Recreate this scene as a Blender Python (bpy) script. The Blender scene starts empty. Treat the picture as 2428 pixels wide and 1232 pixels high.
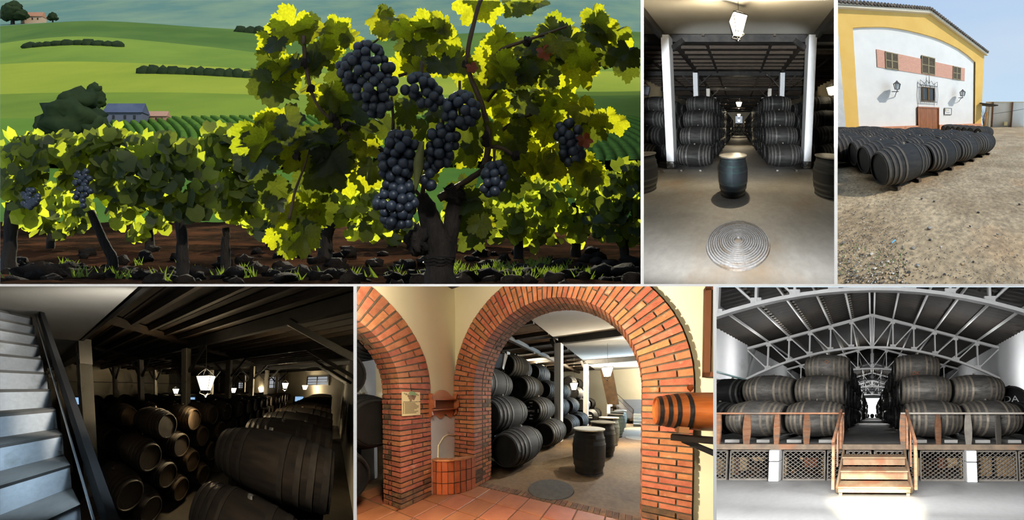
# Six winery views side by side behind a white lattice frame.  Every view is a real, fully modelled
# set (vineyard, cask aisle, courtyard, dark bodega, brick-arch room, trussed hall) built in its own metres.
import bpy, bmesh, math, random
import numpy as np
from mathutils import Matrix, Vector
from mathutils import noise as mnoise

ONLY = '123456'
SC = bpy.context.scene
COL = SC.collection
PI = math.pi

# ---------------------------------------------------------------- camera, exposure, sky, sun
F2 = 2000.0                                   # focal length in pixels of the 2428 x 1232 frame
cam_d = bpy.data.cameras.new('camera')
cam_d.sensor_width = 36.0
cam_d.lens = 36.0 * F2 / 2428.0
cam_d.clip_start = 0.05
cam_d.clip_end = 5000
cam = bpy.data.objects.new('camera', cam_d)
cam.rotation_euler = (PI / 2, 0, 0)
COL.objects.link(cam)
SC.camera = cam
SC.view_settings.view_transform = 'Standard'
SC.view_settings.look = 'None'
SC.view_settings.gamma = 1.0
SC.view_settings.exposure = 0.0
SC.view_settings.use_curve_mapping = False
try:
    SC.cycles.use_denoising = True
    SC.cycles.max_bounces = 3
    SC.cycles.diffuse_bounces = 2
    SC.cycles.glossy_bounces = 2
    SC.cycles.caustics_reflective = False
    SC.cycles.caustics_refractive = False
    SC.cycles.adaptive_threshold = 0.1
    SC.cycles.adaptive_min_samples = 12
    SC.cycles.sample_clamp_indirect = 4.0
except Exception:
    pass

world = bpy.data.worlds.new('sky')
SC.world = world
world.use_nodes = True
_nt = world.node_tree
_bg = _nt.nodes['Background']
_tc = _nt.nodes.new('ShaderNodeTexCoord')
_sx = _nt.nodes.new('ShaderNodeSeparateXYZ')
_rp = _nt.nodes.new('ShaderNodeValToRGB')
_nt.links.new(_tc.outputs['Generated'], _sx.inputs[0])
_nt.links.new(_sx.outputs['Z'], _rp.inputs[0])
_rp.color_ramp.elements[0].position = 0.08
_rp.color_ramp.elements[0].color = (0.66, 0.83, 0.93, 1)
_rp.color_ramp.elements[1].position = 0.30
_rp.color_ramp.elements[1].color = (0.40, 0.58, 0.86, 1)
_cn = _nt.nodes.new('ShaderNodeTexNoise')
_cn.inputs['Scale'].default_value = 2.6
_cn.inputs['Detail'].default_value = 5
_mp = _nt.nodes.new('ShaderNodeMapping')
_mp.inputs['Scale'].default_value = (1, 1, 5)
_nt.links.new(_tc.outputs['Generated'], _mp.inputs[0])
_nt.links.new(_mp.outputs[0], _cn.inputs['Vector'])
_cr = _nt.nodes.new('ShaderNodeValToRGB')
_cr.color_ramp.elements[0].position = 0.45
_cr.color_ramp.elements[1].position = 0.75
_cr.color_ramp.elements[1].color = (0.35, 0.35, 0.35, 1)
_nt.links.new(_cn.outputs['Fac'], _cr.inputs[0])
_mx = _nt.nodes.new('ShaderNodeMixRGB')
_mx.inputs[2].default_value = (0.80, 0.82, 0.86, 1)
_nt.links.new(_cr.outputs[0], _mx.inputs[0])
_nt.links.new(_rp.outputs[0], _mx.inputs[1])
_nt.links.new(_mx.outputs[0], _bg.inputs['Color'])
_bg.inputs['Strength'].default_value = 1.0

def add_light(name, kind, loc, energy, color=(1, 1, 1), aim=None, **kw):
    d = bpy.data.lights.new(name, kind)
    d.energy = energy
    d.color = color
    for k, v in kw.items():
        setattr(d, k, v)
    o = bpy.data.objects.new(name, d)
    COL.objects.link(o)
    o.location = loc
    if aim is not None:
        o.rotation_euler = (Vector(aim) - Vector(loc)).to_track_quat('-Z', 'Y').to_euler()
    return o

SUN_DIR = Vector((-0.62, 0.52, -0.60))        # travels left and away from the camera, downwards
add_light('sun', 'SUN', (40, -30, 60), 2.6, (1.0, 0.93, 0.80), aim=Vector((40, -30, 60)) + SUN_DIR, angle=0.03)

# ---------------------------------------------------------------- the six sets
class Stage:
    """A set with the camera that looks at it: rect = its opening in frame pixels, f/pp/hor/psi/H = focal length,
    centre, horizon row, yaw of the room's long axis and eye height."""
    def __init__(s, key, rect, f, pp, psi=0.0, hor=None, H=0.0):
        s.key, s.rect, s.f, s.pp, s.H = key, rect, f, pp, H
        th = 0.0 if hor is None else math.atan2(pp[1] - hor, f)
        r = np.array([math.cos(psi), math.sin(psi), 0.0])
        fw = np.array([-math.sin(psi), math.cos(psi), 0.0])
        up = np.array([0, 0, 1.0])
        s.r = r
        s.fw = fw * math.cos(th) - up * math.sin(th)
        s.up = up * math.cos(th) + fw * math.sin(th)
        s.c = np.array([0, 0, H], float)
        a, b = (pp[0] - 1214.0) / f, (616.0 - pp[1]) / f
        s.B = np.array([s.r + s.fw * a, s.fw * (F2 / f), s.up + s.fw * b])
        x0, y0, x1, y1 = rect
        g = lambda px: (px - 1214.0) / F2
        h = lambda py: (616.0 - py) / F2
        s.planes = [np.array(v) / np.linalg.norm(v) for v in
                    [(1, -g(x0), 0), (-1, g(x1), 0), (0, h(y0), -1), (0, -h(y1), 1)]]   # inside: n.p >= 0
    def w(s, p):
        return (np.asarray(p, float) - s.c) @ s.B.T
    def ray(s, px, py):
        return s.r * (px - s.pp[0]) / s.f + s.fw + s.up * (s.pp[1] - py) / s.f
    def at(s, px, py, D):
        return s.c + s.ray(px, py) * D
    def on(s, px, py, ax, val):
        d = s.ray(px, py)
        return s.c + d * ((val - s.c[ax]) / d[ax])
    def floor(s, px, py, z=0.0):
        return s.on(px, py, 2, z)

ST = {
    '1': Stage('1', (0, 0, 1519, 673), F2, (1214, 616)),
    '2': Stage('2', (1526.5, 0, 1978, 673), 355, (1752, 336), 0.0, 302, 1.6),
    '3': Stage('3', (1986, 0, 2428, 673), 390, (2207, 336), 0.0, 276, 1.65),
    '4': Stage('4', (0, 678.5, 838, 1232), 360, (419, 955), math.atan2(366, 360), 917, 3.9),
    '5': Stage('5', (846, 678.5, 1691, 1232), 480, (1268.5, 955), math.atan2(232, 480), 945, 1.65),
    '6': Stage('6', (1699, 680.5, 2428, 1232), 450, (2063, 955), math.atan2(5, 450), 983, 1.43),
}

# ---------------------------------------------------------------- geometry helpers: (verts Nx3, faces)
def G(v, f):
    return (np.asarray(v, float).reshape(-1, 3), [tuple(x) for x in f])

def join(*gs):
    vs, fs, n = [], [], 0
    for v, f in gs:
        vs.append(v)
        fs += [tuple(i + n for i in x) for x in f]
        n += len(v)
    return (np.concatenate(vs), fs)

BOXF = [(0, 3, 2, 1), (4, 5, 6, 7), (0, 1, 5, 4), (1, 2, 6, 5), (2, 3, 7, 6), (3, 0, 4, 7)]

def box(x0, x1, y0, y1, z0, z1):
    return G([(x0, y0, z0), (x1, y0, z0), (x1, y1, z0), (x0, y1, z0),
              (x0, y0, z1), (x1, y0, z1), (x1, y1, z1), (x0, y1, z1)], BOXF)

def hexa(bottom, top):
    return G(list(bottom) + list(top), BOXF)

def cham(x0, x1, y0, y1, z0, z1, c):
    """box with chamfered edges on all sides seen from -y / +y / top (24 verts)"""
    v, f = [], []
    xs, ys, zs = (x0, x1), (y0, y1), (z0, z1)
    idx = {}
    for i in (0, 1):
        for j in (0, 1):
            for k in (0, 1):
                for a in range(3):
                    p = [xs[i], ys[j], zs[k]]
                    for b in range(3):
                        if b != a:
                            p[b] += c * (1 if (i, j, k)[b] == 0 else -1)
                    idx[i, j, k, a] = len(v)
                    v.append(p)
    for a in range(3):
        b, c2 = [q for q in range(3) if q != a]
        for s in (0, 1):
            q = []
            for (m, n) in ((0, 0), (1, 0), (1, 1), (0, 1)):
                t = [0, 0, 0]
                t[a], t[b], t[c2] = s, m, n
                q.append(idx[t[0], t[1], t[2], a])
            f.append(q)
            for m in (0, 1):
                if True:
                    pass
    for a in range(3):                      # edge strips parallel to axis a
        b, c2 = [q for q in range(3) if q != a]
        for m in (0, 1):
            for n in (0, 1):
                t0, t1 = [0, 0, 0], [0, 0, 0]
                t0[a], t1[a] = 0, 1
                t0[b] = t1[b] = m
                t0[c2] = t1[c2] = n
                f.append((idx[(*t0, b)], idx[(*t1, b)], idx[(*t1, c2)], idx[(*t0, c2)]))
    for i in (0, 1):
        for j in (0, 1):
            for k in (0, 1):
                f.append((idx[i, j, k, 0], idx[i, j, k, 1], idx[i, j, k, 2]))
    return fixn(G(v, f))

def fixn(g):
    bm = bmesh.new()
    vs = [bm.verts.new(p) for p in g[0]]
    for q in g[1]:
        try:
            bm.faces.new([vs[i] for i in q])
        except ValueError:
            pass
    bmesh.ops.recalc_face_normals(bm, faces=bm.faces)
    bm.verts.index_update()
    out = (np.array([v.co[:] for v in bm.verts]), [tuple(v.index for v in q.verts) for q in bm.faces])
    bm.free()
    return out

def _frame(d, up=(0, 0, 1)):
    d = np.asarray(d, float)
    d = d / (np.linalg.norm(d) + 1e-12)
    u = np.asarray(up, float)
    if abs(d @ u) > 0.98:
        u = np.array([0, 1.0, 0]) if abs(d[1]) < 0.9 else np.array([1.0, 0, 0])
    s = np.cross(d, u)
    s /= np.linalg.norm(s)
    return d, s, np.cross(s, d)

def bar(p, q, w, h, up=(0, 0, 1)):
    p, q = np.asarray(p, float), np.asarray(q, float)
    d, s, u = _frame(q - p, up)
    c = [(-w / 2, -h / 2), (w / 2, -h / 2), (w / 2, h / 2), (-w / 2, h / 2)]
    return hexa([p + s * a + u * b for a, b in c], [q + s * a + u * b for a, b in c])

def tube(pts, rad, n=8, cap=True):
    pts = [np.asarray(p, float) for p in pts]
    m = len(pts)
    rad = [rad] * m if np.isscalar(rad) else list(rad)
    V, F = [], []
    ref = None
    for i, p in enumerate(pts):
        d = pts[min(i + 1, m - 1)] - pts[max(i - 1, 0)]
        if ref is None:
            d, s, u = _frame(d)
        else:
            d = d / (np.linalg.norm(d) + 1e-12)
            s = ref - d * (ref @ d)
            s /= np.linalg.norm(s) + 1e-12
            u = np.cross(s, d)
        ref = s
        for k in range(n):
            a = 2 * PI * k / n
            V.append(p + (s * math.cos(a) + u * math.sin(a)) * rad[i])
    for i in range(m - 1):
        for k in range(n):
            k2 = (k + 1) % n
            F.append((i * n + k, i * n + k2, (i + 1) * n + k2, (i + 1) * n + k))
    if cap:
        F.append(tuple(reversed(range(n))))
        F.append(tuple((m - 1) * n + k for k in range(n)))
    return fixn(G(V, F)) if cap else G(V, F)

def lathe(prof, n=24, axis='z', close=False):
    """prof: list of (axial, radius)"""
    V, F = [], []
    for a, r in prof:
        for k in range(n):
            t = 2 * PI * k / n
            if axis == 'z':
                V.append((r * math.cos(t), r * math.sin(t), a))
            else:
                V.append((a, r * math.cos(t), r * math.sin(t)))
    m = len(prof)
    for i in range(m if close else m - 1):
        j = (i + 1) % m
        for k in range(n):
            k2 = (k + 1) % n
            F.append((i * n + k, i * n + k2, j * n + k2, j * n + k))
    if axis == 'z':
        pass
    else:
        F = [tuple(reversed(f)) for f in F]
        F = [tuple(reversed(f)) for f in F]
    return G(V, F)

def disc(r, n=24, axis='z', a=0.0, flip=False):
    V = []
    for k in range(n):
        t = 2 * PI * k / n
        V.append((r * math.cos(t), r * math.sin(t), a) if axis == 'z' else (a, r * math.cos(t), r * math.sin(t)))
    f = tuple(range(n))
    return G(V, [tuple(reversed(f)) if flip else f])

def prism(poly, y0, y1):
    """outline in x,z extruded along y"""
    n = len(poly)
    V = [(x, y0, z) for x, z in poly] + [(x, y1, z) for x, z in poly]
    F = [tuple(range(n)), tuple(reversed(range(n, 2 * n)))]
    for k in range(n):
        k2 = (k + 1) % n
        F.append((k, k + n, k2 + n, k2))
    return fixn(G(V, F))

def sheet(xs, ys, zf):
    V = [(x, y, zf(x, y)) for y in ys for x in xs]
    n = len(xs)
    F = [(j * n + i, j * n + i + 1, (j + 1) * n + i + 1, (j + 1) * n + i) for j in range(len(ys) - 1) for i in range(n - 1)]
    return G(V, F)

def xf(g, M):
    M = np.array(M)
    return (g[0] @ M[:3, :3].T + M[:3, 3], g[1])

def T(x, y, z):
    return np.array(Matrix.Translation((x, y, z)))

def R(axis, ang):
    return np.array(Matrix.Rotation(ang, 4, axis))

_ico = {}
def ico(sub):
    if sub not in _ico:
        bm = bmesh.new()
        bmesh.ops.create_icosphere(bm, subdivisions=sub, radius=1.0)
        _ico[sub] = (np.array([v.co[:] for v in bm.verts]), [tuple(v.index for v in f.verts) for f in bm.faces])
        bm.free()
    return _ico[sub]

def lump(sub, rad, rough, seed, sc=1.5):
    v, f = ico(sub)
    rn = np.array([1 + rough * mnoise.noise(Vector(p) * sc + Vector((seed * 7.1, seed * 3.3, 1.7))) for p in v])
    return (v * rn[:, None] * np.asarray(rad, float), f)

def text_geo(body, size, depth=0.004, align='CENTER'):
    """flat lettering in the x,z plane, facing -y"""
    cu = bpy.data.curves.new('lettering', 'FONT')
    cu.body = body
    cu.size = size
    cu.align_x = align
    cu.align_y = 'CENTER'
    cu.extrude = depth / 2
    cu.resolution_u = 2
    o = bpy.data.objects.new('lettering', cu)
    COL.objects.link(o)
    dg = bpy.context.evaluated_depsgraph_get()
    me = o.evaluated_get(dg).to_mesh()
    v = np.array([(p.co.x, -p.co.z, p.co.y) for p in me.vertices])
    f = [tuple(p.vertices) for p in me.polygons]
    o.evaluated_get(dg).to_mesh_clear()
    bpy.data.objects.remove(o)
    bpy.data.curves.remove(cu)
    return (v, f)

# ---------------------------------------------------------------- putting geometry into a set
_cache = {}
N_OBJ = [0]

def _mesh(name, wv, faces, lv, mats, smooth, fm=None):
    me = bpy.data.meshes.new(name)
    me.from_pydata([tuple(p) for p in wv], [], faces)
    at = me.attributes.new('lp', 'FLOAT_VECTOR', 'POINT')
    at.data.foreach_set('vector', np.asarray(lv, np.float32).ravel())
    for m in mats:
        me.materials.append(m)
    if fm is not None:
        me.polygons.foreach_set('material_index', fm)
    if smooth:
        me.polygons.foreach_set('use_smooth', [True] * len(faces))
        if smooth == 'auto':
            try:
                me.set_sharp_from_angle(angle=0.7)
            except Exception:
                pass
    me.update()
    return me

def put(st, name, geo, mat, M=None, parent=None, smooth=False, key=None, clip=True, origin=None, lp=None):
    """Link one mesh object in set st.  M places the geometry in the set's metres; alike copies (same key and turn) share a mesh."""
    v, f = geo
    if M is None:
        M = np.eye(4)
        o = np.array(origin if origin is not None else v.mean(0) * [1, 1, 0] + [0, 0, v[:, 2].min()], float)
        lv = v
        off = (v - o) @ st.B.T
    else:
        M = np.asarray(M)
        o = M[:3, 3]
        lv = v
        off = v @ M[:3, :3].T @ st.B.T
    if lp is not None:
        lv = lp
    loc = st.w(o)
    crossing = False
    if clip:
        wv = off + loc
        for n in st.planes:
            d = wv @ n
            if d.max() < 1e-4:
                return None
            if d.min() < -1e-4:
                crossing = True
    mats = mat if isinstance(mat, (list, tuple)) else [mat]
    ck = None
    if key is not None and not crossing:
        ck = (st.key, key, tuple(np.round(M[:3, :3], 4).ravel()), tuple(m.name for m in mats))
    if ck is not None and ck in _cache:
        me = _cache[ck]
    else:
        me = _mesh(name, off, f, lv, mats, smooth)
        if crossing:
            bm = bmesh.new()
            bm.from_mesh(me)
            for n in st.planes:
                bmesh.ops.bisect_plane(bm, geom=bm.verts[:] + bm.edges[:] + bm.faces[:], dist=1e-6,
                                       plane_co=Vector(-loc), plane_no=Vector(n), clear_inner=True)
            if not bm.faces:
                bm.free()
                bpy.data.meshes.remove(me)
                return None
            bm.to_mesh(me)
            bm.free()
        if ck is not None:
            _cache[ck] = me
    ob = bpy.data.objects.new(name, me)
    COL.objects.link(ob)
    if parent is not None:
        ob.parent = parent
        ob.location = Vector(loc) - Vector(parent['_w'])
    else:
        ob.location = loc
    ob['_w'] = [float(x) for x in loc]
    ob['_s'] = st.key
    N_OBJ[0] += 1
    return ob

def holder(st, name, p, parent=None):
    ob = bpy.data.objects.new(name, None)
    ob.empty_display_size = 0.05
    COL.objects.link(ob)
    loc = st.w(p)
    ob['_w'] = [float(x) for x in loc]
    ob.location = Vector(loc) if parent is None else Vector(loc) - Vector(parent['_w'])
    ob.parent = parent
    return ob

def tag(o, label=None, cat=None, group=None, kind=None):
    if o is None:
        return None
    if label:
        o['label'] = label
    if cat:
        o['category'] = cat
    if group:
        o['group'] = group
    if kind:
        o['kind'] = kind
    return o

def struct(o, label=None):
    return tag(o, label, None, None, 'structure')

# ---------------------------------------------------------------- procedural materials
_mats = {}
def mat(name, c1, c2=None, scale=4.0, rough=0.75, bump=0.0, metal=0.0, vary=0.0, stretch=(1, 1, 1), spec=0.35,
        lo=0.35, hi=0.65, c3=None, s3=1.0, lo3=0.55, hi3=0.7, fine=0.0, emit=None, estr=1.0, bands=None, huev=0.0, trans=None):
    """noise-mixed colour with optional third tone (c3), per-object variation, bump, hoop bands along x, translucency or emission"""
    if name in _mats:
        return _mats[name]
    m = bpy.data.materials.new(name)
    m.use_nodes = True
    nt = m.node_tree
    N, L = nt.nodes, nt.links
    bs = N['Principled BSDF']
    out = N['Material Output']
    if emit is not None:
        N.remove(bs)
        e = N.new('ShaderNodeEmission')
        e.inputs[0].default_value = (*emit, 1)
        e.inputs[1].default_value = estr
        L.new(e.outputs[0], out.inputs[0])
        _mats[name] = m
        return m
    bs.inputs['Roughness'].default_value = rough
    bs.inputs['Metallic'].default_value = metal
    bs.inputs['Specular IOR Level'].default_value = spec
    at = N.new('ShaderNodeAttribute')
    at.attribute_name = 'lp'
    oi = N.new('ShaderNodeObjectInfo')
    ma = N.new('ShaderNodeVectorMath')
    ma.operation = 'MULTIPLY_ADD'
    cx = N.new('ShaderNodeCombineXYZ')
    mu = N.new('ShaderNodeMath')
    mu.operation = 'MULTIPLY'
    mu.inputs[1].default_value = 61.0
    L.new(oi.outputs['Random'], mu.inputs[0])
    for i in range(3):
        L.new(mu.outputs[0], cx.inputs[i])
    ma.inputs[1].default_value = stretch
    L.new(at.outputs['Vector'], ma.inputs[0])
    L.new(cx.outputs[0], ma.inputs[2])
    def nz(sc, det=4.0):
        n = N.new('ShaderNodeTexNoise')
        n.inputs['Scale'].default_value = sc
        n.inputs['Detail'].default_value = det
        n.inputs['Roughness'].default_value = 0.6
        L.new(ma.outputs[0], n.inputs['Vector'])
        return n
    def ramp(src, a, b):
        r = N.new('ShaderNodeMapRange')
        r.inputs[1].default_value = a
        r.inputs[2].default_value = b
        L.new(src, r.inputs[0])
        return r.outputs[0]
    def mixc(fac, a, b, blend='MIX'):
        x = N.new('ShaderNodeMix')
        x.data_type = 'RGBA'
        x.blend_type = blend
        if isinstance(fac, (int, float)):
            x.inputs[0].default_value = fac
        else:
            L.new(fac, x.inputs[0])
        for s, v in ((6, a), (7, b)):
            if isinstance(v, tuple):
                x.inputs[s].default_value = (*v[:3], 1)
            else:
                L.new(v, x.inputs[s])
        return x.outputs[2]
    col = (*c1, 1)
    n1 = nz(scale)
    if c2 is not None:
        col = mixc(ramp(n1.outputs['Fac'], lo, hi), c1, c2)
    if c3 is not None:
        n3 = nz(s3, 6.0)
        col = mixc(ramp(n3.outputs['Fac'], lo3, hi3), col, c3)
    if bands is not None:                    # iron hoops of casks too small to show them as pieces
        bcol, xs, wd = bands
        sx = N.new('ShaderNodeSeparateXYZ')
        L.new(at.outputs['Vector'], sx.inputs[0])
        ab = N.new('ShaderNodeMath')
        ab.operation = 'ABSOLUTE'
        L.new(sx.outputs[0], ab.inputs[0])
        tot = None
        for x in xs:
            c = N.new('ShaderNodeMath')
            c.operation = 'COMPARE'
            L.new(ab.outputs[0], c.inputs[0])
            c.inputs[1].default_value = x
            c.inputs[2].default_value = wd
            if tot is None:
                tot = c.outputs[0]
            else:
                a2 = N.new('ShaderNodeMath')
                a2.operation = 'ADD'
                L.new(tot, a2.inputs[0])
                L.new(c.outputs[0], a2.inputs[1])
                tot = a2.outputs[0]
        col = mixc(tot, col, bcol)
    if fine:
        nf = nz(scale * 14, 3.0)
        g = N.new('ShaderNodeMapRange')
        g.inputs[1].default_value = 0.3
        g.inputs[2].default_value = 0.7
        g.inputs[3].default_value = 1 - fine
        g.inputs[4].default_value = 1 + fine
        L.new(nf.outputs['Fac'], g.inputs[0])
        col = mixc(1.0, col, g.outputs[0], 'MULTIPLY')
    if vary or huev:
        hs = N.new('ShaderNodeHueSaturation')
        v = N.new('ShaderNodeMapRange')
        v.inputs[3].default_value = 1 - vary
        v.inputs[4].default_value = 1 + vary
        L.new(oi.outputs['Random'], v.inputs[0])
        L.new(v.outputs[0], hs.inputs['Value'])
        if huev:
            h = N.new('ShaderNodeMapRange')
            mm = N.new('ShaderNodeMath')
            mm.operation = 'FRACT'
            m7 = N.new('ShaderNodeMath')
            m7.operation = 'MULTIPLY'
            m7.inputs[1].default_value = 7.3
            L.new(oi.outputs['Random'], m7.inputs[0])
            L.new(m7.outputs[0], mm.inputs[0])
            h.inputs[3].default_value = 0.5 - huev
            h.inputs[4].default_value = 0.5 + huev
            L.new(mm.outputs[0], h.inputs[0])
            L.new(h.outputs[0], hs.inputs['Hue'])
        if isinstance(col, tuple):
            hs.inputs['Color'].default_value = col
        else:
            L.new(col, hs.inputs['Color'])
        col = hs.outputs[0]
    if isinstance(col, tuple):
        bs.inputs['Base Color'].default_value = col
    else:
        L.new(col, bs.inputs['Base Color'])
    if bump:
        b = N.new('ShaderNodeBump')
        b.inputs['Strength'].default_value = min(1.0, bump)
        b.inputs['Distance'].default_value = 0.02
        nb = nz(scale * 5, 4.0)
        L.new(nb.outputs['Fac'], b.inputs['Height'])
        L.new(b.outputs[0], bs.inputs['Normal'])
    if trans is not None:                    # thin leaf: part of the light passes through
        tr = N.new('ShaderNodeBsdfTranslucent')
        tcol, tfac = trans
        tc2 = mixc(ramp(n1.outputs['Fac'], lo, hi), tcol, tuple(0.6 * x for x in tcol))
        L.new(tc2, tr.inputs['Color'])
        mx = N.new('ShaderNodeMixShader')
        mx.inputs[0].default_value = tfac
        L.new(bs.outputs[0], mx.inputs[1])
        L.new(tr.outputs[0], mx.inputs[2])
        L.new(mx.outputs[0], out.inputs[0])
    _mats[name] = m
    return m

def srgb(r, g, b):
    f = lambda c: (c / 255 / 12.92) if c <= 10 else ((c / 255 + 0.055) / 1.055) ** 2.4
    return (f(r), f(g), f(b))

M_WHITE = mat('white_paint', (0.86, 0.86, 0.85), rough=0.6)
M_PLAST = mat('white_plaster', (0.62, 0.62, 0.60), (0.72, 0.72, 0.70), scale=1.5, bump=0.15, c3=(0.45, 0.43, 0.38), s3=1.1, lo3=0.62, hi3=0.85)
M_CREAM = mat('cream_plaster', (0.70, 0.60, 0.38), (0.76, 0.67, 0.45), scale=1.2, bump=0.12)
M_IRON = mat('black_iron', (0.02, 0.02, 0.02), rough=0.5)
M_DARKWOOD = mat('dark_timber', (0.022, 0.016, 0.011), (0.05, 0.035, 0.022), scale=6, stretch=(1, 1, 6), rough=0.65, vary=0.3)
M_STEELDK = mat('dark_steel_beam', (0.012, 0.012, 0.012), (0.03, 0.028, 0.025), scale=5, rough=0.5)
M_LAMP = mat('lantern_glass_lit', (1, 1, 1), emit=(1.0, 0.86, 0.60), estr=6.0)
M_LAMPOFF = mat('lantern_glass_unlit', (0.35, 0.4, 0.45), rough=0.2)
M_PART = mat('partition_board', (0.07, 0.07, 0.07), rough=0.9)
# ---------------------------------------------------------------- the lattice frame, partitions and viewing room
def wedge(x0, x1, y0, y1, n, f):
    """solid bar between frame columns x0..x1 and rows y0..y1, running from depth n to depth f"""
    g = lambda px: (px - 1214.0) / F2
    h = lambda py: (616.0 - py) / F2
    q = [(x0, y1), (x1, y1), (x1, y0), (x0, y0)]
    b = [(g(a) * n, n, h(c) * n) for a, c in q]
    t = [(g(a) * f, f, h(c) * f) for a, c in q]
    return fixn(hexa(b, t))

S0 = ST['1']
NEAR, CUT = 3.40, 3.46
M_PARTL = mat('partition_board_pale', (0.55, 0.54, 0.52), rough=0.9)  # pale partition boards, added to bounce light into brighter sets
def frame_bar(name, x0, x1, y0, y1, far, label, boards):
    struct(put(S0, name, wedge(x0, x1, y0, y1, NEAR, CUT), M_WHITE, clip=False), label)
    x0, x1, y0, y1 = max(x0, -14), min(x1, 2442), max(y0, -14), min(y1, 1246)
    if x1 - x0 > y1 - y0:
        ym = (y0 + y1) / 2
        halves = [(x0, x1, y0, ym), (x0, x1, ym, y1)]
    else:
        xm = (x0 + x1) / 2
        halves = [(x0, xm, y0, y1), (xm, x1, y0, y1)]
    for q, mt in zip(halves, boards):  # added boards behind the bars, keep each set's light apart
        struct(put(S0, 'wall_partition', wedge(*q, CUT, far), mt, clip=False), 'added light-blocking partition board behind the ' + label)

EX = 24
frame_bar('trim_1', -EX, 2428 + EX, 673, 678.5, 230, 'white horizontal bar between the upper and lower views', (M_PART, M_PART))
frame_bar('trim_2', 1519, 1526.5, -EX, 673, 200, 'white upright bar between vineyard and cask aisle', (M_PART, M_PART))
frame_bar('trim_3', 1978, 1986, -EX, 673, 200, 'white upright bar between cask aisle and courtyard', (M_PART, M_PARTL))
frame_bar('trim_4', 838, 846, 678.5, 1232 + EX, 170, 'white upright bar between dark bodega and brick arches', (M_PART, M_PARTL))
frame_bar('trim_5', 1691, 1699, 678.5, 1232 + EX, 230, 'white upright bar between brick arches and trussed hall', (M_PARTL, M_PARTL))
for a, b, c, d, f in [(1519, 1986, -14, 0, 200), (-14, 0, 673, 1246, 160), (-14, 2442, 1232, 1246, 230), (2428, 2442, 673, 1246, 230)]:
    struct(put(S0, 'wall_outer', wedge(a, b, c, d, CUT, f), M_PART, clip=False), 'added dark board keeping daylight off the indoor views')  # added boards, unseen; keep sky and sun out of indoor sets
# added room round the camera, blocks sky and sun; front opening holds the lattice
hx, hz = 1214 / F2 * NEAR + 0.04, 616 / F2 * NEAR + 0.04
RX, RB, RZ0, RZ1 = 3.3, -2.2, -1.55, 2.9
M_ROOM = mat('room_grey', (0.35, 0.35, 0.35), rough=0.9)
rb = lambda n, *a: struct(put(S0, n, box(*a), M_ROOM, clip=False), 'plain grey shell of the added unseen viewing room')
rb('wall_front_left', -RX, -hx, NEAR, CUT, RZ0, RZ1)
rb('wall_front_right', hx, RX, NEAR, CUT, RZ0, RZ1)
rb('wall_front_top', -hx, hx, NEAR, CUT, hz, RZ1)
rb('wall_front_bottom', -hx, hx, NEAR, CUT, RZ0, -hz)
rb('wall_left', -RX - 0.06, -RX, RB, CUT, RZ0, RZ1)
rb('wall_right', RX, RX + 0.06, RB, CUT, RZ0, RZ1)
rb('wall_back', -RX, RX, RB - 0.06, RB, RZ0, RZ1)
rb('floor', -RX, RX, RB, CUT, RZ0 - 0.06, RZ0)
rb('ceiling', -RX, RX, RB, CUT, RZ1, RZ1 + 0.06)
add_light('added_frame_lamp', 'POINT', (0.0, 1.3, 2.45), 470, (1, 0.99, 0.97), shadow_soft_size=0.12)  # added lamp, whitens the bars and spills a little into the sets
# ---------------------------------------------------------------- casks and lanterns
C_HOOP = (0.115, 0.113, 0.106)
M_CASK = mat('cask_black_oak', (0.016, 0.016, 0.0155), (0.036, 0.035, 0.033), scale=3, stretch=(1.0, 5, 5), rough=0.72, spec=0.18, vary=0.35,
             c3=(0.30, 0.29, 0.27), s3=7, lo3=0.72, hi3=0.80, fine=0.25)
M_HOOP = mat('cask_hoop_iron', C_HOOP, (0.07, 0.067, 0.062), scale=9, rough=0.6, vary=0.25, fine=0.2)
M_HEAD = mat('cask_head_dark', (0.013, 0.013, 0.013), (0.026, 0.025, 0.023), scale=5, rough=0.7, vary=0.3)
M_CASKF = mat('cask_black_oak_small', (0.016, 0.016, 0.0155), (0.034, 0.033, 0.031), scale=3, rough=0.65, vary=0.35,
              bands=((0.075, 0.072, 0.067), (0.61, 0.50, 0.39, 0.24), 0.024))
M_BUNG = mat('bung_cork', (0.25, 0.22, 0.17), rough=0.9)
M_BROWNCASK = mat('cask_brown_oak', (0.020, 0.014, 0.009), (0.055, 0.036, 0.020), scale=3, stretch=(1, 4, 4), rough=0.6, vary=0.3,
                  c3=(0.35, 0.30, 0.22), s3=9, lo3=0.74, hi3=0.82, fine=0.25)
M_BROWNHOOP = mat('cask_hoop_rusty', (0.045, 0.033, 0.021), (0.075, 0.055, 0.035), scale=9, rough=0.6, vary=0.25)
M_BROWNHEAD = mat('cask_head_brown', (0.028, 0.018, 0.010), (0.06, 0.04, 0.022), scale=4, stretch=(1, 8, 1), rough=0.7, vary=0.5)

HOOPX = (0.61, 0.50, 0.39, 0.24)
def cask_rad(x, L=1.32, R=0.46, r=0.345):
    return r + (R - r) * (1 - abs(2 * x / L) ** 2.1)

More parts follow.
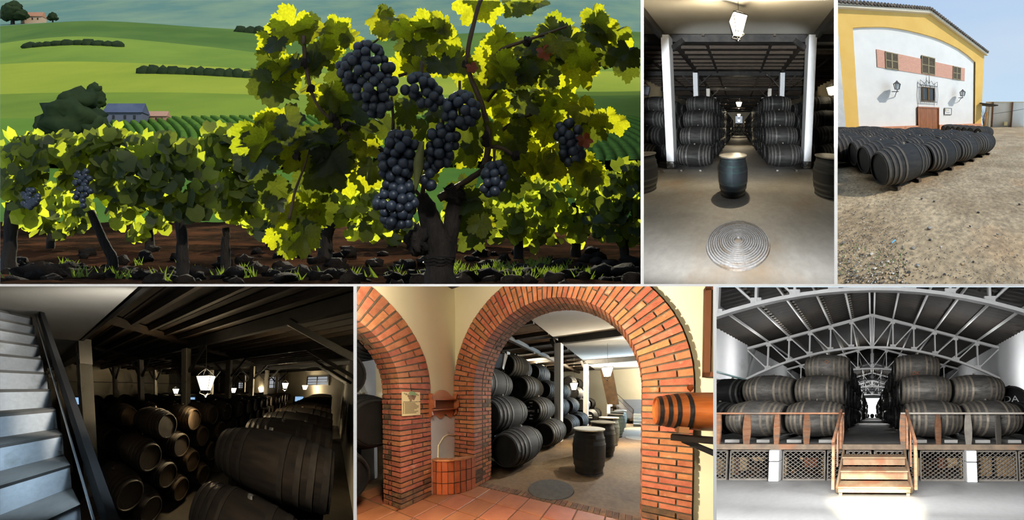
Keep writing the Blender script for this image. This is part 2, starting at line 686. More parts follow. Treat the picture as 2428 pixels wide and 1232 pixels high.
def _cask_geos(seg, rings):
    L = 1.32
    xs = [L * (i / rings - 0.5) for i in range(rings + 1)]
    prof = [(x, cask_rad(x)) for x in xs]
    re = prof[0][1]
    inner = [(L / 2, re - 0.022), (L / 2 - 0.05, re - 0.026)]
    prof = [(-L / 2 + 0.05, re - 0.026), (-L / 2, re - 0.022)] + prof + inner
    body = fixn(lathe(prof, seg, 'x'))
    hoops = []
    for s in (-1, 1):
        for h in HOOPX:
            a, b = s * h - 0.026, s * h + 0.026
            ra, rb = cask_rad(a), cask_rad(b)
            hoops.append(fixn(lathe([(a, ra - 0.01), (a, ra + 0.009), (b, rb + 0.009), (b, rb - 0.01)], seg, 'x', close=True)))
    heads = [fixn(join(disc(re - 0.02, seg, 'x', s * (L / 2 - 0.035)), disc(re - 0.02, seg, 'x', s * (L / 2 - 0.05)))) for s in (-1, 1)]
    bung = xf(fixn(join(lathe([(0, 0.035), (0.05, 0.03)], 10), disc(0.03, 10, 'z', 0.05))), T(0, 0, 0.45))
    full = join(body, *heads)
    return dict(body=body, hoops=hoops, heads=heads, bung=bung, full=full)

CG = {0: _cask_geos(30, 14), 1: _cask_geos(18, 8), 2: _cask_geos(12, 6)}
M_YC = mat('yard_cask_black', (0.010, 0.0095, 0.0085), (0.024, 0.022, 0.019), scale=3, stretch=(1.0, 5, 5), rough=0.75, spec=0.15, vary=0.35, c3=(0.16, 0.14, 0.11), s3=6, lo3=0.68, hi3=0.80, fine=0.3)
M_YH = mat('yard_cask_hoop', (0.055, 0.050, 0.043), (0.085, 0.068, 0.050), scale=7, rough=0.75, spec=0.15, vary=0.25)
M_YHD = mat('yard_cask_head', (0.010, 0.010, 0.010), (0.02, 0.019, 0.017), scale=5, rough=0.8, spec=0.15)
M_YF = mat('yard_cask_small', (0.010, 0.0095, 0.0085), (0.022, 0.020, 0.018), scale=3, rough=0.8, spec=0.15, vary=0.3, bands=((0.060, 0.053, 0.044), (0.61, 0.50, 0.39, 0.24), 0.024))
M_SC = mat('cask_soot_black', (0.0075, 0.0075, 0.0072), (0.017, 0.0165, 0.0155), scale=3, stretch=(1.0, 5, 5), rough=0.75, spec=0.12, vary=0.35, c3=(0.15, 0.145, 0.135), s3=7, lo3=0.74, hi3=0.82, fine=0.25)
M_SH_ = mat('cask_soot_hoop', (0.042, 0.041, 0.038), (0.028, 0.027, 0.025), scale=9, rough=0.7, spec=0.15, vary=0.25)
M_SHD = mat('cask_soot_head', (0.006, 0.006, 0.006), (0.013, 0.0125, 0.0115), scale=5, rough=0.75, spec=0.12, vary=0.3)
STYLES = {'soot': (M_SC, M_SH_, M_SHD), 'yard': (M_YC, M_YH, M_YHD), 'black': (M_CASK, M_HOOP, M_HEAD), 'brown': (M_BROWNCASK, M_BROWNHOOP, M_BROWNHEAD)}

# which casks show in the photograph, in building order: 2 = a thing of its own, 1 = among the tiny far ones, 0 = wholly hidden behind others
CASK_CODES = {"2": "22222211211111101001101000222222111101101010110010022222112011101011010001002222121111110101010010102222222111111101001001000122222212111101100100110002222221111111011010110001222221211111111011110001222200202100222100222000222200202100222100222000000000000000000000000000122122222",
              "3": "2222222222222222222222221221220220222222222",
              "4": "222220000000000022222011000000002222222222222221222222222222222200000000000000000000220000000001000022222222222222112200000000000000222222212221121121000000000000002222212221111111020000000000000022222211211110010100000000000000122121111111111000000000000000001212221211111111",
              "5": "220020002000000220021002100200210020002000200200020002000200210020002000200210021001000200002002002002",
              "6": "2222222111020100101000100001002222221211111210011100100100002222221221111110101010000100002222221202101011100110010001002222222201102100101010100000102221212212111010101110001000102000200020002000200200200201210"}
CASK_N, CASK_MASS = {}, {}

def cask(st, p, yaw=0.0, roll=0.0, lod=0, label=None, group=None, style='black', scale=1.0, name='wine_cask', lengthen=1.0, seen=(-1, 1), bung=True):
    """one cask lying on its side at centre p, axis turned by yaw; lod 0 and 1 have hoops, heads and bung as parts"""
    S3 = np.diag([scale * lengthen, scale, scale, 1.0])
    M = T(*p) @ R('Z', yaw) @ R('X', roll) @ S3
    g = CG[lod]
    mb, mh, me = STYLES[style]
    codes = CASK_CODES.get(st.key)
    n = CASK_N[st.key] = CASK_N.get(st.key, -1) + 1
    code = codes[n] if codes and n < len(codes) else '2'
    if code == '0':
        return None
    if code == '1':
        mm = M_CASKF if style in ('black', 'worn') else (M_YF if style == 'yard' else mb)
        CASK_MASS.setdefault((st.key, mm.name), []).append((xf(CG[2]['full'], M), CG[2]['full'][0], mm))
        return None
    if lod == 2:
        o = put(st, name, g['full'], M_CASKF if style == 'black' else (M_YF if style == 'yard' else mb), M, smooth='auto', key=('caskf', lod))
        if o is not None:
            o['_n'] = n
        return tag(o, label, 'cask', group)
    o = put(st, name, g['body'], mb, M, smooth='auto', key=('cask', lod))
    if o is None:
        return None
    o['_n'] = n
    tag(o, label, 'cask', group)
    for i, h in enumerate(g['hoops']):
        put(st, 'hoop', h, mh, M, parent=o, smooth='auto', key=('hoop', lod, i))
    for i, s in enumerate((-1, 1)):
        if s in seen:
            put(st, 'cask_head', g['heads'][i], me, M, parent=o, key=('chead', lod, i))
    if bung and lod == 0:
        put(st, 'bung', g['bung'], M_BUNG, M, parent=o, key=('bung',))
    return o

def standing_cask_geo(seg=28):
    """upright cask used as a table: body, hoops"""
    prof = [(z, 0.275 + 0.075 * (1 - abs((z - 0.47) / 0.45) ** 2.2)) for z in np.linspace(0.02, 0.92, 13)]
    body = fixn(join(lathe(prof, seg), disc(prof[0][1], seg, 'z', 0.02, True), disc(prof[-1][1], seg, 'z', 0.92)))
    hoops = []
    for z in (0.07, 0.19, 0.33, 0.61, 0.74, 0.86):
        r = 0.275 + 0.075 * (1 - abs((z - 0.47) / 0.45) ** 2.2)
        hoops.append(fixn(lathe([(z - 0.025, r - 0.01), (z - 0.025, r + 0.006), (z + 0.025, r + 0.006), (z + 0.025, r - 0.01)], seg, 'z', close=True)))
    lid = fixn(join(lathe([(0.92, 0.33), (0.945, 0.335), (0.95, 0.325)], seg), disc(0.33, seg, 'z', 0.92, True), disc(0.325, seg, 'z', 0.95)))
    base = fixn(join(lathe([(0.0, 0.30), (0.03, 0.295)], seg), disc(0.295, seg, 'z', 0.03)))
    return body, hoops, lid, base
SCG = standing_cask_geo()

def standing_cask(st, x, y, label, group, body_m, hoop_m, lid_m, scale=1.0):
    M = T(x, y, 0) @ np.diag([scale, scale, scale, 1])
    o = put(st, 'upright_cask_table', SCG[0], body_m, M, smooth='auto', key='scb')
    if o is None:
        return
    tag(o, label, 'cask', group)
    for i, h in enumerate(SCG[1]):
        put(st, 'hoop', h, hoop_m, M, parent=o, smooth='auto', key=('sch', i))
    put(st, 'table_lid', SCG[2], lid_m, M, parent=o, smooth='auto', key='scl')
    put(st, 'base_ring', SCG[3], M_IRON, M, parent=o, smooth='auto', key='scr')
    return o

def lantern(st, p, top, scale=1.0, lit=True, label='', group=None, turn=0.5, chain=True, full=True, glass=None):
    """hanging lantern: p = centre of the glass body; tapered four-pane body, crown scrolls, cage and finial, chain to height top"""
    k = scale
    root = holder(st, 'hanging_lantern', (p[0], p[1], p[2] - 0.3 * k))
    tag(root, label, 'lantern', group)
    M = T(*p) @ R('Z', turn) @ np.diag([k, k, k, 1])
    t, b, h = 0.19, 0.10, 0.19
    gm = glass or (M_LAMP if lit else M_LAMPOFF)
    for i in range(4):
        a = R('Z', i * PI / 2)
        quad = G([(-b, -b, -h), (b, -b, -h), (t, -t, h), (-t, -t, h)], [(0, 1, 2, 3)])
        put(st, 'glass_pane', quad, gm, M @ a, parent=root, key=('pane',), clip=True)
        if full:
            put(st, 'frame_post', tube([(b, -b, -h), (t, -t, h)], 0.008, 5), M_IRON, M @ a, parent=root, key=('lpost',))
            sc = [(t * 0.9 * math.cos(q) * (1 - s), -t * 0.9 * math.cos(q) * (1 - s), h + 0.16 * s + 0.05 * math.sin(q * 2)) for s, q in [(j / 8, j / 8 * 1.2) for j in range(9)]]
            put(st, 'crown_scroll', tube(sc, 0.008, 5), M_IRON, M @ a, parent=root, key=('lscroll',))
            cg = [(b, -b, -h), (b * 1.25, -b * 1.25, -h - 0.06), (b * 0.5, -b * 0.5, -h - 0.10), (0, 0, -h - 0.14)]
            put(st, 'cage_scroll', tube(cg, 0.007, 5), M_IRON, M @ a, parent=root, key=('lcage',))
    if full:
        ring = join(*[bar((-t, -t, h), (t, -t, h), 0.016, 0.02), bar((t, -t, h), (t, t, h), 0.016, 0.02), bar((t, t, h), (-t, t, h), 0.016, 0.02), bar((-t, t, h), (-t, -t, h), 0.016, 0.02)])
        put(st, 'top_rim', ring, M_IRON, M, parent=root, key='lrim')
        ring2 = join(*[bar((-b, -b, -h), (b, -b, -h), 0.014, 0.016), bar((b, -b, -h), (b, b, -h), 0.014, 0.016), bar((b, b, -h), (-b, b, -h), 0.014, 0.016), bar((-b, b, -h), (-b, -b, -h), 0.014, 0.016)])
        put(st, 'bottom_rim', ring2, M_IRON, M, parent=root, key='lrim2')
        put(st, 'finial', xf(lump(1, (0.025, 0.025, 0.035), 0.1, 2), T(0, 0, -h - 0.15)), M_IRON, M, parent=root, key='lfin', smooth=True)
    if chain:
        zt = (top - p[2])
        put(st, 'chain', tube([(0, 0, h * k + 0.12 * k), (0, 0, zt)], 0.007 * k if full else 0.012, 5), M_IRON, T(*p), parent=root)
    return root
# ================================================================ cask aisle with white pillars
def build_aisle():
    st = ST['2']
    rnd = random.Random(2)
    M_FLOOR = mat('aisle_concrete', (0.20, 0.19, 0.17), (0.28, 0.27, 0.245), scale=0.9, rough=0.6, bump=0.1, c3=(0.20, 0.13, 0.065), s3=0.55, lo3=0.52, hi3=0.72, fine=0.12)
    M_CEIL = mat('aisle_boards', (0.010, 0.007, 0.0045), (0.032, 0.020, 0.011), scale=2.2, stretch=(1, 1, 1), rough=0.8, vary=0.4, c3=(0.07, 0.036, 0.018), s3=1.3, lo3=0.6, hi3=0.8)
    M_COL = mat('pillar_white', (0.58, 0.60, 0.61), (0.64, 0.66, 0.67), scale=3, rough=0.7, c3=(0.5, 0.48, 0.44), s3=2.5, lo3=0.68, hi3=0.85)
    M_COLBASE = mat('pillar_foot_dirty', (0.05, 0.05, 0.05), (0.5, 0.5, 0.48), scale=9, lo=0.5, hi=0.75)
    M_PLC = mat('aisle_plaster', (0.52, 0.50, 0.43), (0.58, 0.56, 0.49), scale=1.0, bump=0.1)
    M_CR = mat('aisle_wall_cream', (0.72, 0.64, 0.44), (0.78, 0.71, 0.52), scale=1.0)
    W, FAR = 6.9, 33.0
    struct(put(st, 'floor', box(-W, W, 1.2, FAR, -0.1, 0), M_FLOOR, origin=(0, 6, 0)), 'stained concrete floor of the cask aisle')
    struct(put(st, 'wall_left', box(-W - 0.2, -W, 1.2, FAR, 0, 5.6), M_CR), 'cream wall left of the cask aisle')
    struct(put(st, 'wall_right', box(W, W + 0.2, 1.2, FAR, 0, 5.6), M_CR), 'cream wall right of the cask aisle')
    struct(put(st, 'wall_back', box(-W, W, FAR, FAR + 0.3, 0, 5.6), M_CR), 'cream end wall of the cask aisle')
    c1 = struct(put(st, 'ceiling', box(-W, W, 1.2, 6.0, 5.10, 5.35), M_PLC), 'pale plaster ceiling over the front bay of the aisle')
    # timber ceiling: boards laid across in strips
    deck = struct(holder(st, 'ceiling', (0, 12, 5.2)), 'dark timber ceiling above the casks')
    y = 6.0
    k = 0
    while y < FAR:
        d = 0.30 if y < 14 else 1.2
        put(st, 'board', box(-W, W, y, y + d - 0.015, 5.22 + 0.01 * (k % 3), 5.27), M_CEIL, parent=deck)
        y += d
        k += 1
    put(st, 'roof_lining', box(-W, W, 6.0, FAR, 5.27, 5.33), M_STEELDK, parent=deck)
    cols = [5.85 + 3.75 * i for i in range(8)]
    for i, y in enumerate(cols):                              # cross beams at the pillars
        o = put(st, 'cross_beam', bar((-W, y + 0.28, 4.98), (W, y + 0.28, 4.98), 0.16, 0.26), M_STEELDK)
        tag(o, ['dark cross beam at the edge of the plaster ceiling'][0] if i == 0 else 'dark ceiling beam crossing the cask aisle above pillars', 'beam', 'ceiling cross beams')
        if i < 7:
            for j in range(1, 8):                             # joists between them
                yy = y + 0.28 + 3.75 * j / 8
                if yy > 26:
                    continue
                o = put(st, 'joist', bar((-W, yy, 5.15), (W, yy, 5.15), 0.09, 0.13), M_DARKWOOD)
                tag(o, 'thin dark joist crossing the timber ceiling of the aisle', 'joist', 'ceiling joists of the aisle')
    for x in (-4.6, -2.65, -1.35, 1.35, 2.65, 4.6):           # long beams
        o = put(st, 'long_beam', bar((x, 6.0, 5.08), (x, FAR, 5.08), 0.16 if abs(x) == 2.65 else 0.11, 0.2 if abs(x) == 2.65 else 0.1), M_DARKWOOD)
        tag(o, 'dark timber running lengthwise under the ceiling, %s of the aisle' % {-4.6: 'far left', -2.65: 'left pillar line', -1.35: 'just left', 1.35: 'just right', 2.65: 'right pillar line', 4.6: 'far right'}[x], 'beam')
    for s in (-1, 1):
        o = put(st, 'steel_girder', bar((s * 2.83, 2.0, 5.0), (s * 2.83, 5.8, 4.93), 0.16, 0.24), M_STEELDK)
        tag(o, 'black girder under the plaster ceiling ending on the %s front pillar' % ('left' if s < 0 else 'right'), 'beam')
    # pillars with feet and braces
    for s in (-1, 1):
        for i, y in enumerate(cols):
            x = s * 2.66
            root = holder(st, 'pillar', (x, y, 0))
            nm = ('front', 'second', 'third', 'fourth')[i] if i < 4 else None
            tag(root, ('%s white square pillar on the %s of the cask aisle' % (nm, 'left' if s < 0 else 'right')) if nm else 'distant white pillar deep in the cask aisle', 'pillar', None if nm else 'distant aisle pillars')
            M = T(x, y, 0)
            put(st, 'shaft', cham(-0.15, 0.15, -0.15, 0.15, 0.28, 4.92, 0.012), M_COL, M, parent=root, key='pshaft')
            put(st, 'foot', cham(-0.16, 0.16, -0.16, 0.16, 0, 0.28, 0.02), M_COLBASE, M, parent=root, key='pfoot')
            if i > 0 and i < 6:
                for q in (-1, 1):
                    put(st, 'brace', bar((q * 0.15, 0, 4.15), (q * 0.95, 0, 4.9), 0.07, 0.07), M_STEELDK, M, parent=root, key=('pbr', q))
            elif i == 0:
                put(st, 'brace', bar((-s * 0.15, 0.1, 4.55), (-s * 0.55, 0.2, 4.9), 0.12, 0.16), M_STEELDK, M, parent=root)
    # stacks lining the aisle
    dz, pit = 0.715, 0.95
    def stack(xc, label_side, ncol, seen, lod0, y0=5.95, zz=0.0, rows=4):
        for r in range(rows):
            for c in range(ncol):
                y = y0 + r * pit / 2 + c * pit
                if y > 30:
                    break
                lod = 0 if c < lod0 else (1 if c < lod0 + 2 else 2)
                row = ('bottom', 'second', 'third', 'top')[r]
                if c == 0:
                    lab, grp = 'front black cask in the %s row of the %s' % (row, label_side), None
                else:
                    lab, grp = 'black cask behind the front one, %s row of the %s' % (row, label_side), 'casks in the %s row of the %s' % (row, label_side)
                cask(st, (xc + rnd.uniform(-0.03, 0.03), y, 0.50 + r * dz + zz), 0 if rnd.random() < 0.5 else PI, rnd.uniform(-0.3, 0.3), lod, lab, grp, seen=(-1, 1))
    stack(-1.76, 'left aisle stack', 26, (1,), 1)
    stack(1.76, 'right aisle stack', 26, (-1,), 1)
    stack(-4.0, 'stack left of the white pillar', 6, (1,), 1, 6.1)
    stack(4.0, 'stack right of the white pillar', 6, (-1,), 1, 6.1)
    stack(-5.5, 'outermost left stack', 3, (1,), 0, 6.6)
    stack(5.5, 'outermost right stack', 3, (-1,), 0, 6.6)
    for s in (-1, 1):
        for q in (-0.35, 0.35):
            o = put(st, 'timber_runner', bar((s * 1.76 + q, 5.35, 0.03), (s * 1.76 + q, 30, 0.03), 0.08, 0.06), mat('runner_grey', (0.13, 0.125, 0.115), rough=0.8))
            tag(o, 'grey wooden runner under the %s aisle stack, %s one' % ('left' if s < 0 else 'right', 'left-hand' if q < 0 else 'right-hand'), 'runner')
    # casks closing the far end, heads to the viewer
    n = 0
    for r, cnt in ((0, 4), (1, 3), (2, 2)):
        for c in range(cnt):
            cask(st, ((c - (cnt - 1) / 2) * 0.92, 30.6, 0.46 + r * 0.76), PI / 2, 0, 2, 'small cask head facing the viewer at the far end of the aisle', 'casks closing the aisle end')
    # window in the end wall
    win = struct(holder(st, 'window_1', (0, FAR - 0.05, 3.0)), 'small barred window in the end wall of the aisle')
    put(st, 'window_frame', join(bar((-0.8, FAR - 0.06, 2.5), (-0.8, FAR - 0.06, 4.1), 0.08, 0.1, (0, 1, 0)), bar((0.8, FAR - 0.06, 2.5), (0.8, FAR - 0.06, 4.1), 0.08, 0.1, (0, 1, 0)), bar((-0.8, FAR - 0.06, 2.5), (0.8, FAR - 0.06, 2.5), 0.1, 0.08), bar((-0.8, FAR - 0.06, 4.1), (0.8, FAR - 0.06, 4.1), 0.1, 0.08), bar((0, FAR - 0.06, 2.5), (0, FAR - 0.06, 4.1), 0.08, 0.1, (0, 1, 0))), M_IRON, parent=win)
    for i in range(4):
        put(st, 'pane', box(-0.76, 0.76, FAR - 0.05, FAR - 0.04, 2.54 + i * 0.39, 2.54 + i * 0.39 + 0.35), mat('window_daylight_pale', (1, 1, 1), emit=(0.75, 0.85, 1.0), estr=0.55), parent=win)
    # upright casks used as tables
    MB = mat('table_cask_slate', (0.009, 0.0115, 0.0135), (0.015, 0.019, 0.022), scale=4, rough=0.55, spec=0.2, vary=0.1, c3=(0.012, 0.024, 0.022), s3=2.2, lo3=0.58, hi3=0.75)
    MH = mat('table_cask_hoop', (0.011, 0.0145, 0.0165), (0.013, 0.023, 0.022), scale=5, rough=0.4)
    ML = mat('table_lid_zinc', (0.22, 0.21, 0.19), (0.34, 0.32, 0.27), scale=5, rough=0.28, metal=0.6)
    standing_cask(st, -0.14, 3.52, 'dark upright cask table alone in the middle of the aisle floor', 'aisle cask tables', MB, MH, ML)
    standing_cask(st, -2.46, 3.72, 'dark upright cask table cut by the left edge of the aisle', 'aisle cask tables', MB, MH, ML)
    standing_cask(st, 2.14, 3.45, 'dark upright cask table cut by the right edge of the aisle', 'aisle cask tables', MB, MH, ML)
    # round woven mat / millstone let into the floor
    MM = mat('stone_disc', (0.25, 0.24, 0.225), (0.33, 0.325, 0.315), scale=3, rough=0.85, c3=(0.20, 0.14, 0.08), s3=1.7, lo3=0.52, hi3=0.68, fine=0.25)
    o = holder(st, 'floor_disc', (-0.01, 1.97, 0))
    tag(o, 'round pale stone disc with a centre hole lying on the aisle floor', 'disc')
    rings = [0.055] + [0.055 + 0.39 * (i + 1) / 13 for i in range(13)]
    for i in range(13):
        a, b = rings[i], rings[i + 1] - 0.0015
        z = 0.030 - 0.0008 * i
        put(st, 'carved_ring', fixn(lathe([(0.0, a), (z, a + 0.004), (z, b - 0.004), (0.0, b)], 60)), MM, T(-0.01, 1.97, 0), parent=o, smooth='auto')
    # lanterns
    lantern(st, (-0.02, 4.25, 4.28), 5.1, 1.0, True, 'large lit lantern hanging from the plaster ceiling of the aisle', turn=0.35)
    lantern(st, (0, 13.0, 3.55), 5.0, 1.0, True, 'small lit lantern hanging midway down the aisle', turn=0.8)
    lantern(st, (0, 22.0, 3.35), 5.0, 1.0, True, 'tiny lit lantern near the far end of the aisle', turn=0.8)
    lantern(st, (0, 29.0, 2.9), 5.0, 1.0, True, 'tiniest lit lantern in front of the end window', turn=0.8)
    lantern(st, st.at(1531, 216, 6.4), 5.0, 0.9, False, 'unlit lantern at the left edge of the aisle', turn=0.5)
    lantern(st, st.at(1973, 216, 7.0), 5.0, 0.95, True, 'lit lantern at the right edge of the aisle', turn=0.5)
    for x0, y0, z0, e in ((0, 4.3, 3.9, 520), (0, 13, 3.2, 650), (0, 22, 3.0, 500), (0, 29, 2.7, 500), (4.4, 7.0, 3.0, 700)):
        add_light('lantern_bulb', 'POINT', st.w((x0, y0, z0)), e, (1.0, 0.82, 0.55), shadow_soft_size=0.05)
    # added unseen spot on the casks and fill on the near floor of the aisle
    add_light('added_aisle_spot', 'SPOT', (0.02, -0.25, 0.05), 125000, (0.90, 0.95, 1.0), aim=((1752 - 1214) / F2 * 30, 30, (616 - 235) / F2 * 30), spot_size=2 * math.atan(216 / F2), spot_blend=0.35, shadow_soft_size=0.03)
    add_light('aisle_floor_fill', 'AREA', st.w(st.at(1752, 120, 1.3)), 370, (0.95, 0.97, 1.0), aim=st.w((0.0, 4.5, 0.2)), shape='RECTANGLE', size=0.8, size_y=0.4, spread=2.4)
if '2' in ONLY:
    build_aisle()
# ================================================================ courtyard with the yellow and white gable
def build_yard():
    st = ST['3']
    rnd = random.Random(3)
    ang = math.atan(0.65)
    P0 = np.array([-6.95, 13.08, 0.0])
    e = np.array([math.cos(ang), math.sin(ang), 0])
    inn = np.array([-math.sin(ang), math.cos(ang), 0])
    MF = np.eye(4)
    MF[:3, 0], MF[:3, 1], MF[:3, 3] = e, inn, P0
    def fac(px, py):
        d = st.ray(px, py)
        t = ((P0 - st.c) @ inn) / (d @ inn)
        q = st.c + d * t
        return float((q - P0) @ e), float(q[2])
    M_YEL = mat('ochre_render', srgb(226, 183, 92), srgb(232, 192, 104), scale=0.8, bump=0.08)
    M_WH = mat('facade_whitewash', (0.78, 0.78, 0.77), (0.84, 0.84, 0.83), scale=0.7, bump=0.08, c3=(0.55, 0.55, 0.54), s3=0.6, lo3=0.66, hi3=0.85)
    M_SAL = mat('salmon_plinth', srgb(205, 140, 105), srgb(220, 160, 125), scale=2, bump=0.1, c3=srgb(150, 95, 70), s3=1.4, lo3=0.58, hi3=0.75)
    M_BRK = mat('fine_brick_band', srgb(205, 150, 130), srgb(222, 172, 150), scale=9, stretch=(1, 1, 3), fine=0.2)
    M_SHUT = mat('shutter_wood', srgb(70, 60, 45), srgb(95, 82, 60), scale=6, rough=0.7)
    M_SHFR = mat('shutter_frame', srgb(150, 138, 105), rough=0.7)
    M_DOOR = mat('door_varnished', srgb(140, 78, 34), srgb(172, 104, 52), scale=3, stretch=(4, 1, 0.5), rough=0.5, vary=0.12)
    M_TILE = mat('roof_tile_clay', srgb(70, 64, 58), srgb(110, 98, 86), scale=5, rough=0.9, vary=0.3)
    M_CORN = mat('cornice_cream', srgb(225, 215, 195), rough=0.8)
    M_GR = mat('yard_gravel', srgb(150, 130, 100), srgb(186, 166, 134), scale=1.0, rough=0.95, bump=0.8, c3=srgb(160, 118, 72), s3=0.5, lo3=0.55, hi3=0.72, fine=0.42)
    # ground with shallow unevenness
    ys = list(np.linspace(1.4, 6, 50)) + list(np.linspace(6.2, 34, 50))
    g = sheet(np.linspace(-16, 26, 90), ys, lambda x, y: 0.025 * mnoise.noise(Vector((x * 0.9, y * 0.9, 0))) + 0.012 * mnoise.noise(Vector((x * 4, y * 4, 3))) - 0.02)
    struct(put(st, 'ground', g, M_GR, smooth=True, origin=(0, 6, 0)), 'sandy gravel yard in front of the gable')
    # ---- the gabled building
    root = holder(st, 'winery_building', P0 + e * 8)
    tag(root, 'ochre and white gabled winery with arched facade, brick band and wooden door', 'building')
    ul, _ = fac(1999, 280)
    ur, _ = fac(2327, 280)
    ua, za = fac(2203, 33)
    _, ze = fac(2326, 126)
    arch = [fac(*p) for p in [(2037, 303), (2022, 65.7), (2043, 64), (2065, 63.5), (2086, 63.4), (2106, 64.3), (2130, 67.5), (2153, 71.8), (2175, 77), (2197, 82.8), (2217, 89), (2236, 96.6), (2256, 106), (2274.6, 116), (2294, 130), (2313, 147), (2311.5, 293)]]
    ubl, ubr = arch[0][0], arch[-1][0]
    zb = 0.72
    arch = [(ubl, zb)] + [(min(max(u, ubl), ubr), z) for u, z in arch[1:-1]] + [(ubr, zb)]
    outer = [(ul - 2.5, zb), (ul - 2.5, ze - 0.9), (ul, ze), (ua, za), (ur, ze), (ur, zb)]
    bm = bmesh.new()
    def loop(pts, y):
        vs = [bm.verts.new((u, y, z)) for u, z in pts]
        return [bm.edges.new((vs[i], vs[i + 1])) for i in range(len(vs) - 1)], vs
    e1, v1 = loop(outer, 0)
    e2, v2 = loop(arch, 0)
    ea = bm.edges.new((v1[0], v2[0]))
    eb = bm.edges.new((v1[-1], v2[-1]))
    bmesh.ops.triangle_fill(bm, use_beauty=True, edges=bm.edges[:])
    inner = [bm.verts.new((u, 0.14, z)) for u, z in arch]
    for i in range(len(arch) - 1):
        bm.faces.new((v2[i], v2[i + 1], inner[i + 1], inner[i]))
    bmesh.ops.recalc_face_normals(bm, faces=bm.faces)
    bm.verts.index_update()
    gy = (np.array([v.co[:] for v in bm.verts]), [tuple(v.index for v in q.verts) for q in bm.faces])
    bm.free()
    put(st, 'ochre_surround', gy, M_YEL, MF, parent=root)
    put(st, 'white_panel', G([(u, 0.14, z) for u, z in arch], [tuple(reversed(range(len(arch))))]), M_WH, MF, parent=root)
    put(st, 'side_wall', G([(ur, 0, 0), (ur, 12, 0), (ur, 12, ze), (ur, 0, ze)], [(0, 1, 2, 3)]), M_YEL, MF, parent=root)
    put(st, 'back_wall', box(ul - 2.5, ur, 11.8, 12, 0, ze), M_YEL, MF, parent=root)
    ud0, ud1 = fac(2177, 285)[0], fac(2227, 285)[0]
    put(st, 'plinth', join(box(ul - 2.5, ud0 - 0.02, -0.05, 0.2, 0, zb + 0.02), box(ud1 + 0.02, ur + 0.05, -0.05, 0.2, 0, zb + 0.02)), M_SAL, MF, parent=root)
    # cornice and rake tiles
    rk = [(ul - 2.5, ze - 0.9), (ul, ze), (ua, za), (ur + 0.35, ze - 0.12)]
    for i in range(3):
        (a, b), (c, d) = rk[i], rk[i + 1]
        put(st, 'cornice', bar((a, -0.12, b + 0.1), (c, -0.12, d + 0.1), 0.35, 0.26), M_CORN, MF, parent=root)
    roof = put(st, 'roof', G([(ul - 2.5, -0.35, ze - 0.65), (ua, -0.35, za + 0.26), (ua, 12, za + 0.26), (ul - 2.5, 12, ze - 0.65), (ur + 0.4, -0.35, ze + 0.1), (ur + 0.4, 12, ze + 0.1)], [(0, 1, 2, 3), (1, 4, 5, 2)]), M_TILE, MF, parent=root)
    tg = fixn(lathe([(0, 0.001), (0, 0.13), (0.6, 0.13), (0.6, 0.001)], 10, 'z'))
    tile = xf(tg, R('X', -PI / 2))
    for i in range(3):
        (a, b), (c, d) = rk[i], rk[i + 1]
        n = int(math.hypot(c - a, d - b) / 0.27)
        for k in range(n):
            t = (k + 0.5) / n
            put(st, 'roof_tile', tile, M_TILE, MF @ T(a + (c - a) * t, -0.42, b + (d - b) * t + 0.30), parent=root, smooth='auto', key='rtile')
    # brick band and shuttered windows
    zbt, zbb = fac(2150, 131)[1], fac(2150, 169)[1]
    u0, u1 = fac(2080, 137)[0], fac(2289, 178)[0]
    put(st, 'brick_band', box(u0, u1, 0.10, 0.16, zbb, zbt), M_BRK, MF, parent=root)
    wins = [((2099.5, 121), (2131.5, 165)), ((2186.3, 130), (2218.3, 178)), ((2261, 158), (2279.3, 190))]
    for i, (pa, pb) in enumerate(wins):
        ua0, z1 = fac(*pa)
        ub0, z0 = fac(*pb)
        if i != 1:
            z1, z0 = zbt - 0.02, zbb
        w = holder(st, 'shuttered_window', P0 + e * ua0, parent=root)
        tag(w, ('left', 'taller middle', 'right')[i] + ' shuttered window in the brick band')
        um = (ua0 + ub0) / 2
        put(st, 'window_frame', join(box(ua0, ub0, 0.06, 0.12, z1 - 0.08, z1), box(ua0, ub0, 0.06, 0.12, z0, z0 + 0.08), box(ua0, ua0 + 0.08, 0.06, 0.12, z0, z1), box(ub0 - 0.08, ub0, 0.06, 0.12, z0, z1), box(um - 0.06, um + 0.06, 0.06, 0.12, z0, z1), box(ua0, ub0, 0.065, 0.12, (z0 + z1) / 2 - 0.04, (z0 + z1) / 2 + 0.04)), M_SHFR, MF, parent=w)
        ns = 14
        for k in range(ns):
            zz = z0 + 0.08 + (z1 - z0 - 0.16) * (k + 0.5) / ns
            put(st, 'louvre', box(ua0 + 0.08, ub0 - 0.08, 0.075, 0.11, zz - 0.05, zz + 0.035), M_SHUT, MF, parent=w)
        put(st, 'window_back', box(ua0, ub0, 0.115, 0.13, z0, z1), mat('shutter_gap', (0.01, 0.01, 0.01)), MF, parent=w)
    # barred window
    ua0, z1 = fac(2187, 205)
    ub0, z0 = fac(2217.5, 239.5)
    w = holder(st, 'barred_window', P0 + e * ua0, parent=root)
    tag(w, 'barred window with wrought iron grille above the door')
    put(st, 'window_frame', join(box(ua0, ub0, 0.07, 0.13, z0, z0 + 0.08), box(ua0, ub0, 0.07, 0.13, z1 - 0.08, z1), box(ua0, ua0 + 0.09, 0.07, 0.13, z0, z1), box(ub0 - 0.09, ub0, 0.07, 0.13, z0, z1), box((ua0 + ub0) / 2 - 0.08, (ua0 + ub0) / 2 + 0.08, 0.07, 0.13, z0, z1)), mat('window_oak', srgb(120, 90, 50)), MF, parent=w)
    put(st, 'glass', box(ua0, ub0, 0.12, 0.13, z0, z1), mat('window_grey_glass', srgb(90, 98, 105), rough=0.3), MF, parent=w)
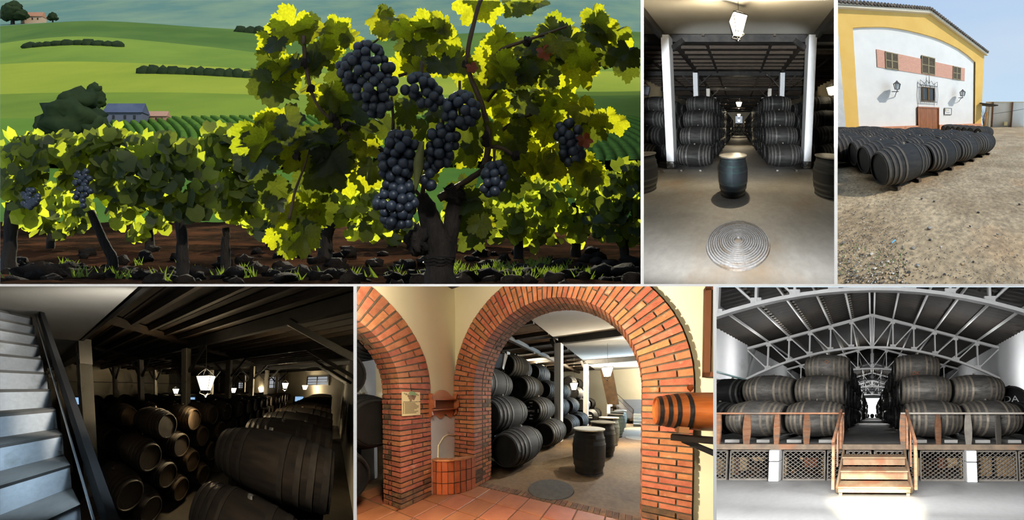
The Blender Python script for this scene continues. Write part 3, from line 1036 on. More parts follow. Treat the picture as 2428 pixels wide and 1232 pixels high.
    for k in range(9):
        uu = ua0 - 0.08 + (ub0 - ua0 + 0.16) * k / 8
        put(st, 'grille_bar', tube([(uu, -0.02, z0 - 0.12), (uu, -0.02, z1 + 0.15)], 0.022, 6), M_IRON, MF, parent=w)
    for zz in (z0 - 0.12, z1 + 0.15):
        put(st, 'grille_rail', tube([(ua0 - 0.25, -0.02, zz), (ub0 + 0.25, -0.02, zz)], 0.03, 6), M_IRON, MF, parent=w)
    cres = [(ua0 - 0.25, z1 + 0.15), (ua0 - 0.25, z1 + 0.62), (ua0 + 0.25, z1 + 0.3), (ua0 + 0.5, z1 + 0.65), ((ua0 + ub0) / 2, z1 + 0.35), ((ua0 + ub0) / 2, z1 + 1.15), ((ua0 + ub0) / 2 + 0.05, z1 + 0.4), (ub0 - 0.5, z1 + 0.65), (ub0 - 0.25, z1 + 0.3), (ub0 + 0.25, z1 + 0.62), (ub0 + 0.25, z1 + 0.15)]
    put(st, 'grille_crest', tube([(u, -0.02, z) for u, z in cres], 0.028, 6), M_IRON, MF, parent=w)
    for s, uu in ((-1, ua0 - 0.25), (1, ub0 + 0.25)):
        put(st, 'grille_scroll', tube([(uu, -0.02, z1 + 0.15), (uu + s * 0.08, -0.02, (z0 + z1) / 2), (uu, -0.02, z0 - 0.12), (uu - s * 0.05, -0.02, z0 - 0.4)], 0.022, 6), M_IRON, MF, parent=w)
    # door
    zd = fac(2202, 253.5)[1]
    d = holder(st, 'yard_door', P0 + e * ud0, parent=root)
    put(st, 'door_frame', join(box(ud0, ud0 + 0.1, 0.0, 0.16, 0, zd), box(ud1 - 0.1, ud1, 0.0, 0.16, 0, zd), box(ud0, ud1, 0.0, 0.16, zd - 0.12, zd)), M_DOOR, MF, parent=d)
    npk = 10
    for k in range(npk):
        a = ud0 + 0.1 + (ud1 - ud0 - 0.2) * k / npk
        b = ud0 + 0.1 + (ud1 - ud0 - 0.2) * (k + 1) / npk
        put(st, 'door_plank', box(a + 0.008, b - 0.008, 0.05, 0.11, 0.02, zd - 0.12), M_DOOR, MF, parent=d)
    # framed sign
    ua0, z1 = fac(2240.6, 255.5)
    ub0, z0 = fac(2257.5, 272)
    s = holder(st, 'wall_sign', P0 + e * ua0)
    tag(s, 'small framed sign with yellow emblem on the white wall right of the door', 'sign')
    put(st, 'board', box(ua0, ub0, 0.08, 0.13, z0, z1), M_WHITE, MF, parent=s)
    put(st, 'sign_frame', join(box(ua0, ub0, 0.06, 0.13, z0, z0 + 0.06), box(ua0, ub0, 0.06, 0.13, z1 - 0.06, z1), box(ua0, ua0 + 0.06, 0.06, 0.13, z0, z1), box(ub0 - 0.06, ub0, 0.06, 0.13, z0, z1)), mat('sign_frame_grey', (0.2, 0.2, 0.2)), MF, parent=s)
    put(st, 'emblem', box(ua0 + 0.10, ua0 + 0.22, 0.070, 0.08, z1 - 0.38, z1 - 0.1), mat('emblem_yellow', srgb(215, 170, 60)), MF, parent=s)
    for k, (x0, x1) in enumerate([(0.32, 0.72), (0.25, 0.8), (0.2, 0.88)]):
        zz = z1 - 0.24 - k * 0.24
        for j in range(3):
            xa = ua0 + x0 + (x1 - x0) * j / 3
            put(st, 'lettering_mark', box(xa, xa + (x1 - x0) / 3 - 0.05, 0.072, 0.08, zz - 0.05, zz + 0.05), mat('sign_letter_grey', (0.35, 0.37, 0.4)), MF, parent=s)
    # wall lamps
    for nm, (lx, ly) in (('left', (2122, 207)), ('right', (2275, 223.5))):
        u, z = fac(lx, ly)
        o = holder(st, 'wall_lamp', P0 + e * u)
        tag(o, 'black iron wall lantern on a bracket, %s of the barred window' % nm, 'wall lamp')
        k = 1.5
        for i in range(4):
            a = MF @ T(u, -0.5, z) @ R('Z', i * PI / 2)
            put(st, 'lamp_glass', G([(-0.1 * k, -0.1 * k, -0.17 * k), (0.1 * k, -0.1 * k, -0.17 * k), (0.15 * k, -0.15 * k, 0.13 * k), (-0.15 * k, -0.15 * k, 0.13 * k)], [(0, 1, 2, 3)]), mat('yard_lamp_glass', (0.30, 0.32, 0.33), rough=0.15), a, parent=o)
            put(st, 'lamp_post', tube([(0.1 * k, -0.1 * k, -0.17 * k), (0.15 * k, -0.15 * k, 0.13 * k)], 0.02 * k, 5), M_IRON, a, parent=o)
        put(st, 'lamp_roof', xf(fixn(lathe([(0.13 * k, 0.24 * k), (0.27 * k, 0.07 * k), (0.34 * k, 0.02 * k), (0.34 * k, 0.001)], 8)), T(u, -0.5, z)), M_IRON, MF, parent=o)
        put(st, 'bracket', join(tube([(u, -0.5, z - 0.17 * k), (u, -0.5, z - 0.3 * k), (u, -0.25, z - 0.32 * k), (u, 0.1, z - 0.55 * k)], 0.035, 6), tube([(u - 0.42, -0.3, z - 0.3 * k), (u + 0.15, -0.5, z - 0.27 * k)], 0.035, 6)), M_IRON, MF, parent=o)
    # white neighbour at the left
    o = put(st, 'neighbour_building', box(ul - 2.6, ul + 0.0, -1.4, -0.1, 0, 8.4), mat('weathered_white', (0.6, 0.6, 0.6), (0.72, 0.72, 0.72), scale=1.5, c3=(0.4, 0.4, 0.4), s3=1.0, lo3=0.6, hi3=0.8), MF)
    tag(o, 'sliver of a weathered white building left of the ochre gable', 'building')
    # ---- beyond: boundary wall, canopy, post
    MWAL = mat('boundary_white', (0.72, 0.72, 0.70), (0.78, 0.78, 0.76), scale=0.6, c3=(0.5, 0.47, 0.4), s3=0.9, lo3=0.66, hi3=0.85)
    base = st.floor(2385, 301)
    yb = base[1]
    zt = st.on(2385, 243, 1, yb)[2]
    bw = holder(st, 'boundary_wall', (8, yb, 0))
    tag(bw, 'long white boundary wall beyond the yard', 'wall')
    xa, xb = st.on(2336, 290, 1, yb)[0], st.on(2440, 290, 1, yb)[0]
    put(st, 'wall_panel', box(xa, xb, yb, yb + 0.2, 0, zt), MWAL, parent=bw)
    put(st, 'coping', box(xa, xb, yb - 0.05, yb + 0.25, zt, zt + 0.12), mat('coping_buff', srgb(215, 195, 160)), parent=bw)
    for px in (2352, 2397.4):
        x = st.on(px, 290, 1, yb)[0]
        put(st, 'post', box(x - 0.08, x + 0.08, yb - 0.12, yb, 0, zt + 0.05), mat('rust_post', srgb(110, 75, 55)), parent=bw)
    q = st.on(2384, 293, 1, yb - 0.05)
    o = put(st, 'meter_box', box(q[0] - 0.25, q[0] + 0.25, yb - 0.15, yb, q[2] - 0.3, q[2] + 0.3), mat('meter_cream', srgb(230, 220, 175)))
    tag(o, 'small cream meter box on the boundary wall', 'box')
    yc = yb - 3.5
    cn = holder(st, 'canopy', st.on(2347, 300, 1, yc) * [1, 1, 0])
    tag(cn, 'small dark canopy on a white post beside the gable corner', 'canopy')
    ca, cb = st.on(2318, 246, 1, yc), st.on(2358, 251, 1, yc)
    put(st, 'canopy_roof', bar(ca, cb, 2.5, 0.12), mat('canopy_sheet', (0.03, 0.03, 0.03)), parent=cn)
    pa = st.on(2347.5, 253, 1, yc)
    put(st, 'post', box(pa[0] - 0.14, pa[0] + 0.14, yc - 0.14, yc + 0.14, 0, pa[2]), MWAL, parent=cn)
    put(st, 'ridge_slat', bar(ca + [0, 0, 0.12], cb + [0, 0, 0.12], 0.1, 0.08), M_IRON, parent=cn)
    a, b = st.on(2331, 267, 1, yc + 1), st.on(2346, 299, 1, yc + 1)
    o = put(st, 'leaning_board', bar((a[0] + 0.4, yc + 1, b[2]), (a[0] + 0.55, yc + 1.3, a[2]), 0.75, 0.05, (1, 0, 0)), mat('board_tan', srgb(190, 150, 115), rough=0.8))
    tag(o, 'tan board leaning under the canopy', 'board')
    sh = holder(st, 'bare_shrub', st.on(2332, 300, 1, yc + 2) * [1, 1, 0])
    tag(sh, 'bare twiggy shrub behind the canopy', 'shrub')
    for k in range(14):
        x0 = st.on(2333, 300, 1, yc + 2)[0]
        h = rnd.uniform(2, 3.6)
        put(st, 'branch', tube([(x0, yc + 2, 0), (x0 + rnd.uniform(-.3, .3), yc + 2, h * 0.5), (x0 + rnd.uniform(-.9, .9), yc + 2 + rnd.uniform(-.3, .3), h)], [0.05, 0.03, 0.012], 5), mat('twig_grey', srgb(120, 110, 100)), parent=sh)
    o = put(st, 'overhead_cable', tube([st.on(2352, 270, 1, yb - 0.6), st.on(2390, 265, 1, yb - 0.6), st.on(2440, 256, 1, yb - 0.6)], 0.03, 5), M_IRON)
    tag(o, 'thin dark cable running along the boundary wall', 'cable')
    # ---- casks laid out in rows
    av, bv = np.array([0.69, 0.72]), np.array([-0.72, 0.69])
    av, bv = av / np.linalg.norm(av), bv / np.linalg.norm(bv)
    yaw = math.atan2(av[1], av[0])
    C0 = np.array([-0.72, 3.93])
    rowname = ['nearest', 'second', 'third', 'fourth', 'fifth', 'sixth', 'seventh', 'eighth', 'ninth', 'tenth']
    pos = ['first', 'second', 'third', 'last']
    M_WOOD = mat('chock_wood', srgb(105, 85, 62), srgb(70, 60, 48), scale=6, rough=0.85)
    for j in range(10):
        for i in range(4):
            c = C0 + av * (i * 1.40 + 0.12 * (j % 3)) + bv * (j * 0.93)
            c = c + np.array([rnd.uniform(-0.04, 0.04), rnd.uniform(-0.04, 0.04)])
            q = np.array([c[0], c[1], 0]) - P0
            if q @ inn > -0.8:
                continue
            if j > 5 and i == 3:
                continue
            lod = 0 if j < 3 else (1 if j < 6 else 2)
            cask(st, (c[0], c[1], 0.52), yaw + rnd.uniform(-0.05, 0.05), rnd.uniform(-0.5, 0.5), lod,
                 'black cask lying in the yard, %s row, %s from the left' % (rowname[j], pos[i]), None, scale=1.03, style='yard')
            if j == 0:
                for s in (-0.32, 0.32):
                    k = c + av * s
                    o = put(st, 'wooden_chock', bar((k[0] + 0.28 * 0.72, k[1] - 0.28 * 0.69, 0.035), (k[0] - 0.5 * 0.72, k[1] + 0.5 * 0.69, 0.035), 0.10, 0.07), M_WOOD)
                    tag(o, 'wooden chock under the %s end of the nearest-row cask, %s from the left' % ('left' if s < 0 else 'right', pos[i]), 'chock')
    a, b = st.floor(2332, 331), st.floor(2250, 319)
    for k in range(7):
        t = k / 6
        c = a + (b - a) * t
        cask(st, (c[0], c[1], 0.5), yaw - 0.25 + rnd.uniform(-0.05, 0.05), rnd.uniform(-0.5, 0.5), 1,
             'black cask in the short row before the salmon plinth, %s from the right' % ('first', 'second', 'third', 'fourth', 'fifth', 'sixth', 'seventh')[k], None, style='yard')
    # ---- stones
    M_ST = [mat('stone_grey', srgb(120, 118, 112), srgb(150, 146, 138), scale=9, rough=0.9, vary=0.35), mat('stone_tan', srgb(165, 140, 105), srgb(190, 165, 130), scale=9, rough=0.9, vary=0.25), mat('stone_dark', srgb(70, 68, 66), rough=0.9, vary=0.3), mat('stone_pale', srgb(205, 198, 185), rough=0.9, vary=0.1)]
    big = [(2066, 602, 9, 3), (2004, 606, 6, 1), (2176, 630, 10, 0), (2165, 588, 9, 0), (2205, 568, 6, 2), (2300, 536, 5, 2), (2308, 620, 5, 2), (2106, 620, 7, 3), (2040, 630, 4, 3), (2075, 636, 7, 3), (2118, 648, 6, 3), (2150, 652, 8, 1), (2282, 625, 8, 1), (2203, 540, 10, 0), (2320, 503, 6, 2), (2185, 471, 5, 2), (2215, 477, 5, 2), (2417, 484, 5, 2), (2365, 555, 6, 0), (2412, 605, 5, 0), (2130, 665, 9, 1), (2155, 645, 8, 2), (2240, 650, 6, 2), (2022, 640, 5, 1), (2012, 620, 6, 0), (2046, 598, 5, 1), (2232, 585, 5, 3), (2342, 584, 5, 2), (2000, 575, 7, 0), (2030, 655, 7, 0)]
    for k, (px, py, rp, mi) in enumerate(big):
        q = st.floor(px, py, 0.0)
        r = rp / st.f * q[1] * 0.62
        o = put(st, 'stone', lump(2, (r, r * 0.8, r * 0.55), 0.5, k), M_ST[mi], T(q[0], q[1], r * 0.1), smooth=True)
        tag(o, '%s stone lying loose on the sandy yard' % ('grey', 'tan', 'dark', 'pale')[mi], 'stone', '%s yard stones' % ('grey', 'tan', 'dark', 'pale')[mi])
    for mi, n in ((0, 900), (1, 900), (2, 500), (3, 420)):
        gs = []
        for k in range(n):
            u = rnd.random() ** 0.8
            py = 672 - (672 - 345) * (1 - math.sqrt(u)) * 1.4
            px = rnd.uniform(1980, 2440) if rnd.random() < 0.6 else rnd.uniform(1980, 2150)
            if py < 350:
                continue
            q = st.floor(px, py, 0.0)
            r = rnd.uniform(0.003, 0.010) * (1.2 if px < 2150 else 0.8)
            gs.append(xf(lump(1, (r, r * 0.85, r * 0.6), 0.35, k % 17), T(q[0], q[1], r * 0.2) @ R('Z', k)))
        o = put(st, 'pebbles', join(*gs), M_ST[mi], smooth=True)
        tag(o, '%s pebbles strewn over the yard' % ('grey', 'tan', 'dark', 'pale')[mi], 'pebbles', None, 'stuff')
    q = st.floor(2119, 574)
    o = put(st, 'litter_strip', fixn(xf(hexa([(-0.03, -0.008, 0), (0.03, -0.008, 0), (0.03, 0.008, 0), (-0.03, 0.008, 0)], [(-0.03, -0.008, 0.004), (0.03, -0.008, 0.012), (0.03, 0.008, 0.012), (-0.03, 0.008, 0.004)]), R('Z', 0.9))), mat('litter_blue', srgb(120, 195, 235)), T(q[0], q[1], 0.01))
    tag(o, 'scrap of light blue plastic on the gravel', 'litter')
    gr = []
    for k in range(60):
        px, py = rnd.uniform(1990, 2150), rnd.uniform(580, 660)
        q = st.floor(px, py)
        for j in range(4):
            a = rnd.uniform(0, 6.28)
            gr.append(G([(q[0] - 0.003, q[1], 0), (q[0] + 0.003, q[1], 0), (q[0] + 0.018 * math.cos(a), q[1] + 0.018 * math.sin(a), 0.022)], [(0, 1, 2)]))
    o = put(st, 'grass_sprouts', join(*gr), mat('sprout_green', srgb(70, 110, 40)))
    tag(o, 'tiny green sprouts among the pebbles', 'grass', None, 'stuff')
if '3' in ONLY:
    build_yard()
# ================================================================ dark bodega seen from the stairs
def build_bodega():
    st = ST['4']
    rnd = random.Random(4)
    H = st.H
    FARY, XL, XR, ZC = 22.0, -15.0, 0.75, 5.9
    M_FL = mat('bodega_floor', (0.05, 0.042, 0.030), (0.085, 0.07, 0.05), scale=1.2, rough=0.85)
    M_WALL = mat('bodega_wall', (0.60, 0.53, 0.38), (0.66, 0.60, 0.46), scale=0.8)
    M_BO = mat('bodega_ceiling_board', (0.020, 0.013, 0.008), (0.055, 0.034, 0.018), scale=2, rough=0.85, vary=0.4)
    M_PL = mat('bodega_plaster', (0.56, 0.53, 0.46), (0.63, 0.60, 0.53), scale=1.0, bump=0.1, c3=(0.3, 0.28, 0.24), s3=1.6, lo3=0.68, hi3=0.85)
    M_COL = mat('bodega_pillar', (0.62, 0.57, 0.46), (0.70, 0.66, 0.56), scale=2.5, rough=0.8, c3=(0.36, 0.26, 0.14), s3=2.2, lo3=0.6, hi3=0.8)
    struct(put(st, 'floor', box(XL, XR, -4, FARY, -0.1, 0), M_FL, origin=(-2, 3, 0)), 'dim earth floor of the dark bodega')
    struct(put(st, 'wall_back', box(XL, XR + 1, FARY, FARY + 0.3, 0, ZC + 0.3), M_WALL), 'pale end wall of the dark bodega with small windows')
    struct(put(st, 'wall_left', box(XL - 0.3, XL, -4, FARY, 0, ZC + 0.3), M_WALL), 'pale side wall of the dark bodega')
    struct(put(st, 'wall_right', box(XR, XR + 0.3, -1, FARY, 0, ZC + 0.3), M_PL), 'stained plaster wall beside the near casks')
    # plaster soffit over the stairs and its dark edge
    struct(put(st, 'ceiling', box(XL, -1.2, -3, 1.0, 5.0, 5.2), M_PL), 'grey-white plaster soffit beside the stairs')
    deck = struct(holder(st, 'ceiling', (-4, 8, ZC)), 'blackened board ceiling of the dark bodega')
    y = 0.9
    k = 0
    while y < FARY:
        d = 0.42 if y < 8 else 1.4
        put(st, 'board', box(XL, XR, y, y + d - 0.02, ZC + 0.012 * (k % 3), ZC + 0.06), M_BO, parent=deck)
        y += d
        k += 1
    put(st, 'roof_lining', box(XL, XR, 0.9, FARY, ZC + 0.06, ZC + 0.12), M_STEELDK, parent=deck)
    put(st, 'fascia', box(XL, XR, 0.96, 1.06, 5.0, ZC + 0.05), M_STEELDK, parent=deck)
    ycols = [1.1 + 3.9 * i for i in range(6)]
    for i, yy in enumerate(ycols):
        o = put(st, 'cross_beam', bar((XL, yy + 0.05, ZC - 0.22), (XR, yy + 0.05, ZC - 0.22), 0.2, 0.34), M_STEELDK)
        tag(o, 'heavy black beam crossing the bodega ceiling, %s from the stairs' % ('first', 'second', 'third', 'fourth', 'fifth', 'sixth')[i], 'beam')
        for j in range(1, 6):
            y2 = yy + 3.9 * j / 6
            if y2 < FARY - 0.5:
                o = put(st, 'joist', bar((XL, y2, ZC - 0.09), (XR, y2, ZC - 0.09), 0.10, 0.16), M_DARKWOOD)
                tag(o, 'black joist between the beams of the bodega ceiling', 'joist', 'bodega ceiling joists')
    for x in (-12, -8.2, -4.5):
        o = put(st, 'long_beam', bar((x, 1.0, ZC - 0.12), (x, FARY, ZC - 0.12), 0.3, 0.14), M_BO)
        tag(o, 'brown plank strip along the ceiling, %s' % {-12: 'far left pillar line', -8.2: 'middle pillar line', -4.5: 'near pillar line'}[x], 'beam')
    # pillars
    for xi, x in enumerate((-4.5, -8.2, -12.0)):
        for i, yy in enumerate(ycols):
            top = ZC - 0.38 if i else 4.72
            root = holder(st, 'pillar', (x, yy, 0))
            tag(root, 'whitewashed bodega pillar, %s line, %s from the stairs' % (('near', 'middle', 'far')[xi], ('first', 'second', 'third', 'fourth', 'fifth', 'sixth')[i]), 'pillar')
            M = T(x, yy, 0)
            put(st, 'shaft', cham(-0.15, 0.15, -0.15, 0.15, 0, top, 0.012), M_COL, M, parent=root, key=('bshaft', i > 0))
            if i:
                for q in (-1, 1):
                    put(st, 'brace', bar((q * 0.15, 0, 4.55), (q * 1.0, 0, ZC - 0.4), 0.09, 0.12), M_STEELDK, M, parent=root, key=('bbr', q))
            else:
                put(st, 'head_bracket', bar((0.1, 0, top - 0.25), (0.1, 0.0, top + 0.35), 0.2, 0.28), M_STEELDK, M, parent=root, key='bhb')
    o = put(st, 'steel_girder', bar((-4.55, 1.05, 4.84), (-9.5, 1.05, 4.84), 0.22, 0.3), M_STEELDK)
    tag(o, 'black girder under the soffit resting on the nearest pillar', 'beam')
    for s in range(4):
        yy = ycols[s + 1]
        o = put(st, 'wall_strut', bar((XR, yy, 4.1), (XR - 1.7, yy, ZC - 0.3), 0.12, 0.12), M_STEELDK)
        tag(o, 'dark diagonal strut from the right wall to the ceiling, %s' % ('nearest', 'second', 'third', 'farthest')[s], 'strut')
    # ---- casks
    pit, dz = 1.2, 0.75
    def stack(xc, y0, n, who, lodf, rows=4, style='brown', face=0.0):
        for r in range(rows):
            for c in range(n):
                y = y0 + c * pit - (3 - r) * pit / 2
                if y > FARY - 0.8 or y < 0.3:
                    continue
                lod = lodf(r, c)
                if lod is None:
                    continue
                row = ('bottom', 'lower middle', 'upper middle', 'top')[r]
                near = c < 4
                lab = 'oak cask, %s row, %s, %s' % (row, who, ('nearest', 'second', 'third', 'fourth')[c] if near else 'farther back')
                cask(st, (xc + rnd.uniform(-0.04, 0.04), y, 0.55 + r * dz), rnd.choice((0, PI)) + face, rnd.uniform(-0.4, 0.4), lod, lab,
                     None if near else 'far casks in the %s row of the %s' % (row, who), style=style, scale=1.02)
    stack(-3.87, 2.8, 16, 'left bodega stack', lambda r, c: 0 if c < 5 else (1 if c < 9 else 2))
    stack(-0.62, 2.46, 16, 'right bodega stack', lambda r, c: (0 if c < 4 else (1 if c < 7 else 2)) if r >= 1 else (None if c > 3 else 1))
    for xi, xc in enumerate((-5.9, -7.4, -9.3, -10.8, -13.0)):
        stack(xc, 2.66 + 0.3 * (xi % 2), 16, ('second', 'third', 'fourth', 'fifth', 'outermost')[xi] + ' stack behind the pillars', lambda r, c: (1 if xi == 0 and c < 4 else 2) if r >= 2 else None)
    # ---- stairs on the left
    M_RIS = mat('stair_riser', (0.52, 0.56, 0.60), (0.60, 0.64, 0.68), scale=2.5, rough=0.7, c3=(0.26, 0.28, 0.24), s3=3.0, lo3=0.60, hi3=0.78, fine=0.08)
    M_TRE = mat('stair_tread', (0.15, 0.145, 0.135), (0.22, 0.21, 0.195), scale=4, rough=0.8)
    ez = np.array([0.0, 1.0])
    def camtohall(xc, dc):
        q = st.r * xc + np.array([st.fw[0], st.fw[1], 0]) / np.linalg.norm(st.fw[:2]) * dc
        return q
    pts = {4: camtohall(-0.62, 0.90), -5: camtohall(-2.06, 2.30)}
    stp = (pts[-5] - pts[4]) / 9.0
    flight = holder(st, 'staircase', pts[4])
    tag(flight, 'white and grey stone staircase climbing at the left of the bodega', 'staircase')
    rise = 0.18
    for n in range(6, -9, -1):
        a = pts[4] + stp * (4 - n)
        z = H - 0.02 - n * rise
        e0 = a[:2]
        e1 = a[:2] + stp[:2] * 1.05
        far = -np.array([0.0, 1.0]) * 2.6
        # riser face and tread of one step
        q0, q1 = e0, e0 + far
        t0, t1 = e1, e1 + far
        stepo = holder(st, 'step', np.array([*e0, z - rise]), parent=flight)
        put(st, 'riser', hexa([(*q1, z - rise - 0.02), (*q0, z - rise - 0.02), (*t0, z - rise - 0.02), (*t1, z - rise - 0.02)], [(*q1, z - 0.025), (*q0, z - 0.025), (*t0, z - 0.025), (*t1, z - 0.025)]), M_RIS, parent=stepo)
        put(st, 'tread', hexa([(*q1, z - 0.025), (*q0, z - 0.025), (*t0, z - 0.025), (*t1, z - 0.025)], [(*(q1 - stp[:2] * 0.05), z), (*(q0 - stp[:2] * 0.05), z), (*t0, z), (*t1, z)]), M_TRE, parent=stepo)
    # stringer and rail on the far side
    def sp(n, dz, dy=0.0):
        a = pts[4] + stp * (4 - n)
        return np.array([a[0], a[1] + dy, H - n * rise + dz])
    o = put(st, 'stair_stringer', bar(sp(8, 0.10, 0.10), sp(-9, 0.10, 0.10), 0.05, 0.16), mat('stringer_black', (0.010, 0.010, 0.010), rough=0.8))
    tag(o, 'thick black handrail board running up beside the staircase', 'handrail')
    o = put(st, 'stair_rail', tube([sp(8, 0.075, 0.03), sp(-9, 0.075, 0.03)], 0.008, 6), mat('rail_steel', (0.4, 0.42, 0.44), rough=0.3, metal=0.7))
    tag(o, 'thin bright steel rail on the black stair handrail', 'rail')
    top = pts[4] + stp * 12.6
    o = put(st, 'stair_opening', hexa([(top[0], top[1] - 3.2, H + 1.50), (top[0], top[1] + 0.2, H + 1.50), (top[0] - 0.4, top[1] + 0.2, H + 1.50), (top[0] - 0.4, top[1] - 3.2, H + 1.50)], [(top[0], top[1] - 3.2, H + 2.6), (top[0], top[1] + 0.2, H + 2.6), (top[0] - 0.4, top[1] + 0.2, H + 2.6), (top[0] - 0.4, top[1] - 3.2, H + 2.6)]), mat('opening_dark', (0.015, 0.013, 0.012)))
    tag(o, 'dark opening at the head of the staircase', 'opening')
    o = put(st, 'landing_rail', tube([(top[0] + 0.02, top[1] - 3.0, H + 1.86), (top[0] + 0.02, top[1] + 0.1, H + 1.80)], 0.02, 6), mat('rail_steel', (0.4, 0.42, 0.44)))
    tag(o, 'steel rail across the dark opening at the stair head', 'rail')
    # ---- windows, lanterns, screens
    for k, (px, py, w, h) in enumerate(((572, 913, 0.85, 0.8), (650, 906, 1.1, 1.4), (752, 902, 1.6, 0.85))):
        q = st.on(px, py, 1, FARY - 0.05)
        wn = struct(holder(st, 'window_%d' % (k + 1), q), ('smallest', 'tall', 'widest')[k] + ' barred window in the bodega end wall')
        put(st, 'pane', box(q[0] - w / 2, q[0] + w / 2, FARY - 0.06, FARY - 0.04, q[2] - h / 2, q[2] + h / 2), mat('window_daylight_dim', (1, 1, 1), emit=(0.6, 0.64, 0.68), estr=0.55), parent=wn)
        for j in range(3):
            x = q[0] + (j - 1) * w / 2
            put(st, 'window_bar', box(x - 0.05, x + 0.05, FARY - 0.12, FARY - 0.06, q[2] - h / 2 - 0.05, q[2] + h / 2 + 0.05), M_IRON, parent=wn)
        for j in range(4):
            z = q[2] - h / 2 + j * h / 3
            put(st, 'window_bar', box(q[0] - w / 2, q[0] + w / 2, FARY - 0.12, FARY - 0.06, z - 0.03, z + 0.03), M_IRON, parent=wn)
    lp = st.at(488, 908, 5.0)
    lantern(st, lp, ZC - 0.3, 1.25, True, 'large lit lantern hanging in front of the bodega pillars', turn=0.2)
    add_light('lantern_bulb', 'POINT', st.w(lp - [0, 0, 0.5]), 300, (1.0, 0.75, 0.42), shadow_soft_size=0.2)
    for px, py, D, nm in ((676, 914, 12.0, 'second largest lit lantern, hanging before the tall end window'), (723, 918, 16.0, 'lit lantern near the right end of the bodega end wall'), (617, 922, 20.0, 'tiny lit lantern hanging before the bodega end wall'),
                          (554, 925, 15.0, 'small lit lantern between the bodega pillars'), (417, 927, 14.0, 'small lit lantern half hidden by the second pillar'), (280, 935, 16.0, 'tiny lit lantern on the far left of the bodega')):
        q = st.at(px, py, D)
        lantern(st, q, ZC - 0.2, 1.15, True, nm, turn=0.2, full=D < 15)
        add_light('lantern_bulb', 'POINT', st.w(q - [0, 0, 0.45]), 260, (1.0, 0.78, 0.48), shadow_soft_size=0.2)
    for px, py, D, w, h, nm in ((709, 947, 10.5, 0.55, 0.42, 'small lit blue screen standing on the right casks'), (456, 944, 9.0, 0.3, 0.12, 'tiny bluish screen beside the second pillar'), (183, 950, 9.0, 0.35, 0.4, 'dim bluish screen left of the nearest pillar')):
        q = st.at(px, py, D)
        o = holder(st, 'monitor', q - np.array([0, 0, h / 2]))
        tag(o, nm, 'screen')
        M = T(*q) @ R('Z', math.atan2(366, 360))
        put(st, 'casing', box(-w / 2 - 0.05, w / 2 + 0.05, 0.0, 0.08, -h / 2 - 0.05, h / 2 + 0.05), mat('screen_casing', (0.10, 0.11, 0.12)), M, parent=o)
        put(st, 'screen_glass', box(-w / 2, w / 2, -0.01, 0.0, -h / 2, h / 2), mat('screen_glow', (1, 1, 1), emit=(0.40, 0.66, 1.0), estr=0.8 if px > 500 else 0.35), M, parent=o)
    o = put(st, 'wall_pipe', bar((XL + 0.1, FARY - 0.2, 4.35), (XL + 0.1, 0, 4.35), 0.06, 0.06), M_IRON)
    tag(o, 'thin dark conduit along the pale side wall of the bodega', 'pipe')
    # unseen lamps: assumed stairwell daylight on steps, added fills for near casks and soffit
    add_light('assumed_stair_light', 'AREA', st.w(st.at(345, 775, 0.9)), 44, (0.62, 0.82, 1.0), aim=st.w(sp(-2, 0.1) + np.array([0, -0.4, 0])), shape='DISK', size=0.36, spread=2.9)
    add_light('bodega_cask_fill', 'AREA', st.w(st.at(420, 770, 1.0)), 62, (1.0, 0.93, 0.82), aim=st.w((-3.6, 3.4, 2.6)), shape='DISK', size=0.36, spread=1.3)
    add_light('soffit_fill', 'AREA', st.w(st.at(360, 860, 1.6)), 18, (1.0, 0.96, 0.9), aim=st.w((-3.0, 0.4, 5.0)), shape='DISK', size=0.5, spread=1.6)
if '4' in ONLY:
    build_bodega()
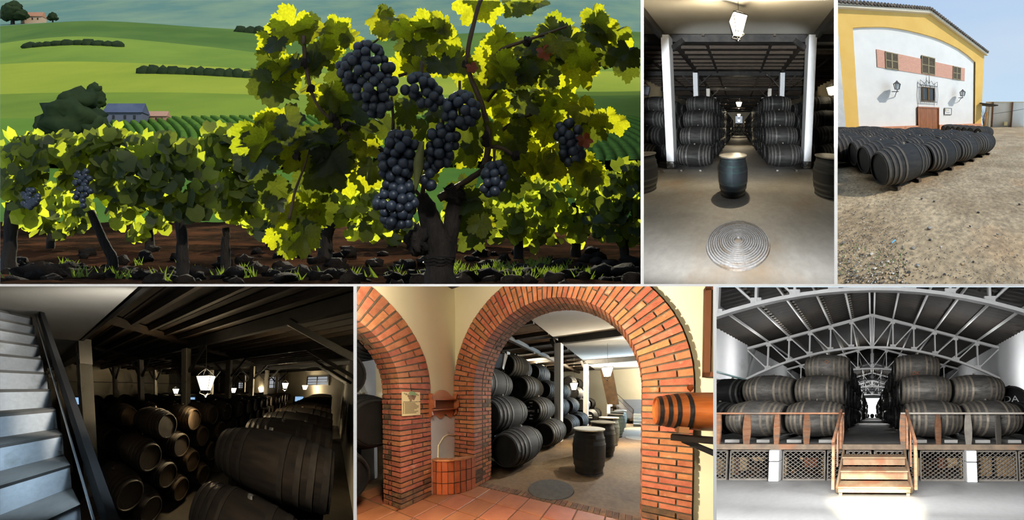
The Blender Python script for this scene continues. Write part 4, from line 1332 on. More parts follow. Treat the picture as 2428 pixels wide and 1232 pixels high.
# ================================================================ room with two brick arches
def build_arches():
    st = ST['5']
    rnd = random.Random(5)
    X0, Y0, TH = -3.13, 2.85, 0.50          # left wall plane, arch wall plane, wall thickness
    ZR = 4.7
    M_CW = mat('arch_room_cream', srgb(228, 214, 174), srgb(233, 220, 184), scale=0.9, bump=0.12, rough=0.85)
    M_NW = mat('niche_white', (0.62, 0.62, 0.62), (0.72, 0.71, 0.68), scale=1.6, bump=0.2, c3=(0.06, 0.055, 0.05), s3=2.6, lo3=0.66, hi3=0.8)
    M_BR = mat('arch_brick', srgb(165, 92, 58), srgb(190, 116, 78), scale=9, rough=0.85, bump=0.5, vary=0.22, huev=0.012, c3=srgb(200, 158, 122), s3=6, lo3=0.60, hi3=0.75)
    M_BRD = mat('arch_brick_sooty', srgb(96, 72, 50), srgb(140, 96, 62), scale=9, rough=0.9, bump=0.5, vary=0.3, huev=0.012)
    M_MO = mat('arch_mortar', srgb(104, 90, 70), srgb(80, 68, 52), scale=12, rough=0.95, bump=0.5)
    M_TILE = mat('terracotta_tile', srgb(160, 92, 56), srgb(178, 110, 70), scale=3, rough=0.6, vary=0.10, huev=0.006, c3=srgb(140, 70, 40), s3=2.2, lo3=0.6, hi3=0.75)
    M_GROUT = mat('tile_grout', srgb(110, 74, 46), rough=0.9)
    M_HF = mat('hall_earth_floor', srgb(112, 86, 54), srgb(142, 116, 80), scale=1.0, rough=0.8, bump=0.2, c3=srgb(122, 90, 50), s3=0.6, lo3=0.5, hi3=0.7, fine=0.2)
    M_BOARD = mat('hall_ceiling_board', (0.05, 0.032, 0.018), (0.12, 0.072, 0.038), scale=2.5, rough=0.85, vary=0.35)
    M_HW = mat('hall_cream_wall', (0.74, 0.68, 0.52), (0.80, 0.75, 0.60), scale=0.8)
    M_HP = mat('hall_white_plaster', (0.66, 0.66, 0.64), (0.74, 0.74, 0.72), scale=0.8)
    RC, RZ, RR, BW = -1.255, 1.80, 1.365, 0.52      # right arch: centre, spring height, inner radius, band width
    LC, LZ, LR = 0.87, 1.80, 0.945                  # left arch
    # ---------------- walls with arched openings
    def arch_wall(c, z, r, a0, a1, top, n=28):
        """polygon strip of a wall (along a) pierced by an arch"""
        pts = [(c - r, 0.0)] + [(c + r * math.cos(PI - PI * k / n), z + r * math.sin(PI * k / n)) for k in range(n + 1)] + [(c + r, 0.0)]
        V, F = [], []
        for a, b in pts:
            V.append((a, b))
        m = len(V)
        for a, b in pts:
            V.append((a, top))
        V += [(a0, 0), (a0, top), (a1, 0), (a1, top)]
        for k in range(m - 1):
            F.append((k, k + 1, m + k + 1, m + k))
        F.append((2 * m, 0, m, 2 * m + 1))
        F.append((m - 1, 2 * m + 2, 2 * m + 3, 2 * m - 1))
        return V, F, pts
    V, F, _ = arch_wall(RC, RZ, RR + BW - 0.05, X0, 4.0, ZR)
    struct(put(st, 'wall_back', G([(a, Y0 + 0.05, b) for a, b in V], F), M_CW, origin=(0, Y0, 0)), 'cream wall pierced by the large brick arch')
    V, F, _ = arch_wall(LC, LZ, LR + BW - 0.05, -1.2, Y0 + 0.05, ZR)
    struct(put(st, 'wall_left', G([(X0, a, b) for a, b in V], [tuple(reversed(f)) for f in F]), M_CW, origin=(X0, 2, 0)), 'cream wall pierced by the smaller brick arch')
    # ---------------- brick arches
    course = 0.0775
    def lay(root, toW, c, z, r, sides, a_lo, a_hi, limit, depth):
        """piers and ring of a brick arch.  toW(a, d, z): along the wall, into the wall, height"""
        cnt = [0]
        rest = []
        def brick(p8, dark):
            g = fixn(hexa([toW(*q) for q in p8[:4]], [toW(*q) for q in p8[4:]]))
            rest.append((0 if p8[0][1] < 0.1 else 1, len(rest), g, dark))
        j = 0.010
        nc = int(z / course)
        hc = z / nc
        for s in sides:
            for k in range(nc):
                z0, z1 = k * hc + j, (k + 1) * hc - j
                e = rnd.uniform(-0.004, 0.004)
                cut = 0.36 if k % 2 else 0.18
                for (u, v) in ((0, cut), (cut, BW)):
                    a, b = c + s * (r + u + (j if u else 0)), c + s * (r + v - j)
                    a, b = min(a, b), max(a, b)
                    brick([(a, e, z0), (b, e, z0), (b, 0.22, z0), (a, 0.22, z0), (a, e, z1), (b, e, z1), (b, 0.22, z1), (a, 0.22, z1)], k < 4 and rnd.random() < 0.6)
                dc = 0.40 if k % 2 else 0.31
                for (d0, d1) in (((0.235, dc - j), (dc + j, depth)) if depth > 0.3 else ()):
                    a, b = c + s * (r + e), c + s * (r + 0.2)
                    a, b = min(a, b), max(a, b)
                    brick([(a, d0, z0), (b, d0, z0), (b, d1, z0), (a, d1, z0), (a, d0, z1), (b, d0, z1), (b, d1, z1), (a, d1, z1)], rnd.random() < 0.25)
        n = int(PI * r / (course * 0.98))
        for k in range(n):
            t0, t1 = PI * k / n, PI * (k + 1) / n
            tm = (t0 + t1) / 2
            if not (a_lo <= tm <= a_hi):
                continue
            gp = 0.010 / r
            def pt(rad, t, d):
                return (c + rad * math.cos(t), d, z + rad * math.sin(t))
            e = rnd.uniform(-0.004, 0.004)
            cut = 0.36 if k % 2 else 0.17
            for (u, v) in ((0, cut), (cut, BW)):
                r0, r1 = r + u + (j if u else 0), r + v - j
                g0, g1 = gp, gp * r / (r + 0.2)
                brick([pt(r0, t0 + g0, e), pt(r1, t0 + g1, e), pt(r1, t0 + g1, 0.22), pt(r0, t0 + g0, 0.22), pt(r0, t1 - g0, e), pt(r1, t1 - g1, e), pt(r1, t1 - g1, 0.22), pt(r0, t1 - g0, 0.22)], False)
            dc = 0.40 if k % 2 else 0.31
            for (d0, d1) in ((0.235, dc - j), (dc + j, depth)):
                r0, r1 = r + e, r + 0.2
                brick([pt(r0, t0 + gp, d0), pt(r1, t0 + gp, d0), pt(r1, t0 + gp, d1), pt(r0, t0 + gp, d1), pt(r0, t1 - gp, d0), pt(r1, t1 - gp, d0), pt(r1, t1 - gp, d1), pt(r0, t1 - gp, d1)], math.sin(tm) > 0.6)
        left = {True: [], False: []}
        for fr, _, g, dark in sorted(rest, key=lambda q: q[:2]):      # face bricks first, those of the soffit after them
            if cnt[0] < limit:
                if put(st, 'brick', g, M_BRD if dark else M_BR, parent=root):
                    cnt[0] += 1
            else:
                left[dark].append(g)
        for dark, gl in left.items():
            if gl:
                tag(put(st, 'soffit_brickwork', join(*gl), M_BRD if dark else M_BR, parent=root), kind='stuff')
        # mortar core, a little behind the brick faces
        m = 40
        pr = [(c - r - 0.006, 0.0)] + [(c + (r + 0.006) * math.cos(PI - PI * k / m), z + (r + 0.006) * math.sin(PI * k / m)) for k in range(m + 1)] + [(c + r + 0.006, 0.0)]
        po = [(c - r - BW + 0.006, 0.0)] + [(c + (r + BW - 0.006) * math.cos(PI - PI * k / m), z + (r + BW - 0.006) * math.sin(PI * k / m)) for k in range(m + 1)] + [(c + r + BW - 0.006, 0.0)]
        VV, FF = [], []
        n2 = len(pr)
        for d in (0.012, depth - 0.005):
            VV += [toW(a, d, b) for a, b in pr]
            VV += [toW(a, d, b) for a, b in po]
        for k in range(n2 - 1):
            FF.append((k, k + 1, n2 + k + 1, n2 + k))
            FF.append((k, k + 1, 2 * n2 + k + 1, 2 * n2 + k))
            FF.append((n2 + k, n2 + k + 1, 3 * n2 + k + 1, 3 * n2 + k))
            FF.append((2 * n2 + k, 2 * n2 + k + 1, 3 * n2 + k + 1, 3 * n2 + k))
        put(st, 'mortar', fixn(G(VV, FF)), M_MO, parent=root)
    ra = holder(st, 'brick_arch', (RC, Y0, 0))
    tag(ra, 'large round arch of orange bricks opening onto the cask hall', 'arch')
    lay(ra, lambda a, d, z: (a, Y0 + d, z), RC, RZ, RR, (-1, 1), 0, PI, 300, TH)
    la = holder(st, 'brick_arch', (X0, LC, 0))
    tag(la, 'brick arch cut by the left edge, with a notice on its pier', 'arch')
    lay(la, lambda a, d, z: (X0 + 0.04 - d, a, z), LC, LZ, LR, (1,), 0, 1.3, 300, 0.45)
    # ---------------- floors
    fl = struct(holder(st, 'floor', (0, 1.5, 0)), 'terracotta tile floor of the arch room')
    put(st, 'grout_bed', box(-4.2, 3, -0.8, Y0 + 0.12, -0.08, -0.012), M_GROUT, parent=fl)
    ts = 0.40
    base = np.array([X0, Y0 + 0.12])
    tile = cham(0.008, ts - 0.008, 0.008, ts - 0.008, -0.03, 0.0, 0.006)
    for i in range(-3, 14):
        for j in range(1, 10):
            x, y = base[0] + i * ts, base[1] - j * ts
            if y < -0.7:
                continue
            put(st, 'floor_tile', tile, M_TILE, T(x, y, 0.0), parent=fl, key='ftile')
    struct(put(st, 'floor', box(-14, 6, Y0 + 0.12, 24, -0.1, -0.005), M_HF, origin=(0, 6, 0)), 'stained earth floor of the cask hall behind the arches')
    struct(put(st, 'floor', box(-14, X0 - 0.1, -2, Y0 + 0.12, -0.1, -0.006), M_HF, origin=(-6, 1, 0)), 'dark earth floor seen through the left arch')
    sill = struct(holder(st, 'trim_6', (RC, Y0 + 0.15, 0)), 'edge of small bricks along the arch threshold')
    for k in range(int((2 * RR + 1.5) / 0.085)):
        put(st, 'edge_brick', cham(0.004, 0.078, 0.0, 0.17, -0.02, 0.006, 0.005), M_BRD, T(RC - RR + k * 0.085, Y0 + 0.12 + 0.0, 0), parent=sill, key='ebrick')
    # ---------------- ceiling with beam
    struct(put(st, 'ceiling', box(X0, 4, -0.5, Y0, ZR - 0.75, ZR - 0.6), mat('arch_room_ceiling', (0.62, 0.55, 0.40), rough=0.9)), 'cream ceiling of the arch room')
    o = put(st, 'ceiling_beam', bar((X0 + 0.02, Y0 - 0.14, ZR - 0.86), (3, Y0 - 0.14, ZR - 0.86), 0.2, 0.22), M_DARKWOOD)
    tag(o, 'dark timber beam along the top of the arch wall', 'beam')
    # ---------------- niche: basin, tap, shelf, pipe
    ny0 = LC + LR + BW
    o = struct(put(st, 'trim_7', box(X0, X0 + 0.015, ny0 - 0.02, Y0 + 0.05, 0, 1.62), M_NW), 'whitewashed stained corner between the two arches')
    o = struct(put(st, 'trim_8', box(X0, RC - RR - BW + 0.06, Y0 + 0.03, Y0 + 0.05, 0, 1.62), M_CW), 'cream corner strip behind the basin')
    bs = holder(st, 'corner_basin', (X0, Y0, 0))
    tag(bs, 'curved corner basin faced with red tiles under the tap', 'basin')
    M_BT = mat('basin_tile', srgb(162, 74, 34), srgb(180, 92, 48), scale=4, rough=0.5, vary=0.15)
    bc, br_, bh = np.array([X0, Y0 + 0.03]), 0.52, 0.60
    na = 8
    for i in range(na):
        for k in range(3):
            t0, t1 = -PI / 2 * (i + 0.06) / na, -PI / 2 * (i + 0.94) / na
            z0, z1 = bh * k / 3 + 0.006, bh * (k + 1) / 3 - 0.006
            if k == 2:
                z1 = bh * 0.97
            P = lambda r, t, z: (bc[0] + r * math.cos(t), bc[1] + r * math.sin(t), z)
            g = fixn(hexa([P(br_, t0, z0), P(br_, t1, z0), P(br_ - 0.03, t1, z0), P(br_ - 0.03, t0, z0)], [P(br_, t0, z1), P(br_, t1, z1), P(br_ - 0.03, t1, z1), P(br_ - 0.03, t0, z1)]))
            put(st, 'facing_tile', g, M_BT, parent=bs)
    ring = []
    for k in range(13):
        t = -PI / 2 * k / 12
        ring.append(t)
    VV = [(bc[0] + r * math.cos(t), bc[1] + r * math.sin(t), z) for (r, z) in ((br_ - 0.012, 0), (br_ - 0.012, bh), (br_ - 0.09, bh), (br_ - 0.09, 0.2)) for t in ring]
    FF = [(q * 13 + k, q * 13 + k + 1, (q + 1) * 13 + k + 1, (q + 1) * 13 + k) for q in range(3) for k in range(12)]
    put(st, 'basin_wall', fixn(G(VV, FF)), M_MO, parent=bs)
    put(st, 'basin_bowl', G([(bc[0], bc[1], 0.5)] + [(bc[0] + (br_ - 0.09) * math.cos(t), bc[1] + (br_ - 0.09) * math.sin(t), 0.5) for t in ring], [(0, k + 1, k + 2) for k in range(12)]), M_CW, parent=bs)
    VV = [(bc[0] + r * math.cos(t), bc[1] + r * math.sin(t), z) for (r, z) in ((br_ + 0.01, bh - 0.02), (br_ + 0.01, bh + 0.012), (br_ - 0.1, bh + 0.012), (br_ - 0.1, bh - 0.02)) for t in ring]
    FF = [(q * 13 + k, q * 13 + k + 1, ((q + 1) % 4) * 13 + k + 1, ((q + 1) % 4) * 13 + k) for q in range(4) for k in range(12)]
    put(st, 'basin_rim', fixn(G(VV, FF)), M_BR, parent=bs)
    q = st.on(1075, 1050, 1, Y0 + 0.03)
    tp = holder(st, 'tap', q)
    tag(tp, 'small dark brass tap above the corner basin', 'tap')
    MT = mat('tap_brass', (0.10, 0.07, 0.04), rough=0.4, metal=0.6)
    put(st, 'spout', tube([q, q - [0, 0.09, 0], q - [-0.01, 0.12, 0.06]], 0.014, 6), MT, parent=tp)
    put(st, 'handle', bar(q + [-0.05, -0.06, 0.035], q + [0.05, -0.06, 0.035], 0.018, 0.018), MT, parent=tp)
    put(st, 'flange', xf(fixn(join(lathe([(0, 0.03), (0.01, 0.03)], 10), disc(0.03, 10, 'z', 0.01))), T(*q) @ R('X', PI / 2)), MT, parent=tp)
    q1, q2 = st.on(1040, 1090, 0, X0 + 0.02), st.on(1057, 1032, 0, X0 + 0.02)
    o = put(st, 'wall_cable', tube([st.on(1011, 985, 0, X0 + 0.03), st.on(1012, 1040, 0, X0 + 0.03), st.on(1014, 1060, 0, X0 + 0.03)], 0.008, 5), M_IRON)
    tag(o, 'thin black cable hanging beside the wooden shelf', 'cable')
    o = put(st, 'splash_edge', tube([st.on(1039, 1088, 0, X0 + 0.02), st.on(1040, 1055, 0, X0 + 0.02), st.on(1052, 1036, 0, X0 + 0.02), st.on(1062, 1030, 0, X0 + 0.02), st.on(1085, 1030, 1, Y0 + 0.04)], 0.014, 5), M_CW)
    tag(o, 'raised cream plaster edge framing the basin niche', 'moulding')
    # wooden wall shelf with scalloped boards
    M_SH = mat('shelf_stained', srgb(166, 92, 54), srgb(186, 112, 72), scale=4, stretch=(1, 1, 3), rough=0.5)
    M_SH2 = mat('shelf_crest_pale', srgb(206, 146, 112), srgb(216, 160, 128), scale=4, rough=0.5)  # paler crest and darker inside give relief lost to frontal light
    sh = holder(st, 'wall_shelf', st.on(1050, 980, 0, X0 + 0.05))
    tag(sh, 'scalloped reddish wooden shelf in the corner between the arches', 'shelf')
    ya = ny0 - 0.03
    yb = Y0 - 0.02
    def zof(py):
        return st.on(1050, py, 0, X0 + 0.05)[2]
    zt, zm, z2, zl = zof(930), zof(945), zof(968), zof(982)
    prof = [(ya, zm)] + [(ya + (yb - ya) * t, zm + 0.05 + 0.11 * max(0, math.sin(PI * (t - 0.15) / 0.7)) ** 0.7 * (1 if 0.15 < t < 0.85 else 0)) for t in np.linspace(0, 1, 17)] + [(yb, zm)]
    put(st, 'crest_board', xf(prism(prof, 0, 0.025), np.array([[0, 1, 0, X0 + 0.02], [1, 0, 0, 0], [0, 0, 1, 0], [0, 0, 0, 1.0]])), M_SH2, parent=sh)
    put(st, 'shelf_board', box(X0 + 0.015, X0 + 0.14, ya, yb, zm - 0.02, zm), M_SH, parent=sh)
    put(st, 'back_board', box(X0 + 0.015, X0 + 0.035, ya, yb, z2, zm - 0.02), mat('shelf_inside_shade', srgb(128, 72, 46), rough=0.6), parent=sh)  # recess shade put into a darker board colour
    put(st, 'lower_board', box(X0 + 0.015, X0 + 0.14, ya, yb, z2 - 0.02, z2), M_SH, parent=sh)
    prof = [(ya, z2 - 0.02)] + [(ya + (yb - ya) * t, z2 - 0.14 - 0.035 * math.cos(t * PI * 5)) for t in np.linspace(0, 1, 21)] + [(yb, z2 - 0.02)]
    put(st, 'apron_board', xf(prism(prof, 0, 0.025), np.array([[0, 1, 0, X0 + 0.02], [1, 0, 0, 0], [0, 0, 1, 0], [0, 0, 0, 1.0]])), M_SH, parent=sh)
    for yy in (ya, yb):
        sp_ = [(0, z2 - 0.16), (0.10, z2 - 0.10), (0.07, z2), (0.15, z2 + 0.03), (0.15, zm - 0.03), (0.08, zm), (0.10, zm + 0.08), (0, zm + 0.1)]
        put(st, 'side_bracket', xf(prism(sp_, -0.012, 0.012), T(X0 + 0.02, yy, 0)), M_SH, parent=sh)
    # notice on the left pier
    na_, nb = st.on(952.5, 928, 0, X0 + 0.06), st.on(996, 983, 0, X0 + 0.06)
    nt = holder(st, 'notice', (X0 + 0.06, na_[1], nb[2]))
    tag(nt, 'cream printed notice with grape vignette on the left brick pier', 'notice')
    MN = T(X0 + 0.058, (na_[1] + nb[1]) / 2, (na_[2] + nb[2]) / 2) @ R('Z', PI / 2)
    w, h = abs(nb[1] - na_[1]), abs(na_[2] - nb[2])
    put(st, 'sheet', box(-w / 2, w / 2, -0.008, 0.004, -h / 2, h / 2), mat('notice_paper', srgb(226, 206, 150), srgb(232, 214, 164), scale=3, rough=0.8), MN, parent=nt)
    M_INK = mat('notice_ink', srgb(88, 70, 48), rough=0.9)
    M_INK2 = mat('notice_ink_pale', srgb(160, 140, 98), rough=0.9)
    put(st, 'heading', xf(text_geo('MANDAMIENTOS DEL VINO', w * 0.082, 0.002), T(0.02, -0.0095, 0.08 * h)), M_INK, MN, parent=nt)
    for k in range(8):
        ww = w * rnd.uniform(0.5, 0.8)
        x0 = -0.36 * w
        put(st, 'text_line', box(x0, x0 + ww, -0.0100, -0.008, 0.02 * h - 0.058 * h * k - 0.008, 0.02 * h - 0.058 * h * k + 0.008), M_INK2, MN, parent=nt)
        put(st, 'text_number', box(-0.46 * w, -0.40 * w, -0.0100, -0.008, 0.02 * h - 0.058 * h * k - 0.008, 0.02 * h - 0.058 * h * k + 0.008), M_INK2, MN, parent=nt)
    for gx, gz, s, c in ((-0.04, 0.24, 1.0, srgb(150, 118, 84)), (0.12, 0.26, 0.8, srgb(150, 100, 66))):
        for k, (dx, dz) in enumerate([(-1, 1), (0, 1), (1, 1), (-0.5, 0), (0.5, 0), (0, -1)]):
            put(st, 'printed_grape', xf(fixn(join(disc(0.022 * s, 8))), T((gx) * w + dx * 0.03 * s, -0.0105, gz * h + dz * 0.03 * s) @ R('X', PI / 2)), mat('notice_grape%d' % (s > 0.9), c), MN, parent=nt)
        put(st, 'printed_leaf', xf(disc(0.035 * s, 7), T(gx * w + 0.01, -0.0112, gz * h + 0.075 * s) @ R('X', PI / 2)), mat('notice_leaf', srgb(120, 150, 96)), MN, parent=nt)
    for k in range(9):
        put(st, 'printed_flourish', xf(disc(0.012 + 0.006 * (k % 2), 6), T((-0.38 + 0.095 * k) * w, -0.0105, (0.43 - 0.03 * (k % 3)) * h) @ R('X', PI / 2)), M_INK2, MN, parent=nt)
    # picture frame at the right edge
    yq = Y0 - 0.02
    a, b = st.on(1671, 703, 1, yq), st.on(1686, 893, 1, yq)
    pf = holder(st, 'picture_frame', b)
    tag(pf, 'wooden picture frame cut by the right edge of the arch room', 'picture')
    zt_, zb_ = a[2] + 0.1, b[2]
    put(st, 'frame_rail', join(box(a[0], a[0] + 0.05, yq - 0.03, yq + 0.05, zb_, zt_), box(a[0], a[0] + 0.7, yq - 0.03, yq + 0.05, zb_, zb_ + 0.05), box(a[0], a[0] + 0.7, yq - 0.03, yq + 0.05, zt_ - 0.05, zt_)), mat('frame_walnut', srgb(112, 66, 36), rough=0.4), parent=pf)
    put(st, 'mount', box(a[0] + 0.05, a[0] + 0.7, yq - 0.005, yq + 0.01, zb_ + 0.05, zt_ - 0.05), mat('frame_mount', srgb(190, 175, 140)), parent=pf)
    put(st, 'picture', box(a[0] + 0.12, a[0] + 0.7, yq - 0.012, yq - 0.004, zb_ + 0.15, zt_ - 0.12), mat('frame_grey', srgb(128, 122, 108), rough=0.3), parent=pf)
    # ---------------- small varnished keg on a wall bracket with a glass on top
    MK = mat('keg_varnished', srgb(190, 96, 42), srgb(214, 122, 60), scale=3, stretch=(1, 5, 5), rough=0.35)
    kc = st.at(1668, 975, 1.95)
    kx = st.at(1565, 968, 2.1)
    ax = st.at(1700, 975, 1.92) - st.at(1600, 971, 2.03)
    yaw = math.atan2(ax[1], ax[0])
    MKG = T(*kc) @ R('Z', yaw) @ np.diag([0.62, 0.40, 0.40, 1])
    kg = put(st, 'varnished_keg', CG[0]['body'], MK, MKG, smooth='auto')
    tag(kg, 'small orange varnished keg with black hoops on the wall bracket', 'keg')
    for i, hgeo in enumerate(CG[0]['hoops']):
        put(st, 'hoop', hgeo, M_IRON, MKG, parent=kg, smooth='auto')
    for i in (0, 1):
        put(st, 'cask_head', CG[0]['heads'][i], MK, MKG, parent=kg)
    gp = st.at(1637, 918, 1.98)
    gz = kc[2] + 0.185
    gprof = [(0.0, 0.03), (0.004, 0.03), (0.006, 0.004), (0.03, 0.004), (0.036, 0.012), (0.05, 0.026), (0.07, 0.03), (0.09, 0.024)]
    o = put(st, 'wine_glass', fixn(lathe(gprof, 14)), mat('glass_orange_tint', srgb(170, 84, 40), rough=0.15), T(gp[0], gp[1], st.at(1637, 935, 1.98)[2]) @ np.diag([0.95, 0.95, 1.05, 1]), smooth='auto')
    tag(o, 'small stemmed glass standing upside on top of the keg', 'glass')
    bk = holder(st, 'wall_bracket', kc - [0, 0, 0.3])
    tag(bk, 'dark timber bracket with diagonal strut holding the varnished keg', 'bracket')
    b0, b1 = st.at(1592, 1035, 2.0), st.at(1720, 1046, 1.75)
    put(st, 'arm', bar(b0, b1, 0.12, 0.05), M_DARKWOOD, parent=bk)
    put(st, 'strut', bar(st.at(1618, 1042, 1.98), st.at(1720, 1085, 1.80), 0.07, 0.045), M_STEELDK, parent=bk)
    put(st, 'wedge_block', bar(st.at(1605, 1016, 1.95), st.at(1628, 1018, 1.93), 0.10, 0.055), mat('wedge_pine', srgb(176, 120, 76)), parent=bk)
    # ---------------- hall behind the arches
    XLH, XRH, YF, ZH = -13, 1.9, 17.5, 4.1
    struct(put(st, 'wall_back', box(XLH, XRH + 3, YF, YF + 0.3, 0, ZH + 0.5), M_HW), 'cream end wall of the cask hall behind the arch')
    struct(put(st, 'wall_right', box(XRH, XRH + 0.2, Y0 + 0.6, YF, 0, ZH + 0.5), M_HP), 'white right wall of the cask hall behind the arch')
    struct(put(st, 'wall_left', box(XLH - 0.2, XLH, -3, YF, 0, ZH + 0.5), M_HW), 'far cream wall seen over the casks')
    struct(put(st, 'ceiling', box(-2.75, XRH, Y0 + TH, YF, 4.0, 4.15), M_HP), 'white plaster ceiling bay above the cask tables')
    dk = struct(holder(st, 'ceiling', (-4, 8, 4.05)), 'brown board ceiling above the stacked casks')
    y = 0.0
    while y < YF:
        put(st, 'board', box(XLH, -2.75, y, y + 0.48, 4.06, 4.11), M_BOARD, parent=dk)
        y += 0.5
    put(st, 'roof_lining', box(XLH, -2.75, -3, YF, 4.11, 4.16), M_STEELDK, parent=dk)
    for k in range(13):
        yy = 2.0 + k * 1.2
        o = put(st, 'joist', bar((XLH, yy, 4.0), (-2.75, yy, 4.0), 0.09, 0.12), M_DARKWOOD)
        tag(o, 'dark joist across the board ceiling of the cask hall', 'joist', 'cask hall joists')
    for x in (-4.2, -7.0):
        o = put(st, 'long_beam', bar((x, 0, 3.92), (x, YF, 3.92), 0.16, 0.16), M_DARKWOOD)
        tag(o, 'long dark beam under the hall ceiling, %s' % ('over the first stacks' if x > -5 else 'farther left'), 'beam')
    cols = [7.5, 12.6]
    for i, yy in enumerate(cols):
        o = put(st, 'cross_beam', bar((-2.6, yy, 3.88), (XRH, yy, 3.88), 0.18, 0.24), M_STEELDK)
        tag(o, 'black steel beam under the white hall ceiling, %s' % ('nearer one', 'farther one')[i], 'beam')
        rt = holder(st, 'pillar', (-2.6, yy, 0))
        tag(rt, 'white square pillar in front of the cask stacks, %s' % ('nearer one', 'farther one')[i], 'pillar')
        put(st, 'shaft', cham(-0.14, 0.14, -0.14, 0.14, 0, 3.78, 0.012), M_WHITE, T(-2.6, yy, 0), parent=rt, key='hshaft')
        put(st, 'head_bracket', bar((-0.12, 0, 3.6), (-0.3, 0, 4.0), 0.16, 0.14), M_STEELDK, T(-2.6, yy, 0), parent=rt, key='hbr')
    for i, (x, yy) in enumerate(((-5.5, 8.2), (-7.6, 12.4), (-5.5, 12.4), (-9, 15.5), (-4.9, 2.2))):
        rt = holder(st, 'pillar', (x, yy, 0))
        tag(rt, 'whitish pillar rising behind the cask stacks, %s' % ('nearer one', 'farther one', 'far left nearer one', 'far left farther one', 'seen through the left arch')[i], 'pillar')
        put(st, 'shaft', cham(-0.14, 0.14, -0.14, 0.14, 0, 3.9, 0.012), M_PLAST, T(x, yy, 0), parent=rt, key='hshaft2')
        for q in (-1, 1):
            put(st, 'brace', bar((0, q * 0.14, 3.2), (0, q * 0.8, 3.95), 0.07, 0.08), M_STEELDK, T(x, yy, 0), parent=rt, key=('hbrace', q))
    # pyramids of casks, heads towards the viewer
    names = ['nearest', 'second', 'third', 'fourth', 'fifth', 'sixth']
    made = {}
    for k, yy in enumerate((4.28, 6.5, 8.55, 10.5, 13.6, 15.6)):
        for r in range(4):
            for c in range(4 - (r > 2)):
                row = ('bottom', 'second', 'third', 'top')[r]
                lod = 0 if (k < 3 and c < 3) else (1 if k < 4 else 2)
                cp = (-2.52 - r * 0.46 - c * 0.97 + rnd.uniform(-0.03, 0.03), yy + rnd.uniform(-0.05, 0.05) - 0.02 * r, 0.52 + r * 0.75)
                made[k, r, c] = cp, cask(st, cp, PI / 2, rnd.uniform(-0.4, 0.4), lod,
                     'black cask, %s row of the %s pyramid, %s from the aisle' % (row, names[k], ('first', 'second', 'third', 'fourth')[c]), None, style='soot')
    for r in range(4):
        for c in range(3):
            cask(st, (-4.2 - 0.03 * r, -0.75 + c * 1.02 + (r % 2) * 0.5, 0.53 + r * 0.74), 0, rnd.uniform(-0.4, 0.4), 0,
                 'dark cask seen through the left arch, %s row, %s' % (('bottom', 'second', 'third', 'top')[r], ('nearest', 'middle', 'farthest')[c]), None, style='soot')
    # white marks on two heads
    for kk in ((1, 1, 0), (4, 0, 0), (4, 1, 0)):
        cp, ob = made.get(kk, (None, None))
        if ob is None:
            continue
        y = cp[1] - 0.628
        if kk[0] == 1:
            put(st, 'chalk_lettering', text_geo('Jerez', 0.13, 0.002), M_WHITE, T(cp[0], y, cp[2]), parent=ob)
            for dx, dzz, ww, hh in ((0, 0.26, 0.12, 0.04), (0, -0.26, 0.12, 0.04), (-0.26, 0, 0.035, 0.11), (0.26, 0, 0.035, 0.11), (0.01, -0.15, 0.13, 0.014), (0.0, -0.15, 0.016, 0.07), (-0.08, 0.11, 0.07, 0.02), (0.02, 0.15, 0.06, 0.02)):
                put(st, 'chalk_mark', box(-ww / 2, ww / 2, -0.002, 0.002, -hh / 2, hh / 2), M_WHITE, T(cp[0] + dx, y, cp[2] + dzz), parent=ob)
        else:
            for dzz, ww in ((0.09, 0.36), (-0.05, 0.42)):
                put(st, 'chalk_mark', box(-ww / 2, ww / 2, -0.002, 0.002, -0.03, 0.03), M_WHITE, T(cp[0], y, cp[2] + dzz), parent=ob)
            break
    # upright cask tables
    MB = mat('table_cask_black', (0.012, 0.012, 0.012), (0.022, 0.022, 0.021), scale=4, rough=0.5)
    MBG = mat('table_cask_green', (0.10, 0.14, 0.13), (0.13, 0.18, 0.165), scale=4, rough=0.5)
    MBD = mat('table_cask_darkgreen', (0.035, 0.045, 0.042), (0.05, 0.065, 0.06), scale=4, rough=0.5)
    ML = mat('table_lid_pale', (0.55, 0.50, 0.38), (0.66, 0.62, 0.50), scale=6, rough=0.4)
    for k, (px, py, m) in enumerate(((1396, 1117, MB), (1428, 1078, MB), (1443, 1053, MBD), (1457, 1034, MBG), (1464, 1021, MBG), (1470, 1012, MBD))):
        q = st.floor(px, py)
        standing_cask(st, q[0], q[1], '%s upright cask table in the hall behind the arch' % ('nearest black', 'second black', 'third dark green', 'fourth pale green', 'fifth pale green', 'farthest')[k], 'hall cask tables', m, m, ML, 1.04)
    # floor cover
    for px, py, rr, nm in ((1306, 1159, 0.42, 'round dark drain cover in the hall floor near the arch'), (1508, 1038, 0.42, 'pale round drain cover far along the hall floor')):
        q = st.floor(px, py)
        o = put(st, 'drain_cover', fixn(join(lathe([(-0.004, rr), (0.015, rr - 0.01)], 32), disc(rr - 0.01, 32, 'z', 0.015))), mat('drain_stone' + nm[6:10], (0.07, 0.06, 0.045) if 'dark' in nm else (0.5, 0.48, 0.44), (0.10, 0.09, 0.07) if 'dark' in nm else (0.4, 0.38, 0.35), scale=9, rough=0.8, fine=0.3), T(q[0], q[1], 0))
        tag(o, nm, 'drain cover')
    # stair block at the far end with a blue-lit wall, dark door, brown leaning duct
    sx0, sx1 = st.on(1447, 1000, 1, 14.5)[0], XRH
    stc = holder(st, 'stone_stairs', (1.0, 14.5, 0))
    tag(stc, 'white stone stairs climbing to the right at the hall end', 'staircase')
